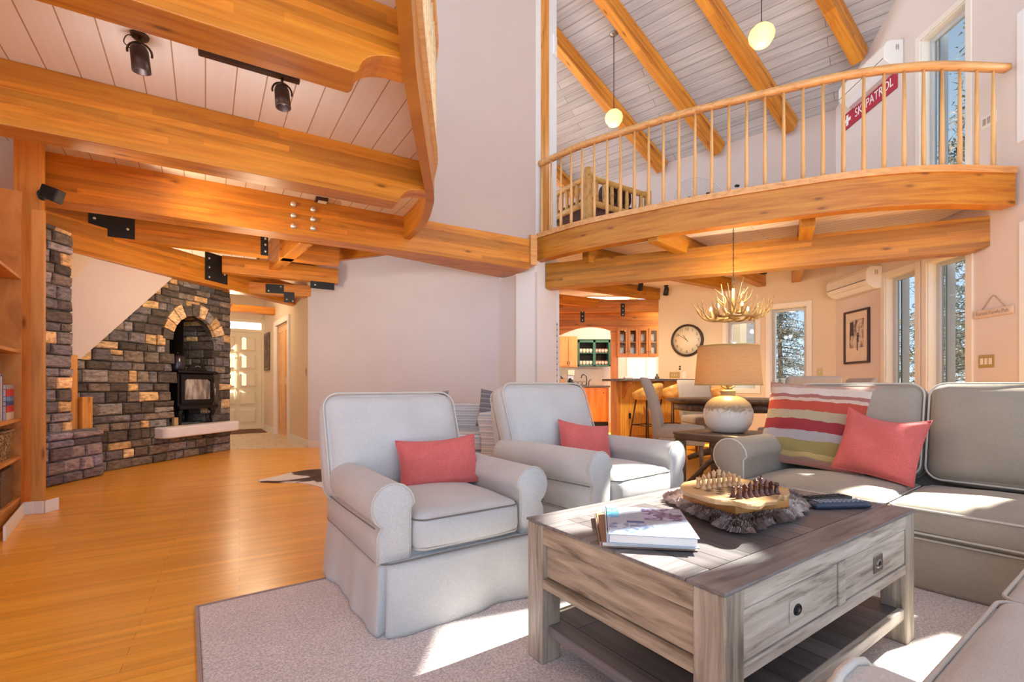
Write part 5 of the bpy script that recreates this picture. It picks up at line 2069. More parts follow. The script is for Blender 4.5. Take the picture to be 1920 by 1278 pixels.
b = MB().tube([(r0 * math.cos(a), r0 * math.sin(a), z0) for a in [2 * PI * i / 40 for i in range(40)]], 0.004, 6, True)
b.tube([(r1 * math.cos(a), r1 * math.sin(a), z1) for a in [2 * PI * i / 40 for i in range(40)]], 0.004, 6, True)
b.build('shade_trim', M_['brass'], sh)
b = MB().lathe([(0.0, 0.40), (0.014, 0.40), (0.026, 0.43), (0.03, 0.455), (0.02, 0.485), (0, 0.49)], 14)
b.build('bulb', plain('lamp_bulb', (1, 0.85, 0.6), emit=6, ecol=(1, 0.75, 0.42), noise_amt=0), lm)
MB().tube([(0, 0, 0.49), (0, 0, 0.62), (0.0, 0, 0.66)], 0.004, 6).build('harp', M_['brass'], lm)

# ================================================================== dining group
dt = thing('dining_table', 'dark wood pedestal dining table under the antler chandelier', 'dining table', (2.62, 5.55, 0), R(20))
b = MB().lathe([(0, 0.715), (0.70, 0.715), (0.765, 0.735), (0.775, 0.75), (0.765, 0.762), (0, 0.765)], 48)
b.build('table_top', M_['darkwood'], dt)
b = MB().lathe([(0.66, 0.63), (0.68, 0.63), (0.68, 0.715), (0.66, 0.715)], 40)
b.build('apron', M_['darkwood'], dt)
b = MB().lathe([(0.0, 0.10), (0.13, 0.10), (0.10, 0.2), (0.08, 0.3), (0.12, 0.42), (0.08, 0.52), (0.11, 0.62), (0.3, 0.66), (0.3, 0.70), (0, 0.70)], 24)
b.build('pedestal', M_['darkwood'], dt)
for i in range(4):
    a = R(45 + 90 * i)
    MB().tube([(0.08 * math.cos(a), 0.08 * math.sin(a), 0.2), (0.3 * math.cos(a), 0.3 * math.sin(a), 0.12), (0.52 * math.cos(a), 0.52 * math.sin(a), 0.035)], [0.045, 0.04, 0.03], 8).build('foot', M_['darkwood'], dt)


def parsons(label, loc, rot):
    """upholstered dining chair facing local -Y"""
    root = thing('dining_chair', label, 'dining chair', (*loc, 0), rot, 'upholstered dining chairs')
    b = MB().soft(0.24, 0.23, 0.055, 0.03, crown=(0, 0, 0.02), M=T(0, -0.02, 0.445), n=8)
    b.build('seat', M_['greywool'], root)
    b = MB()
    loops = []
    for z, y, w, t in ((0.36, 0.20, 0.235, 0.04), (0.50, 0.205, 0.24, 0.045), (0.65, 0.225, 0.24, 0.042), (0.80, 0.265, 0.24, 0.038), (0.92, 0.31, 0.238, 0.034), (0.985, 0.34, 0.235, 0.03), (1.0, 0.347, 0.22, 0.018)):
        loops.append([(p.x, p.y + y, z) for p in rrect(w, t, min(t * 0.9, 0.03), 0, 4)])
    b.loft(loops)
    b.build('backrest', M_['greywool'], root)
    b = MB()
    b.box(-0.235, 0.235, -0.245, 0.235, 0.33, 0.40)
    b.build('seat_skirt', M_['greywool'], root, bevel=0.01)
    for x in (-0.205, 0.205):
        for y in (-0.21, 0.21):
            MB().tube([(x, y, 0.335), (x, y * 1.04, 0.0)], [0.022, 0.016], 8).build('leg', M_['darkwood'], root)
    return root


parsons('grey upholstered dining chair side-on beside the bar stools', (1.72, 4.86), R(68))
parsons('grey upholstered dining chair with its back above the striped pillow', (2.70, 4.52), R(176))
parsons('grey upholstered dining chair on the far side of the table, behind the lamp', (2.66, 6.55), R(4))
parsons('grey upholstered dining chair between the table and the dining window', (3.6, 5.35), R(-95))

# antler chandelier
chp = at(1375, 570, 5.45)
chz = 1.68
ch = thing('antler_chandelier', 'antler chandelier with candle bulbs hanging over the dining table', 'chandelier', (chp.x, chp.y, chz))
ant = patchy('antler', [(0.3, (0.22, 0.11, 0.035)), (0.5, (0.48, 0.30, 0.10)), (0.7, (0.70, 0.52, 0.25))], 7, 3, 0.45)
rnd = random.Random(12)
for i in range(12):
    a = 2 * PI * i / 12 + rnd.uniform(-0.1, 0.1)
    ca, sa = math.cos(a), math.sin(a)
    ta_ = Vector((-sa, ca, 0))
    ra = Vector((ca, sa, 0))
    b = MB()
    base = ra * 0.13 - ta_ * 0.14 + Vector((0, 0, 0.045))
    p1 = ra * 0.24 - ta_ * 0.04 + Vector((0, 0, 0.01))
    p2 = ra * 0.33 + ta_ * 0.06 + Vector((0, 0, 0.045))
    tip = ra * (0.40 + rnd.uniform(-.02, .03)) + ta_ * 0.13 + Vector((0, 0, 0.20 + rnd.uniform(-0.03, 0.06)))
    pth = smoothpath([base, p1, p2, tip], 6)
    b.tube(pth, [0.019 - 0.014 * k / (len(pth) - 1) for k in range(len(pth))], 7)
    for f, hgt in ((0.42, 0.14), (0.6, 0.19), (0.76, 0.13)):
        s = pth[int(f * (len(pth) - 1))]
        e = s + ra * 0.05 * rnd.uniform(0.3, 1.6) + ta_ * rnd.uniform(-0.06, 0.03) + Vector((0, 0, hgt * rnd.uniform(0.8, 1.2)))
        mid_ = (s + e) / 2 + ra * 0.025
        pt = smoothpath([s, mid_, e], 5)
        b.tube(pt, [0.011 - 0.009 * k / (len(pt) - 1) for k in range(len(pt))], 6)
    b.build('antler', ant, ch)
for i in range(7):
    a = 2 * PI * i / 7 + 0.3
    ra = Vector((math.cos(a), math.sin(a), 0))
    b = MB()
    s = ra * 0.05 + Vector((0, 0, 0.05))
    pt = smoothpath([s, ra * 0.11 + Vector((0, 0, 0.12)), ra * (0.09 + 0.02 * (i % 3)) + Vector((0, 0, 0.24)), ra * (0.16 + 0.05 * (i % 2)) + Vector((0, 0, 0.36 + 0.04 * (i % 3)))], 6)
    b.tube(pt, [0.017 - 0.013 * k / (len(pt) - 1) for k in range(len(pt))], 7)
    s = pt[len(pt) // 2]
    b.tube(smoothpath([s, s + ra * 0.07 + Vector((0, 0, 0.06)), s + ra * 0.10 + Vector((0, 0, 0.15))], 5), [0.010, 0.009, 0.008, 0.0075, 0.007, 0.006, 0.005, 0.004, 0.003, 0.002, 0.0015][:11], 6)
    b.build('antler', ant, ch)
MB().lathe([(0, 0.0), (0.05, 0.01), (0.06, 0.05), (0.03, 0.10), (0.012, 0.16), (0.012, 0.40), (0, 0.40)], 12).build('center_hub', ant, ch)
bulbm = plain('candle_bulb', (1, 0.8, 0.5), emit=14, ecol=(1, 0.66, 0.28), noise_amt=0)
for i in range(6):
    a = 2 * PI * i / 6 + 0.45
    x, y = 0.245 * math.cos(a), 0.245 * math.sin(a)
    cnd = MB().lathe([(0.013, 0.03), (0.013, 0.115), (0, 0.115)], 10, T(x, y, 0)).build('candle_sleeve', ant, ch)
    MB().lathe([(0.0, 0.115), (0.010, 0.12), (0.013, 0.135), (0.007, 0.158), (0, 0.17)], 10, T(x, y, 0)).build('bulb', bulbm, cnd)
# chain up to the boards
b = MB()
zz = 0.40
while zz < 2.80 - chz - 0.03:
    k = int(zz / 0.03)
    b.tube([(0.007 * math.cos(t) * (k % 2), 0.007 * math.cos(t) * ((k + 1) % 2), zz + 0.016 + 0.018 * math.sin(t)) for t in [2 * PI * j / 8 for j in range(8)]], 0.0025, 5, True)
    zz += 0.03
b.build('chain', M_['blackmetal'], ch)
MB().lathe([(0.055, 0), (0.05, -0.02), (0.012, -0.03), (0, -0.03)], 16, T(0, 0, 2.799 - chz)).build('canopy', M_['blackmetal'], ch)

# ================================================================== bar and stools
bp = Vector((1.68, 7.55))
bx = Vector((math.sin(R(64)), math.cos(R(64))))
brot = math.atan2(bx.y, bx.x)
bar = thing('breakfast_bar', 'honey beadboard breakfast bar with a dark stone top', 'bar', (bp.x, bp.y, 0), brot)
BL = 1.92
m, nt, bs = newmat('honey_beadboard')
c = coords(nt)
wv = N(nt, 'ShaderNodeTexWave', wave_type='BANDS', bands_direction='X', wave_profile='SAW', Scale=6.5)
L(nt, c, 0, wv, 'Vector')
n = N(nt, 'ShaderNodeTexNoise', Scale=4.0, Detail=4.0)
c3 = coords(nt, (12, 12, 1))
L(nt, c3, 0, n, 'Vector')
r = ramp(nt, [(0.0, (0.28, 0.10, 0.012)), (0.10, (0.78, 0.38, 0.055)), (0.9, (0.84, 0.44, 0.075))])
L(nt, wv, 'Fac', r, 'Fac')
r2 = ramp(nt, [(0.3, (0.72, 0.7, 0.65)), (0.7, (1.1, 1.1, 1.05))])
L(nt, n, 'Fac', r2, 'Fac')
mm = N(nt, 'ShaderNodeMix', data_type='RGBA', blend_type='MULTIPLY')
mm.inputs[0].default_value = 1
L(nt, r, 'Color', mm, 6)
L(nt, r2, 'Color', mm, 7)
nt.links.new(mm.outputs[2], bs.inputs['Base Color'])
bs.inputs['Roughness'].default_value = 0.35
b = MB().box(0.06, BL, 0, 0.12, 0.10, 0.985)
b.build('beadboard_panel', m, bar)
b = MB().box(-0.02, 0.06, -0.01, 0.13, 0, 0.985)
b.box(0.06, BL, -0.012, 0.12, 0, 0.10)
b.build('end_post', M_['kitchenwood'], bar, bevel=0.003)
b = MB()
b.extr([(-0.04, -0.24, 0.987), (BL + 0.0, -0.24, 0.987), (BL, 0.34, 0.987), (-0.04, 0.34, 0.987)], (0, 0, 0.04))
b.build('bar_top', M_['counter'], bar, bevel=0.006)
for x in (0.10, 0.80, 1.45):
    b = MB().extr([(x, 0, 0.985), (x, -0.20, 0.985), (x, -0.19, 0.94), (x, -0.09, 0.86), (x, -0.02, 0.72), (x, 0, 0.70)], (0.045, 0, 0))
    b.build('corbel', M_['kitchenwood'], bar, bevel=0.003)
MB().box(0.24, 0.28, -0.006, 0.0, 0.38, 0.47).build('outlet_plate', M_['blackmetal'], bar)


cane = patchy('honey_cane', [(0.3, (0.55, 0.27, 0.06)), (0.6, (0.72, 0.42, 0.13)), (0.8, (0.84, 0.58, 0.26))], 9, 4, 0.3)


def stool(label, x, y, rot):
    v = bp + bx * x + Vector((-bx.y, bx.x)) * y
    root = thing('bar_stool', label, 'bar stool', (v.x, v.y, 0), rot, 'honey bucket bar stools')
    # bucket seat: a shell swept round the back
    b = MB()
    n = 22
    outer, inner = [], []
    loops = []
    for z, r_, k in ((0.70, 0.17, 0), (0.735, 0.205, 0.25), (0.80, 0.222, 0.55), (0.88, 0.232, 0.8), (0.955, 0.238, 1.0)):
        lo_, li_ = [], []
        for i in range(n + 1):
            a = R(-55 + 290 * i / n)
            hgt = 0.5 - 0.5 * math.cos(2 * PI * i / n)
            zz_ = 0.70 + (z - 0.70) * (0.35 + 0.65 * hgt)
            lo_.append((r_ * math.cos(a), r_ * math.sin(a), zz_))
            li_.append(((r_ - 0.014) * math.cos(a), (r_ - 0.014) * math.sin(a), zz_ + 0.002))
        outer.append(lo_)
        inner.append(li_)
    loops = [o_ + list(reversed(i_)) for o_, i_ in zip(outer, inner)]
    b.loft(loops)
    b.build('bucket_back', cane, root)
    b = MB().lathe([(0, 0.695), (0.17, 0.695), (0.198, 0.71), (0.195, 0.735), (0, 0.745)], 24)
    b.build('seat', cane, root)
    for sx_, sy_ in ((-1, -1), (1, -1), (-1, 1), (1, 1)):
        MB().tube([(0.12 * sx_, 0.12 * sy_, 0.70), (0.20 * sx_, 0.20 * sy_, 0.0)], 0.011, 8).build('leg', M_['brownmetal'], root)
    b = MB()
    for z, r_ in ((0.30, 0.167),):
        b.tube([(-r_, -r_, z), (r_, -r_, z), (r_, r_, z), (-r_, r_, z)], 0.008, 6, True)
    b.build('foot_ring', M_['brownmetal'], root)
    return root


stool('honey bucket bar stool nearest the open end of the bar', 0.32, -0.34, brot + R(186))
stool('honey bucket bar stool half hidden by the side-on dining chair', 0.84, -0.35, brot + R(176))
stool('honey bucket bar stool just left of the lamp shade', 1.36, -0.34, brot + R(182))
stool('honey bucket bar stool behind the lamp shade', 1.86, -0.35, brot + R(178))
# things standing on the bar
b = MB().lathe([(0, 0), (0.035, 0), (0.04, 0.03), (0.02, 0.05), (0.013, 0.075), (0.02, 0.085), (0, 0.09)], 14)
v = bp + bx * 0.93 + Vector((-bx.y, bx.x)) * 0.1
tag(b.build('pepper_mill', M_['darkwood'], None, (v.x, v.y, 1.027)), 'small dark pepper mill on the bar top', 'pepper mill')
b = MB().soft(0.07, 0.05, 0.02, 0.018, crown=(0, 0, 0.012), n=6, M=T(0, 0, 0.021))
v = bp + bx * 0.36 + Vector((-bx.y, bx.x)) * 0.16
tag(b.build('dish_towel', M_['rug'], None, (v.x, v.y, 1.027)), 'small crumpled cream towel on the bar top', 'towel')

# ================================================================== kitchen fittings
kd = 10.6
cab = thing('base_cabinet', 'reddish wood kitchen base cabinet under the pale counter', 'cabinet', (kx(1046, kd), kd, 0))
w = kx(1142, kd) - kx(1046, kd)
MB().box(0, w, 0.02, 0.6, 0.1, 0.87).build('cabinet_body', M_['kitchenwood'], cab)
MB().box(0, w, 0.08, 0.6, 0.0, 0.099).build('kick_board', M_['blackmetal'], cab)
for i in range(2):
    x0 = i * (w * 0.47) + 0.02
    dr_ = MB().box(x0, x0 + w * 0.45, 0, 0.02, 0.12, 0.86).build('door', M_['kitchenwood'], cab, bevel=0.004)
    MB().lathe([(0, 0.02), (0.012, 0.018), (0.006, 0)], 8, T(x0 + w * 0.40, 0, 0.75) @ RX(R(90))).build('knob', M_['brownmetal'], dr_)
MB().box(w * 0.455, w * 0.475, -0.006, 0.02, 0.1, 0.87).build('stile', M_['oak'], cab)
b = MB().box(-0.02, w + 0.02, -0.03, 0.62, 0.875, 0.912)
ctp = b.build('counter_top', M_['counter'], None, (kx(1046, kd), kd, 0), bevel=0.004)
tag(ctp, 'speckled stone kitchen counter top beyond the arch', 'counter')
b = MB().box(0, w + 0.1, 0, 0.012, 0, 0.4)
bs_ = b.build('trim_15', plain('splash_tile', (0.72, 0.70, 0.66), 0.3, noise_amt=0.04), None, (kx(1046, kd), kd + 1.12, 0.93))
struct(bs_, 'pale tiled splashback in the kitchen', 'splashback')
# wood wall cabinet
d = 10.9
wc = thing('wall_cabinet', 'light oak kitchen wall cabinet left of the teal hutch', 'cabinet', (kx(1048, d), d, 0))
w = kx(1083, d) - kx(1048, d)
MB().box(0, w, 0.02, 0.34, kz(688, d), kz(630, d)).build('cabinet_body', M_['oak'], wc)
for i in range(2):
    x0 = i * w / 2 + 0.008
    dd_ = MB().box(x0, x0 + w / 2 - 0.016, 0, 0.02, kz(686, d), kz(632, d)).build('door', M_['oak'], wc, bevel=0.004)
    MB().tube([(x0 + (w / 2 - 0.03 if i == 0 else 0.02), -0.012, kz(683, d)), (x0 + (w / 2 - 0.03 if i == 0 else 0.02), -0.018, kz(680, d)), (x0 + (w / 2 - 0.03 if i == 0 else 0.02), -0.012, kz(677, d))], 0.006, 6).build('door_pull', M_['blackmetal'], dd_)
# teal hutch with mugs
d = 11.3
hu = thing('hutch', 'teal painted open wall hutch with two bays of mugs', 'hutch', (kx(1084, d), d, 0))
w = kx(1145, d) - kx(1084, d)
z0, z1 = kz(686, d), kz(637, d)
b = MB()
for x0, x1 in ((0, 0.035), (w / 2 - 0.03, w / 2 + 0.03), (w - 0.05, w)):
    b.box(x0, x1, 0, 0.30, z0, z1)
b.box(0, w, 0, 0.30, z0, z0 + 0.03)
b.box(0, w, 0, 0.30, z1 - 0.06, z1)
b.box(-0.02, w + 0.02, -0.02, 0.30, z1, z1 + 0.02)
b.build('hutch_frame', M_['teal'], hu, bevel=0.003)
MB().box(0.0, w, 0.29, 0.30, z0, z1).build('back_panel', M_['blackmetal'], hu)
zs = (z0 + z1) / 2
for x0, x1 in ((0.035, w / 2 - 0.03), (w / 2 + 0.03, w - 0.05)):
    MB().box(x0, x1, 0.0, 0.29, zs - 0.01, zs + 0.006).build('shelf', M_['teal'], hu)
mugw = plain('white_glaze', (0.82, 0.80, 0.76), 0.3, noise_amt=0.03)
mugr = patchy('red_pattern_glaze', [(0.45, (0.8, 0.76, 0.72)), (0.5, (0.45, 0.10, 0.10)), (0.6, (0.8, 0.76, 0.72))], 22, 3, 0.3)
mug_src = {}
k = 0
for bay, (x0, x1) in enumerate(((0.035, w / 2 - 0.03), (w / 2 + 0.03, w - 0.05))):
    for sh_, zz in enumerate((z0 + 0.031, zs + 0.007)):
        cnt = 4
        for i in range(cnt):
            mt_ = mugw if bay == 0 else mugr
            r_ = (x1 - x0) / cnt / 2 * 0.86
            key = (bay, 0)
            if key not in mug_src:
                b = MB().lathe([(0, 0), (r_ * 0.8, 0), (r_, 0.02), (r_, 0.10), (r_ * 0.9, 0.10), (r_ * 0.86, 0.02), (0, 0.012)], 14)
                b.tube([(r_ * 0.5, -r_ * 0.85, 0.08), (r_ * 0.75, -r_ * 1.35, 0.07), (r_ * 0.72, -r_ * 1.35, 0.035), (r_ * 0.5, -r_ * 0.85, 0.025)], 0.006, 6)
                o = b.build('mug', mt_)
                mug_src[key] = o
            else:
                o = mug_src[key].copy()
                COL.objects.link(o)
            o.location = (kx(1084, d) + x0 + (i + 0.5) * (x1 - x0) / cnt, d + 0.09, zz)
            pos = 'upper' if sh_ else 'lower'
            if bay == 0:
                tag(o, 'white mug on the %s shelf of the hutch, plain bay' % pos, 'mug', 'white mugs on the %s shelf' % pos)
            else:
                tag(o, 'red and white patterned mug on the %s shelf of the hutch' % pos, 'mug', 'patterned mugs on the %s shelf' % pos)
# glass-fronted hanging cabinet over the bar
d = 9.75
gc = thing('glass_cabinet', 'cherry wood hanging cabinet with glass doors above the bar', 'cabinet', (kx(1158, d), d, 0))
w = kx(1236, d) - kx(1158, d)
z0, z1 = kz(668, d), kz(614, d)
b = MB()
b.box(0, w, 0.02, 0.32, z0, z0 + 0.03)
b.box(0, w, 0.02, 0.32, z1 - 0.03, z1)
b.box(0, 0.03, 0.02, 0.32, z0 + 0.03, z1 - 0.03)
b.box(w - 0.03, w, 0.02, 0.32, z0 + 0.03, z1 - 0.03)
b.box(w / 2 - 0.015, w / 2 + 0.015, 0.02, 0.32, z0 + 0.03, z1 - 0.03)
b.box(0.03, w / 2 - .015, 0.04, 0.30, (z0 + z1) / 2 - 0.01, (z0 + z1) / 2 + 0.01)
b.box(w / 2 + .015, w - .03, 0.04, 0.30, (z0 + z1) / 2 - 0.01, (z0 + z1) / 2 + 0.01)
b.box(0.0, w, 0.32, 0.33, z0, z1)
b.build('cabinet_body', M_['kitchenwood'], gc)
for i in range(4):
    x0 = i * w / 4 + 0.004
    x1 = x0 + w / 4 - 0.008
    b = MB()
    b.box(x0, x0 + 0.045, 0, 0.02, z0 + 0.005, z1 - 0.005)
    b.box(x1 - 0.045, x1, 0, 0.02, z0 + 0.005, z1 - 0.005)
    b.box(x0 + 0.045, x1 - 0.045, 0, 0.02, z0 + 0.005, z0 + 0.06)
    b.box(x0 + 0.045, x1 - 0.045, 0, 0.02, z1 - 0.06, z1 - 0.005)
    dd_ = b.build('door', M_['kitchenwood'], gc, bevel=0.003)
    MB().box(x0 + 0.045, x1 - 0.045, 0.008, 0.012, z0 + 0.06, z1 - 0.06).build('door_pane', M_['clearglass'], dd_)
    MB().lathe([(0, 0.025), (0.014, 0.02), (0.007, 0)], 8, T(x1 - 0.022 if i % 2 == 0 else x0 + 0.022, 0, z0 + 0.10) @ RX(R(90))).build('knob', M_['steel'], dd_)
glz = plain('pale_crockery', (0.78, 0.78, 0.76), 0.3, noise_amt=0.04)
src = None
for i in range(4):
    for sh_ in range(2):
        b = None
        x = kx(1158, d) + (i + 0.5) * w / 4
        z = z0 + 0.031 if sh_ == 0 else (z0 + z1) / 2 + 0.011
        if src is None:
            src = MB().lathe([(0, 0), (0.04, 0), (0.06, 0.05), (0.062, 0.16), (0.057, 0.16), (0.053, 0.05), (0, 0.012)], 16).build('bowl_stack', glz)
            src.name = 'jar'
            o = src
        else:
            o = src.copy()
            COL.objects.link(o)
        o.location = (x, d + 0.17, z)
        tag(o, 'pale crockery jar on the %s shelf behind the %s glass door' % ('upper' if sh_ else 'lower', ('first', 'second', 'third', 'fourth')[i]), 'jar', 'crockery in the glass cabinet')
# counter clutter
d = kd + 0.15
kb_ = thing('knife_block', 'wooden knife block at the left end of the kitchen counter', 'knife block', (kx(1054, d), d, 0.913))
MB().extr([(-0.05, 0, 0), (0.05, 0, 0), (0.07, 0, 0.10), (0.0, 0, 0.16), (-0.05, 0, 0.08)], (0, 0.10, 0)).build('block', M_['oak'], kb_, bevel=0.004)
for i in range(4):
    MB().tube([(0.0 + 0.014 * i, 0.03 + 0.012 * i, 0.14 - 0.012 * i), (-0.03 + 0.014 * i, 0.03 + 0.012 * i, 0.22 - 0.012 * i)], 0.009, 6).build('knife_handle', M_['black'], kb_)
cm = thing('coffee_maker', 'black and silver coffee maker on the kitchen counter', 'coffee maker', (kx(1071, d), d, 0.913))
MB().box(-0.07, 0.07, 0.0, 0.2, 0, 0.03).build('base', M_['black'], cm, bevel=0.006)
MB().box(-0.07, 0.07, 0.12, 0.2, 0.03, 0.36).build('tower', M_['steel'], cm, bevel=0.006)
MB().box(-0.07, 0.07, 0.0, 0.12, 0.24, 0.36).build('brew_head', mugw, cm, bevel=0.008)
MB().lathe([(0, 0.03), (0.045, 0.03), (0.06, 0.08), (0.05, 0.14), (0.035, 0.17), (0, 0.17)], 16, T(0, 0.06, 0.001)).build('carafe', M_['black'], cm)
fct = thing('faucet', 'dark gooseneck kitchen tap on the counter', 'tap', (kx(1101, d), d + 0.1, 0.913))
MB().tube(smoothpath([(0, 0, 0), (0, 0, 0.18), (-0.04, 0, 0.25), (-0.10, 0, 0.24), (-0.12, 0, 0.17)], 5), 0.012, 8).build('spout', M_['blackmetal'], fct)
MB().tube([(0.05, 0, 0.0), (0.05, 0, 0.09), (0.11, 0, 0.15)], 0.01, 8).build('tap_lever', M_['blackmetal'], fct)
wr2 = thing('wine_rack', 'small black wire rack on the kitchen counter', 'rack', (kx(1088, d), d, 0.913))
b = MB()
for i in range(3):
    x = -0.1 + i * 0.1
    b.tube([(x + 0.045 * math.cos(t), 0.05, 0.055 + 0.045 * math.sin(t)) for t in [2 * PI * j / 12 for j in range(12)]], 0.006, 5, True)
b.tube([(-0.15, 0.05, 0.006), (0.15, 0.05, 0.006)], 0.006, 5)
b.build('wire_frame', M_['blackmetal'], wr2)
# kitchen ceiling light
klp = plain('fluorescent_panel', (1, 0.9, 0.7), emit=3.2, ecol=(1.0, 0.86, 0.58), noise_amt=0)
kl = thing('kitchen_light', 'glowing rounded ceiling panel light in the kitchen', 'ceiling light', (2.02, 10.5, 2.73))
b = MB().loft([[(p.x, p.y, z) for p in rrect(0.48 * k, 0.55 * k, 0.12, 0, 5)] for z, k in ((0.069, 1.0), (0.02, 1.0), (0.0, 0.94))], smooth=False)
b.build('diffuser', klp, kl)
b = MB().tube([(p.x, p.y, 0.06) for p in rrect(0.49, 0.56, 0.12, 0, 5)], 0.014, 6, True)
b.build('light_frame', M_['white'], kl)

# ================================================================== things on the dining wall
def onwall(px, py, off=0.03):
    k = (px - CXP) / FOC
    p = facet_hit(k)
    p = p + Vector((-0.656, -0.755)) * off
    return Vector((p.x, p.y, CAMH + (HYP - py) / FOC * p.y))


frot = orot + PI      # local X to the right seen from the room, local -Y into the room
cp = onwall(1289, 638, 0.0)
ck = thing('wall_clock', 'large round wall clock with a dark rim and pale face', 'clock', cp, frot)
face = plain('clock_face', (0.78, 0.66, 0.48), 0.6, noise_amt=0.05)
MB().lathe([(0, 0.03), (0.262, 0.03), (0.262, 0.0)], 48, RX(R(90))).build('clock_face', face, ck)
MB().lathe([(0.262, 0.0), (0.262, 0.045), (0.285, 0.052), (0.30, 0.04), (0.302, 0.0)], 48, RX(R(90))).build('clock_rim', M_['brownmetal'], ck)
dk = plain('clock_ink', (0.10, 0.07, 0.05), 0.6, noise_amt=0)
for i in range(12):
    a = R(90 - 30 * (i + 1))
    text_mesh(str(i + 1), 0.07, 'numeral', dk, ck, T(0.21 * math.cos(a), -0.031, 0.21 * math.sin(a)) @ RX(R(90)), 0.0008)
for ang, ln, w, nm in ((R(90 - 30 * 10.85), 0.12, 0.010, 'hour_hand'), (R(90 - 6 * 51), 0.20, 0.007, 'minute_hand')):
    b = MB().box(-0.03, ln, -0.0015, 0.0015, -w / 2, w / 2, T(0, -0.034, 0) @ RY(-ang))
    b.build(nm, dk, ck)
p = onwall(1275, 687, 0.0)
th_ = thing('thermostat', 'pair of small dark knobs on the wall below the clock', 'thermostat', p, frot)
for z in (0.0, -0.045):
    MB().lathe([(0, 0.012), (0.017, 0.01), (0.018, 0)], 12, T(0, 0, z) @ RX(R(90))).build('knob', M_['blackmetal'], th_)
for px, py, lab, gang in ((1265, 703, 'wide brass switch plate under the clock', 3), (1283, 703, 'cream single socket right of the brass switch plate', 1), (1537, 697, 'brass switch plate right of the end window', 1)):
    p = onwall(px, py, 0.0)
    sp = thing('switch_plate', lab, 'switch plate', p, frot)
    ww = 0.035 + 0.023 * (gang - 1) + (0.02 if gang == 3 else 0)
    MB().box(-ww, ww, -0.006, 0.0, -0.06, 0.06).build('plate', M_['brass'] if px != 1283 else M_['trim'], sp, bevel=0.002)
    for g in range(gang):
        x = (g - (gang - 1) / 2) * 0.046
        MB().box(x - 0.006, x + 0.006, -0.014, -0.0062, -0.012, 0.012).build('toggle', M_['trim'], sp)

# ================================================================== things on the right wall
def onright(px, py, off=0.0):
    k = (px - CXP) / FOC
    d = (4.57 - off) / (k - 0.06)
    return Vector((k * d, d, CAMH + (HYP - py) / FOC * d))


rr = rotr + PI        # local X toward the camera, local -Y into the room
# framed picture
q0, q1 = onright(1631, 575), onright(1586, 681)
wpic, hpic = abs((q0 - q1).xy.length), 0.76
pc = thing('framed_picture', 'dark framed street print on the right wall below the air conditioner', 'picture', ((q0.x + q1.x) / 2, (q0.y + q1.y) / 2, 1.62), rr)
b = MB()
hw_, hh_ = 0.27, 0.385
for x0, x1, z0, z1 in ((-hw_, -hw_ + 0.03, -hh_, hh_), (hw_ - 0.03, hw_, -hh_, hh_), (-hw_ + 0.03, hw_ - 0.03, -hh_, -hh_ + 0.03), (-hw_ + 0.03, hw_ - 0.03, hh_ - 0.03, hh_)):
    b.box(x0, x1, -0.03, 0.0, z0, z1)
b.build('picture_frame', plain('dark_frame', (0.05, 0.02, 0.02), 0.35), pc, bevel=0.003)
MB().box(-hw_ + 0.03, hw_ - 0.03, -0.014, -0.004, -hh_ + 0.03, hh_ - 0.03).build('mat_board', plain('mat_board', (0.74, 0.62, 0.50), 0.7), pc)
prt = patchy('street_print', [(0.35, (0.10, 0.08, 0.10)), (0.47, (0.42, 0.33, 0.28)), (0.56, (0.70, 0.60, 0.48)), (0.7, (0.30, 0.26, 0.26))], 11, 6, 0.6, sc3=(1, 1, 0.6))
pr_ = MB().box(-0.15, 0.16, -0.0155, -0.0145, -0.16, 0.25).build('print', prt, pc)
pd_ = plain('print_ink', (0.06, 0.04, 0.05), 0.6, noise_amt=0)
b = MB()
b.soft(0.018, 0.002, 0.05, 0.001, M=T(0.03, -0.016, -0.03), n=2)
b.soft(0.012, 0.002, 0.016, 0.001, M=T(0.03, -0.016, 0.04), n=3)
b.soft(0.008, 0.002, 0.07, 0.001, M=T(0.02, -0.016, -0.13), n=2)
b.box(-0.14, -0.06, -0.0165, -0.0156, 0.02, 0.22)
b.build('print_figures', pd_, pr_)


def aircon(label, pn, pf, ztop, hgt, dep=0.21):
    """wall unit from its near end pn to its far end pf"""
    v = Vector((pn - pf).xy)
    root = thing('air_conditioner', label, 'air conditioner', (pf.x, pf.y, ztop - hgt), math.atan2(v.y, v.x))
    ln = v.length
    prof = [(0.0, 0.0), (-0.10, 0.0), (-0.185, 0.055), (-dep, 0.10), (-dep, hgt - 0.07), (-dep + 0.03, hgt - 0.02), (-dep + 0.07, hgt), (0.0, hgt)]
    b = MB().extr([(0.0, y, z) for y, z in prof], (ln, 0, 0))
    bd = b.build('casing', M_['aircon'], root, bevel=0.012, seg=3)
    b = MB().extr([(0.04, -0.108, 0.001), (ln - 0.04, -0.108, 0.001), (ln - 0.04, -0.182, 0.049), (0.04, -0.182, 0.049)], (0, -0.003, -0.005))
    b.build('louvre', M_['white'], bd)
    MB().box(0.02, ln - 0.02, -dep - 0.003, -dep - 0.0005, 0.112, 0.119).build('seam', M_['blackmetal'], bd)
    b = MB()
    for z in (0.0, 0.016, 0.032):
        b.box(ln + 0.0005, ln + 0.003, -0.10, -0.06, hgt * 0.66 + z, hgt * 0.66 + z + 0.005)
    b.box(ln + 0.0005, ln + 0.003, -0.095, -0.089, hgt * 0.60, hgt * 0.82)
    b.box(ln + 0.0005, ln + 0.003, -0.071, -0.065, hgt * 0.60, hgt * 0.82)
    b.build('end_mark', plain('aircon_print', (0.35, 0.32, 0.28), 0.5, noise_amt=0), bd)
    return root


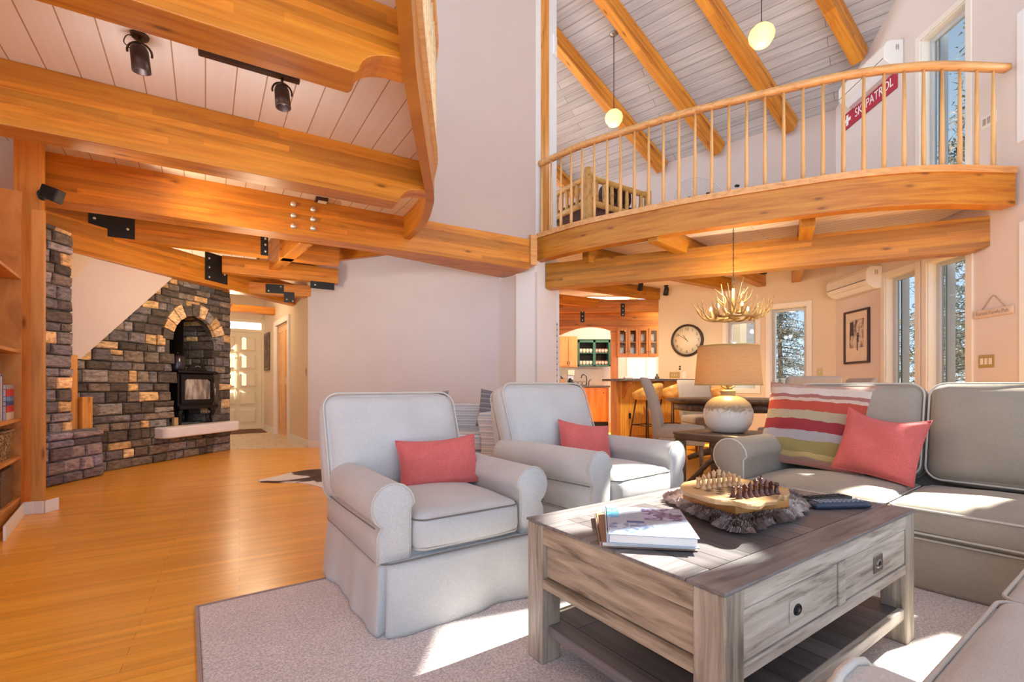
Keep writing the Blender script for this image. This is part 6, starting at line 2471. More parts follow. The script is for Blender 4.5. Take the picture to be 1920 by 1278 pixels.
pn = Vector((wx(6.30) - 0.002, 6.30, 0))
pf = Vector((wx(7.18) - 0.002, 7.18, 0))
aircon('white wall air conditioner on the lower right wall above the framed picture', pn, pf, 2.52, 0.30)
pn = Vector((wx(5.93) - 0.002, 5.93, 0))
pf = Vector((wx(6.85) - 0.002, 6.85, 0))
aircon('white wall air conditioner high above the red sign in the loft', pn, pf, 5.27, 0.335, 0.235)
# red sign in the loft
s0, s1 = 7.12, 6.03
sg = thing('ski_patrol_sign', 'red SKI PATROL sign with a white cross on the loft wall', 'sign', (wx((s0 + s1) / 2), (s0 + s1) / 2, 4.84), rr)
redp = plain('sign_red', (0.42, 0.02, 0.05), 0.5, noise_amt=0.05)
ln = (s0 - s1) / 2
MB().box(-ln, ln, -0.022, -0.001, -0.115, 0.115).build('sign_board', redp, sg, bevel=0.002)
b = MB()
cxs = -ln + 0.13
b.box(cxs - 0.075, cxs + 0.075, -0.0245, -0.0222, -0.024, 0.024)
b.box(cxs - 0.024, cxs + 0.024, -0.0245, -0.0222, 0.024, 0.078)
b.box(cxs - 0.024, cxs + 0.024, -0.0245, -0.0222, -0.078, -0.024)
b.build('white_cross', M_['white'], sg)
tx = text_mesh('SKI PATROL', 0.17, 'lettering', M_['white'], sg, T(0.125, -0.0235, 0.0) @ RX(R(90)), 0.001, sx=0.82)
# hanging wooden sign
hs0, hs1 = onright(1828, 582), onright(1903, 570)
hm = (hs0 + hs1) / 2
hg = thing('hanging_sign', 'small pale wooden name sign hanging from a cord by the right window', 'sign', (hm.x, hm.y, 1.655), rr)
hl_ = (hs0 - hs1).xy.length / 2
b = MB().soft(hl_, 0.009, 0.042, 0.008, M=T(0, -0.011, 0), n=6)
b.build('sign_board', plain('pale_driftwood', (0.66, 0.52, 0.42), 0.7, noise_amt=0.15, nscale=20), hg)
text_mesh('Forest Family Pub', 0.05, 'lettering', plain('sign_ink', (0.34, 0.25, 0.19), 0.6, noise_amt=0), hg, T(0, -0.0215, 0.0) @ RX(R(90)), 0.0006, sx=0.95)
MB().tube([(-hl_ * 0.55, -0.012, 0.04), (-hl_ * 0.1, -0.01, 0.16), (0.0, -0.008, 0.17), (hl_ * 0.12, -0.01, 0.155), (hl_ * 0.6, -0.012, 0.04)], 0.004, 6).build('cord', plain('jute', (0.45, 0.32, 0.2), 0.9), hg)
for px, py, z, lab in ((1850, 679, 1.165, 'three-gang brass switch plate below the hanging sign'), (1855, 242, 3.62, 'pale double switch plate on the loft wall behind the spindles')):
    p = onright(px, py)
    sp = thing('switch_plate', lab, 'switch plate', (p.x, p.y, z), rr)
    MB().box(-0.085, 0.085, -0.006, 0.0, -0.065, 0.065).build('plate', M_['brass'] if z < 2 else M_['trim'], sp, bevel=0.002)
    for g in (-1, 0, 1):
        MB().box(g * 0.047 - 0.015, g * 0.047 + 0.015, -0.010, -0.0062, -0.032, 0.032).build('toggle', M_['trim'] if z < 2 else M_['steel'], sp)

# ================================================================== loft: pendants, bed, glass
globe = plain('lamp_globe', (0.85, 0.66, 0.34), 0.3, emit=0.62, ecol=(1.0, 0.70, 0.24), noise_amt=0)


def pendant(label, px, py, rpx, d, ptop, cone=False):
    c = at(px, py, d)
    r = rpx / FOC * d
    root = thing('pendant_lamp', label, 'pendant lamp', c)
    MB().lathe([(0, -0.92 * r), (0.30 * r, -0.90 * r), (0.66 * r, -0.70 * r), (0.95 * r, -0.25 * r), (1.02 * r, 0.1 * r), (0.90 * r, 0.48 * r), (0.60 * r, 0.80 * r), (0.26 * r, 0.93 * r), (0, 0.95 * r)], 28).build('globe', globe, root)
    zt = ptop - c.z
    MB().tube([(0, 0, 0.93 * r), (0, 0, zt)], 0.0065, 6).build('cord', M_['brownmetal'], root)
    MB().lathe([(0, 0.93 * r), (0.2 * r, 0.92 * r), (0.2 * r, 1.12 * r), (0, 1.15 * r)], 12).build('socket_cap', M_['brownmetal'], root)
    MB().lathe([(0, 0.0), (0.065, 0.012), (0.07, 0.035), (0.03, 0.06), (0, 0.06)], 16, T(0, 0, zt - 0.035)).build('canopy', M_['steel'], root)
    return root


# roof height above each lamp
d1 = 7.6
pp = at(1151, 222, d1)
pendant('small glowing pendant globe hanging left of the middle rafter', 1151, 222, 16.5, d1, roofz(pp.x, pp.y) - 0.0)
d2 = 6.15
pp = at(1428, 68, d2)
pendant('larger glowing pendant globe between the right rafters', 1428, 68, 22.5, d2, roofz(pp.x, pp.y))

# log bed
bc = at(1103, 330, 7.05)
bd = thing('log_bed', 'peeled-log daybed with spindle sides behind the balcony railing', 'bed', (bc.x, bc.y, 3.0), R(33))
LW, LD = 1.30, 1.0


def lg(name, a, c, r0, r1, rg=8):
    n_ = 7
    A, Bq = Vector(a), Vector(c)
    MB().tube([A.lerp(Bq, i / n_) for i in range(n_ + 1)], [r0 + (r1 - r0) * i / n_ + random.Random(i * 7 + int(a[0] * 50)).uniform(-0.004, 0.004) for i in range(n_ + 1)], rg).build(name, M_['log'], bd)


random.seed(4)
for x, y in ((0, 0), (LW, 0), (0, LD), (LW, LD)):
    lg('post', (x, y, 0), (x, y, 1.16 if (x, y) == (0, 0) else 1.10), 0.068, 0.062, 12)
for z0 in (0.66, 1.03):
    lg('rail', (0, 0, z0), (LW, 0, z0), 0.05, 0.045)
    lg('rail', (0, 0, z0), (0, LD, z0), 0.05, 0.045)
for i in range(7):
    t = (i + 1) / 8
    lg('spindle', (LW * t, 0, 0.68), (LW * t, 0, 1.01), 0.032, 0.03)
    lg('spindle', (0, LD * t, 0.68), (0, LD * t, 1.01), 0.032, 0.03)
lg('rail', (0, LD, 0.66), (LW, LD, 0.66), 0.05, 0.045)
lg('rail', (LW, 0, 0.66), (LW, LD, 0.66), 0.05, 0.045)
MB().soft(LW / 2 - 0.06, LD / 2 - 0.06, 0.09, 0.05, M=T(LW / 2, LD / 2, 0.72), n=8).build('mattress', plain('plaid_dark', (0.10, 0.045, 0.04), 0.9, noise_amt=0.4, nscale=18), bd)
bed2 = MB().soft(0.28, 0.14, 0.16, 0.1, crown=(0.02, 0.03, 0.03), n=8, wr=0.02, wf=6)
v = Vector((bc.x, bc.y)) + Vector((math.cos(R(33)), math.sin(R(33)))) * 0.80 + Vector((-math.sin(R(33)), math.cos(R(33)))) * 0.25
tag(bed2.build('bed_pillow', plain('brown_plush', (0.07, 0.03, 0.025), 0.95, noise_amt=0.3, nscale=30), None, (v.x, v.y, 3.0 + 0.98), R(33)), 'dark brown plush pillow on the log bed', 'pillow')
# glass table on edge behind the rail
gp = at(1322, 372, 6.6)
gt = thing('glass_table', 'round clear glass table top on black legs behind the balcony railing', 'table', (gp.x, gp.y, 3.0), R(10))
gc_ = MB()
Mg = T(-0.05, 0, 0.44) @ RX(R(80))
gc_.lathe([(0, -0.006), (0.42, -0.006), (0.425, 0.0), (0.42, 0.006), (0, 0.006)], 40, Mg)
gl_o = gc_.build('glass_top', M_['clearglass'], gt)
MB().tube([Mg @ Vector((0.425 * math.cos(t), 0.425 * math.sin(t), 0)) for t in [2 * PI * i / 40 for i in range(40)]], 0.007, 6, True).build('glass_edge', plain('pale_glass_edge', (0.62, 0.60, 0.58), 0.2), gl_o)
for x, z in ((-0.26, 0.50), (0.02, 0.58), (0.46, 0.72)):
    MB().soft(0.032, 0.02, 0.016, 0.012, M=T(x, -0.05, z), n=4).build('bracket', M_['blackmetal'], gt)
for x in (-0.2, 0.2):
    MB().tube([(x, 0.1, 0.0), (x * 0.9, 0.02, 0.55)], 0.018, 8).build('leg', M_['blackmetal'], gt)

# ================================================================== lights fixed to beams and ceilings
def spot_head(root, c, tilt, mat, ln=0.12, r=0.045):
    """bullet spotlight head with its yoke; c = yoke top"""
    Mh = T(*c)
    MB().tube([(0, 0, 0.0), (0, 0, -0.03)], 0.008, 6, M=Mh).build('stem', mat, root)
    MB().tube([Vector(c) + Vector((0.056 * math.cos(t), 0, -0.085 + 0.058 * math.sin(t))) for t in [R(-10 + 200 * i / 12) for i in range(13)]], 0.006, 6).build('yoke', mat, root)
    M = T(c[0], c[1], c[2] - 0.10) @ RY(tilt) @ RX(R(6))
    MB().lathe([(0, 0.055), (0.02, 0.055), (0.036, 0.045), (r - 0.002, 0.025), (r, -0.085), (r - 0.006, -0.085), (r - 0.010, -0.05), (0, -0.05)], 20, M).build('lamp_head', mat, root)


t0 = atz(330, 80, ZC)
t1 = atz(568, 150, ZC)
v = (t1 - t0).xy.normalized()
tk = thing('track_light', 'dark bronze ceiling track with a spotlight at its right end', 'track light', (t1.x, t1.y, ZC), math.atan2(-AX.y, -AX.x))
MB().box(0.02, 0.56, -0.018, 0.018, -0.03, -0.001).build('track', M_['brownmetal'], tk, bevel=0.002)
spot_head(tk, (0.12, 0.0, -0.03), R(4), M_['brownmetal'])
sp1 = atz(262, 66, ZC)
sq = thing('spotlight', 'dark bronze ceiling spotlight nearest the left edge of the room', 'spotlight', (sp1.x, sp1.y, ZC), R(30))
MB().lathe([(0.045, 0), (0.04, -0.015), (0, -0.016)], 16, T(0, 0, -0.0005)).build('canopy', M_['brownmetal'], sq)
spot_head(sq, (0, 0, -0.014), R(-5), M_['brownmetal'])
MB().tube(smoothpath([(0.0, 0.0, -0.03), (-0.05, 0.0, -0.015), (-0.07, 0, -0.06), (-0.04, 0.0, -0.09)], 4), 0.003, 5).build('cord', M_['brownmetal'], sq)
kx_ = atz(603, 372, ZC)
sm = thing('smoke_detector', 'small dark square sensor on the boards above the girder', 'sensor', (kx_.x, kx_.y, ZC), R(30))
MB().box(-0.06, 0.06, -0.05, 0.05, -0.035, -0.0005).build('sensor_body', M_['brownmetal'], sm, bevel=0.004)
MB().box(-0.035, 0.05, -0.03, 0.04, -0.038, -0.0352).build('sensor_lens', M_['white'], sm)
# clamp light on the left post
cl = at(78, 366, 3.62)
cg = thing('clamp_light', 'black adjustable spotlight fixed to the left post', 'spotlight', cl, R(0))
MB().lathe([(0, 0.02), (0.035, 0.015), (0.04, 0)], 14, RY(R(90))).build('mount', M_['blackmetal'], cg)
MB().tube([(0.0, 0, 0), (0.055, -0.015, 0.0)], 0.012, 8).build('arm', M_['blackmetal'], cg)
MB().box(-0.055, 0.055, -0.05, 0.05, -0.05, 0.05, T(0.10, -0.02, 0.0) @ RY(R(20)) @ RZ(R(15))).build('lamp_head', M_['blackmetal'], cg, bevel=0.008)
for px, py, dd, lab in ((1201, 537, 8.45, 'black spotlight under the balcony boards, left of the pair'), (1249, 546, 8.9, 'black spotlight at the end of the kitchen joist, right of the pair'),
                        (1432, 508, 6.2, 'small black spotlight behind the header beam above the chandelier')):
    p = at(px, py, dd)
    s_ = thing('spotlight', lab, 'spotlight', (p.x, p.y, 2.80), R(20))
    MB().lathe([(0.045, 0), (0.04, -0.02), (0, -0.021)], 14, T(0, 0, -0.0005)).build('canopy', M_['blackmetal'], s_)
    dz = 2.80 - p.z - 0.12
    MB().tube([(0, 0, -0.02), (0, 0, -max(0.03, dz))], 0.008, 6).build('stem', M_['blackmetal'], s_)
    MB().lathe([(0, 0.09), (0.03, 0.085), (0.045, 0.05), (0.05, -0.07), (0.044, -0.07), (0.04, -0.03), (0, -0.03)], 16, T(0, 0, -max(0.03, dz) - 0.08) @ RY(R(10))).build('lamp_head', M_['blackmetal'], s_)

# ================================================================== wood stove in the niche
su = (x_op0 + x_op1) / 2 + 0.07
sv = T(0, 0, 0)
def inw(x, y, z):
    p = pB + U * x + Vector((-U.y, U.x)) * y
    return Vector((p.x, p.y, z))


stv = thing('wood_stove', 'black cast-iron wood stove with a glass door in the stone niche', 'wood stove', inw(su, 0.20, 0.4155), rotw)
b = MB()
for x in (-0.24, 0.24):
    for y in (-0.17, 0.2):
        b2_ = MB().tube(smoothpath([(x, y, 0.20), (x * 1.10, y * 1.12, 0.15), (x * 1.02, y * 1.02, 0.07), (x * 1.14, y * 1.16, 0.016)], 4), [0.035, 0.034, 0.032, 0.03, 0.028, 0.025, 0.022, 0.02, 0.019, 0.018, 0.02, 0.022, 0.024][:13], 8)
        b2_.build('leg', M_['iron'], stv)
MB().box(-0.29, 0.29, -0.19, 0.24, 0.20, 0.66).build('firebox', M_['iron'], stv, bevel=0.012)
MB().box(-0.32, 0.32, -0.235, 0.26, 0.66, 0.695).build('top_plate', M_['iron'], stv, bevel=0.012)
MB().box(-0.31, 0.31, -0.24, -0.19, 0.20, 0.245).build('ash_lip', M_['iron'], stv, bevel=0.01)
b = MB()
for x0, x1, z0, z1 in ((-0.26, -0.205, 0.27, 0.64), (0.205, 0.26, 0.27, 0.64), (-0.205, 0.205, 0.27, 0.32), (-0.205, 0.205, 0.585, 0.64)):
    b.box(x0, x1, -0.215, -0.19, z0, z1)
dor = b.build('stove_door', M_['iron'], stv, bevel=0.006)
gls = patchy('sooty_glass', [(0.35, (0.16, 0.14, 0.12)), (0.55, (0.42, 0.38, 0.34)), (0.75, (0.62, 0.60, 0.56))], 5, 3, 0.12, sc3=(3, 1, 1))
b = MB().extr([(-0.205, -0.20, 0.32), (0.205, -0.20, 0.32), (0.205, -0.20, 0.55), (0.16, -0.20, 0.585), (-0.16, -0.20, 0.585), (-0.205, -0.20, 0.55)], (0, 0.006, 0))
b.build('door_glass', gls, dor)
MB().tube([(0.235, -0.215, 0.36), (0.235, -0.25, 0.38), (0.235, -0.25, 0.46), (0.235, -0.215, 0.48)], 0.009, 6).build('door_handle', M_['steel'], dor)
b = MB().extr([(-0.16, -0.20, 0.695), (0.16, -0.20, 0.695), (0.12, -0.20, 0.75), (0.05, -0.20, 0.80), (-0.05, -0.20, 0.80), (-0.12, -0.20, 0.75)], (0, 0.02, 0))
cr = b.build('crest', M_['iron'], stv, bevel=0.004)
b = MB().tube([(0.045 * math.cos(t), -0.204, 0.735 + 0.022 * math.sin(t)) for t in [R(20 + 140 * i / 8) for i in range(9)]], 0.005, 6)
b.build('crest_arc', plain('pewter', (0.5, 0.5, 0.5), 0.3, 0.6), cr)
MB().lathe([(0.0, 0.695), (0.075, 0.695), (0.075, 0.80), (0.088, 0.80), (0.088, 0.84), (0.075, 0.84), (0.075, 1.52), (0, 1.52)], 20, T(-0.06, 0.06, 0)).build('flue_pipe', M_['iron'], stv)
# kettle-like humidifier on the stove
kt = thing('stove_steamer', 'dark cylindrical steamer standing on the wood stove', 'steamer', inw(su - 0.20, 0.11, 0.4155 + 0.697), rotw)
MB().lathe([(0, 0), (0.085, 0), (0.09, 0.02), (0.09, 0.16), (0.075, 0.185), (0.03, 0.20), (0, 0.20)], 20).build('pot', plain('enamel_black', (0.03, 0.022, 0.03), 0.2), kt)
MB().lathe([(0, 0.20), (0.016, 0.202), (0.02, 0.225), (0, 0.235)], 12).build('lid_knob', M_['iron'], kt)
# a small match holder by the legs
mh = thing('match_box', 'small tan box beside the stove legs', 'box', inw(x_op0 + 0.10, 0.02, 0.4155), rotw)
MB().box(-0.03, 0.03, -0.02, 0.02, 0, 0.10).build('box_body', plain('tan_card', (0.58, 0.36, 0.14), 0.6), mh, bevel=0.003)

# ================================================================== entry
ep = [atz(418, 824, 0.0), atz(516, 818, 0.0), atz(492, 804, 0), atz(400, 806, 0)]
rgm = patchy('brown_mat', [(0.3, (0.10, 0.05, 0.03)), (0.6, (0.20, 0.10, 0.06)), (0.8, (0.28, 0.16, 0.1))], 30, 4, 0.95)
c = dr - dsq * 0.66 - Vector((-dsq.y, dsq.x)) * 0.62
b = MB().box(-0.62, 0.60, -0.42, 0.42, 0, 0.012)
tag(b.build('door_mat', rgm, None, (c.x, c.y, 0.004), math.atan2(dsq.y, dsq.x), bevel=0.003), 'dark brown mat on the tiles in front of the front door', 'mat')
# dark panel picture on the entry wall
k = (503 - CXP) / FOC
u_ = 3.22
pa = p0 + SW * u_
pnl = thing('wall_panel', 'tall dark wooden panel hanging beside the front door', 'wall hanging', (pa.x + 0.0, pa.y, 0), math.atan2(-SW.y, -SW.x))
MB().box(-0.24, 0.24, -0.036, -0.002, 1.22, 1.98).build('board', M_['darkwood'], pnl, bevel=0.006)
pnl.rotation_euler.z = math.atan2(-SW.y, -SW.x)
MB().box(-0.19, 0.19, -0.042, -0.0365, 1.27, 1.93).build('carved_face', patchy('carved_bark', [(0.35, (0.06, 0.035, 0.02)), (0.6, (0.20, 0.13, 0.07)), (0.8, (0.30, 0.21, 0.12))], 18, 5, 0.7, sc3=(1, 1, 0.4)), pnl)
p = p0 + SW * 0.13
sp = thing('switch_plate', 'brass switch plate at the corner of the entry passage', 'switch plate', (p.x, p.y, 1.12), math.atan2(-SW.y, -SW.x))
MB().box(-0.045, 0.045, 0.0, 0.008, -0.06, 0.06).build('plate', M_['brass'], sp, bevel=0.002)
MB().box(-0.006, 0.006, 0.008, 0.016, -0.012, 0.012).build('toggle', M_['trim'], sp)

# ================================================================== bookcase at the left edge
fq = lambda t: Vector((-3.505 + 0.60 * t, 3.375 - 0.80 * t))
brq = math.atan2(0.80, -0.60)         # local X runs away from the camera
bk = thing('bookcase', 'built-in pine bookcase at the left edge, seen along its front', 'bookcase', (*fq(1.0), 0), brq)
SHZ = (0.11, 0.40, 0.665, 1.145, 1.67, 2.1)
for z in SHZ[:-1]:
    MB().box(0.0, 0.98, 0.0, 0.30, z, z + 0.022).build('shelf', M_['shelfwood'], bk, bevel=0.002)
MB().box(0.0, 1.0, 0.30, 0.312, 0, 2.1).build('back_panel', M_['shelfwood'], bk)
MB().box(0.98, 1.0, 0.0, 0.30, 0, 2.3).build('side_panel', M_['shelfwood'], bk)
MB().box(-0.02, 0.0, 0.0, 0.30, 0, 2.1).build('side_panel', M_['shelfwood'], bk)
MB().box(0.0, 0.98, 0.008, 0.02, 0.0, 0.11).build('kick_board', M_['shelfwood'], bk)
BM = (T(*fq(1.0), 0) @ RZ(brq))


def put(o, x, y, z, r=0.0):
    p = BM @ Vector((x, y, z))
    o.location = p
    o.rotation_euler.z = brq + r
    return o


def shelfbook(label, x, y, z, w, h, t, mat, flat=True, r=0.0, group=None):
    root = thing('book', label, 'book', (0, 0, 0), 0, group)
    if flat:
        MB().box(-w / 2 + .004, w / 2 - .004, 0.004, h - .004, 0.002, t - 0.002).build('pages', paper, root)
        b = MB()
        b.box(-w / 2, w / 2, 0, h, 0, 0.002)
        b.box(-w / 2, w / 2, 0, h, t - 0.002, t)
        b.box(-w / 2, w / 2, 0, 0.003, 0.002, t - 0.002)
        b.build('cover', mat, root)
    else:
        MB().box(-t / 2 + .002, t / 2 - .002, 0.004, w, 0.003, h - .003).build('pages', paper, root)
        b = MB()
        b.box(-t / 2, -t / 2 + .002, 0, w, 0, h)
        b.box(t / 2 - .002, t / 2, 0, w, 0, h)
        b.box(-t / 2 + .002, t / 2 - .002, 0, 0.003, 0, h)
        b.build('cover', mat, root)
    put(root, x, y, z, r)
    return root


cols = {'red': (0.62, 0.03, 0.05), 'blue': (0.10, 0.28, 0.62), 'navy': (0.03, 0.06, 0.25), 'white': (0.75, 0.74, 0.72), 'violet': (0.16, 0.09, 0.22), 'grey': (0.35, 0.36, 0.40), 'cream': (0.72, 0.64, 0.5)}
cm_ = {k: plain('cover_' + k, v, 0.45, noise_amt=0.05) for k, v in cols.items()}
z = 0.6875
for nm, t, lab in (('cream', 0.05, 'cream book at the bottom of the flat stack in the bookcase'), ('red', 0.045, 'red book low in the flat stack in the bookcase'), ('navy', 0.03, 'thin navy book in the flat stack in the bookcase'),
                   ('blue', 0.032, 'blue book under the thick red one in the flat stack'), ('red', 0.05, 'thick red book near the top of the flat stack'), ('grey', 0.03, 'grey book on top of the flat stack in the bookcase')):
    shelfbook(lab, 0.84, 0.03, z, 0.20, 0.24, t - 0.001, cm_[nm])
    z += t
x = 0.70
for nm, h, lab in (('violet', 0.30, 'violet spine beside the flat stack of books'), ('white', 0.29, 'white spine second from the flat stack'), ('grey', 0.31, 'grey spine third from the flat stack'), ('navy', 0.28, 'navy spine fourth from the flat stack'), ('white', 0.30, 'white spine fifth from the flat stack'), ('cream', 0.27, 'cream spine sixth from the flat stack')):
    shelfbook('upright book with a ' + lab, x, 0.04, 0.6875, 0.20, h, 0.028, cm_[nm], flat=False)
    x -= 0.034
wick = patchy('wicker', [(0.4, (0.10, 0.055, 0.03)), (0.55, (0.35, 0.22, 0.11)), (0.7, (0.55, 0.38, 0.20))], 60, 3, 0.8, bmp=0.8)
bs2 = thing('basket', 'brown wicker basket on a low shelf of the bookcase', 'basket', (0, 0, 0))
b = MB().loft([[(p.x, p.y + 0.13, zz) for p in rrect(0.15 * k, 0.11 * k, 0.03, 0, 4)] for zz, k in ((0, 0.9), (0.19, 1.0), (0.195, 0.97), (0.02, 0.86))], smooth=False)
b.build('basket_body', wick, bs2)
MB().tube([(p.x, p.y + 0.13, 0.19) for p in rrect(0.152, 0.112, 0.03, 0, 4)], 0.009, 6, True).build('basket_rim', wick, bs2)
put(bs2, 0.72, 0.0, 0.4225)
bxx = thing('storage_box', 'dark brown box on the bottom shelf of the bookcase', 'box', (0, 0, 0))
MB().box(-0.15, 0.15, 0.02, 0.26, 0, 0.20).build('box_body', M_['darkwood'], bxx, bevel=0.004)
MB().box(-0.155, 0.155, 0.015, 0.265, 0.201, 0.235).build('lid', M_['darkwood'], bxx, bevel=0.004)
put(bxx, 0.70, 0.0, 0.1325)

# ================================================================== outdoors
snow = plain('snowy_ground', (0.55, 0.57, 0.60), 0.9, noise_amt=0.1, nscale=0.5)
b = MB()
b.add([(5.2, -12, -0.6), (60, -12, -0.6), (60, 60, -0.6), (5.2, 60, -0.6)], [(0, 1, 2, 3)])
b.add([(-20, 14.2, -0.6), (5.2, 14.2, -0.6), (5.2, 60, -0.6), (-20, 60, -0.6)], [(0, 1, 2, 3)])
struct(b.build('ground', snow), 'snowy ground outside the windows', 'ground')
frost = patchy('frosted_needles', [(0.30, (0.05, 0.07, 0.05)), (0.44, (0.16, 0.19, 0.16)), (0.56, (0.40, 0.42, 0.41)), (0.70, (0.75, 0.76, 0.76))], 3.2, 6, 0.9)
bark = patchy('grey_bark', [(0.3, (0.08, 0.075, 0.07)), (0.7, (0.26, 0.25, 0.24))], 6, 4, 0.9)


def make_tree(h, rbase, nb, seed):
    rnd = random.Random(seed)
    root = thing('frosted_tree', 'x', 'tree', (0, 0, -0.6))
    tr = MB()
    tr.tube([(0, 0, 0), (rnd.uniform(-.1, .1), rnd.uniform(-.1, .1), h * 0.5), (0, 0, h)], [0.11, 0.07, 0.015], 7)
    tr.build('trunk', bark, root)
    b = MB()
    br = MB()
    for i in range(nb):
        z = h * (0.06 + 0.92 * rnd.random() ** 0.8)
        a = rnd.uniform(0, 2 * PI)
        ln = rbase * (1 - z / h) * rnd.uniform(0.5, 1.1) + 0.12
        s = Vector((0, 0, z))
        e = Vector((math.cos(a) * ln, math.sin(a) * ln, z - ln * rnd.uniform(0.05, 0.4)))
        br.tube([s, (s + e) / 2 + Vector((0, 0, 0.05)), e], [0.015, 0.01, 0.004], 4)
        m = int(40 + ln * 50)
        for j in range(m):
            t = rnd.random() ** 0.7
            p = s.lerp(e, t) + Vector((rnd.gauss(0, 0.10), rnd.gauss(0, 0.10), rnd.gauss(0, 0.06)))
            d = Vector((rnd.gauss(0, 1), rnd.gauss(0, 1), rnd.gauss(-0.2, 0.6))).normalized() * rnd.uniform(0.06, 0.17)
            w = d.cross(Vector((rnd.gauss(0, 1), rnd.gauss(0, 1), rnd.gauss(0, 1)))).normalized() * rnd.uniform(0.008, 0.02)
            b.add([p - w, p + w, p + d], [(0, 1, 2)])
    br.build('branches', bark, root)
    fo_ = b.build('foliage', frost, root)
    fo_['kind'] = 'stuff'
    return root


t_src = [make_tree(7.5, 1.9, 190, 1), make_tree(6.0, 1.7, 160, 2)]
places = [((7.4, 7.2), 0, 1.0, 'outside the tall window beside the hanging sign'), ((9.6, 10.6), 1, 0.85, 'outside the tall window nearer the framed picture'), ((7.4, 12.9), 0, 0.75, 'outside the narrow end window, nearest the glass'),
          ((10.3, 15.2), 1, 1.0, 'outside the narrow end window, further back'), ((11.3, 7.0), 0, 1.0, 'behind the nearest tree outside the right wall'), ((13.2, 11.0), 1, 1.1, 'far behind the right wall trees'),
          ((8.3, 3.3), 1, 1.2, 'outside the upper loft window')]
seen_ = set()
for (x, y), k, s, lab in places:
    o = t_src[k] if k not in seen_ else copy_tree(t_src[k])
    seen_.add(k)
    o.location = (x, y, -0.6)
    o.scale = (s, s, s)
    o.rotation_euler.z = x * 1.7 + y
    tag(o, 'frosted evergreen tree ' + lab, 'tree', 'frosted trees outside the windows')
# neighbour's house
nh = thing('neighbour_house', 'white-sided neighbouring house seen through the small dining window', 'house', (7.0, 15.6, -0.6), R(-38))
sidm = planks('lap_siding', (0.60, 0.62, 0.66), (0.57, 0.59, 0.63), (0.30, 0.32, 0.36), 0.14, 5, 0, rough=0.7, grain=0.05, msize=0.01)
b = MB().box(-1.5, 1.5, 0, 0.3, 0, 5)
b.build('siding_wall', plain('house_siding', (0.55, 0.57, 0.62), 0.7, noise_amt=0.04), nh)
b = MB()
for i in range(24):
    b.box(-1.5, 1.5, -0.015, 0.0, i * 0.2, i * 0.2 + 0.15)
b.build('lap_boards', plain('house_boards', (0.60, 0.62, 0.67), 0.7, noise_amt=0.04), nh)
for x in (-0.55, 0.45):
    b = MB()
    for x0, x1, z0, z1 in ((x, x + 0.06, 1.3, 2.5), (x + 0.62, x + 0.68, 1.3, 2.5), (x + 0.06, x + 0.62, 1.3, 1.36), (x + 0.06, x + 0.62, 2.44, 2.5), (x + 0.3, x + 0.35, 1.36, 2.44)):
        b.box(x0, x1, -0.05, -0.016, z0, z1)
    wf = b.build('window', M_['white'], nh)
    MB().box(x + 0.06, x + 0.62, -0.03, -0.02, 1.36, 2.44).build('pane', M_['vinyldark'], wf)

# ================================================================== light
world = bpy.data.worlds.new('world')
scene.world = world
world.use_nodes = True
wn = world.node_tree
bg = wn.nodes['Background']
tc = wn.nodes.new('ShaderNodeTexCoord')
sp_ = wn.nodes.new('ShaderNodeSeparateXYZ')
wn.links.new(tc.outputs['Generated'], sp_.inputs[0])
cr_ = wn.nodes.new('ShaderNodeValToRGB')
e = cr_.color_ramp.elements
e[0].position, e[0].color = 0.44, (3.0, 3.5, 4.1, 1)
e[1].position, e[1].color = 0.56, (1.4, 1.8, 2.4, 1)
en = e.new(0.85)
en.color = (0.42, 0.52, 0.72, 1)
mz = wn.nodes.new('ShaderNodeMath')
mz.operation = 'MULTIPLY_ADD'
mz.inputs[1].default_value = 0.5
mz.inputs[2].default_value = 0.5
wn.links.new(sp_.outputs['Z'], mz.inputs[0])
wn.links.new(mz.outputs[0], cr_.inputs[0])
wn.links.new(cr_.outputs[0], bg.inputs[0])
bg.inputs[1].default_value = 1.0


def lamp(name, typ, loc, energy, col, size=0.1, rot=None, spot=None, blend=0.6):
    l = bpy.data.lights.new(name, typ)
    l.energy = energy
    l.color = col
    if typ in ('POINT', 'SPOT'):
        l.shadow_soft_size = size
    if typ == 'SPOT':
        l.spot_size = R(spot or 90)
        l.spot_blend = blend
    if typ == 'SUN':
        l.angle = R(0.6)
    o = bpy.data.objects.new(name, l)
    COL.objects.link(o)
    o.location = loc
    if rot is not None:
        o.rotation_euler = rot
    return o


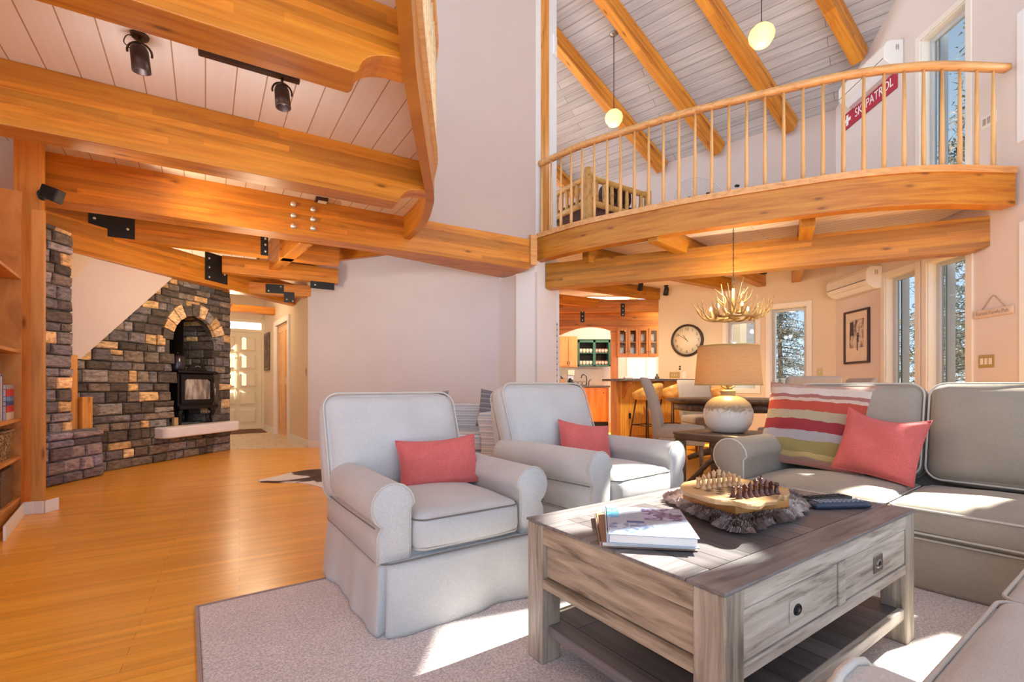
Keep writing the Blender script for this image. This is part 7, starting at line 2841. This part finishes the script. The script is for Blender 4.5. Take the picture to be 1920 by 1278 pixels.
SUNV = Vector((-0.62, -0.24, -0.75)).normalized()
lamp('sun', 'SUN', (20, 8, 25), 24.0, (1.0, 0.95, 0.86), rot=SUNV.to_track_quat('-Z', 'Y').to_euler())
WARM = (1.0, 0.66, 0.34)
W2 = (1.0, 0.78, 0.52)
lamp('lamp_light', 'POINT', (lc.x, lc.y, lpz + 0.46), 30, (1.0, 0.72, 0.38), 0.04)
lamp('chandelier_light', 'POINT', (chp.x, chp.y, chz + 0.36), 24, W2, 0.10)
lamp('pendant_light_a', 'POINT', at(1151, 262, d1), 9, W2, 0.12)
lamp('pendant_light_b', 'POINT', at(1428, 125, d2), 10, W2, 0.12)
lamp('kitchen_panel_light', 'POINT', (2.02, 10.5, 2.55), 32, (1.0, 0.84, 0.6), 0.3)
WN = (0.94, 0.96, 1.0)
lamp('boards_fill_a', 'POINT', (sp1.x, sp1.y, ZC - 0.42), 3.6, WN, 0.06)  # fill added for boards and beams; the spot head above is off
lamp('boards_fill_b', 'POINT', (t1.x - 0.12, t1.y - 0.06, ZC - 0.45), 3.6, WN, 0.06)  # second added fill, below the unlit track head
for nm, c_, tg, en_ in (('dining_spot_a', at(1201, 550, 7.9), onwall(1290, 640), 14), ('dining_spot_b', at(1380, 520, 6.6), onwall(1420, 640), 18), ('bar_spot', at(1215, 560, 6.6), Vector((2.2, 7.8, 0.5)), 150)):
    lamp(nm, 'SPOT', c_, en_, W2, 0.05, (tg - c_).to_track_quat('-Z', 'Y').to_euler(), 120)
lamp('clamp_spot', 'SPOT', (cl.x + 0.22, cl.y - 0.06, cl.z - 0.02), 110, W2, 0.05, Vector((0.75, 0.25, 0.16)).to_track_quat('-Z', 'Y').to_euler(), 120)
lamp('entry_light', 'POINT', (-4.7, 7.9, 2.0), 24, W2, 0.15)
lamp('stair_fill', 'POINT', (-5.0, 6.6, 2.3), 25, W2, 0.15)  # fill with no fixture, added for the dim stair hall
lamp('girder_fill', 'POINT', (-2.95, 5.5, 1.8), 34, W2, 0.12)  # added fill in mid-air, brightens the chimney stones; no fixture here

scene.view_settings.view_transform = 'Standard'
scene.view_settings.look = 'None'
scene.view_settings.gamma = 1.0
scene.view_settings.exposure = 0.13
scene.view_settings.use_curve_mapping = False
scene.cycles.use_denoising = True
scene.cycles.max_bounces = 10
scene.cycles.diffuse_bounces = 6
scene.cycles.transparent_max_bounces = 12
scene.cycles.caustics_reflective = False
scene.cycles.caustics_refractive = False
scene.cycles.sample_clamp_indirect = 6.0
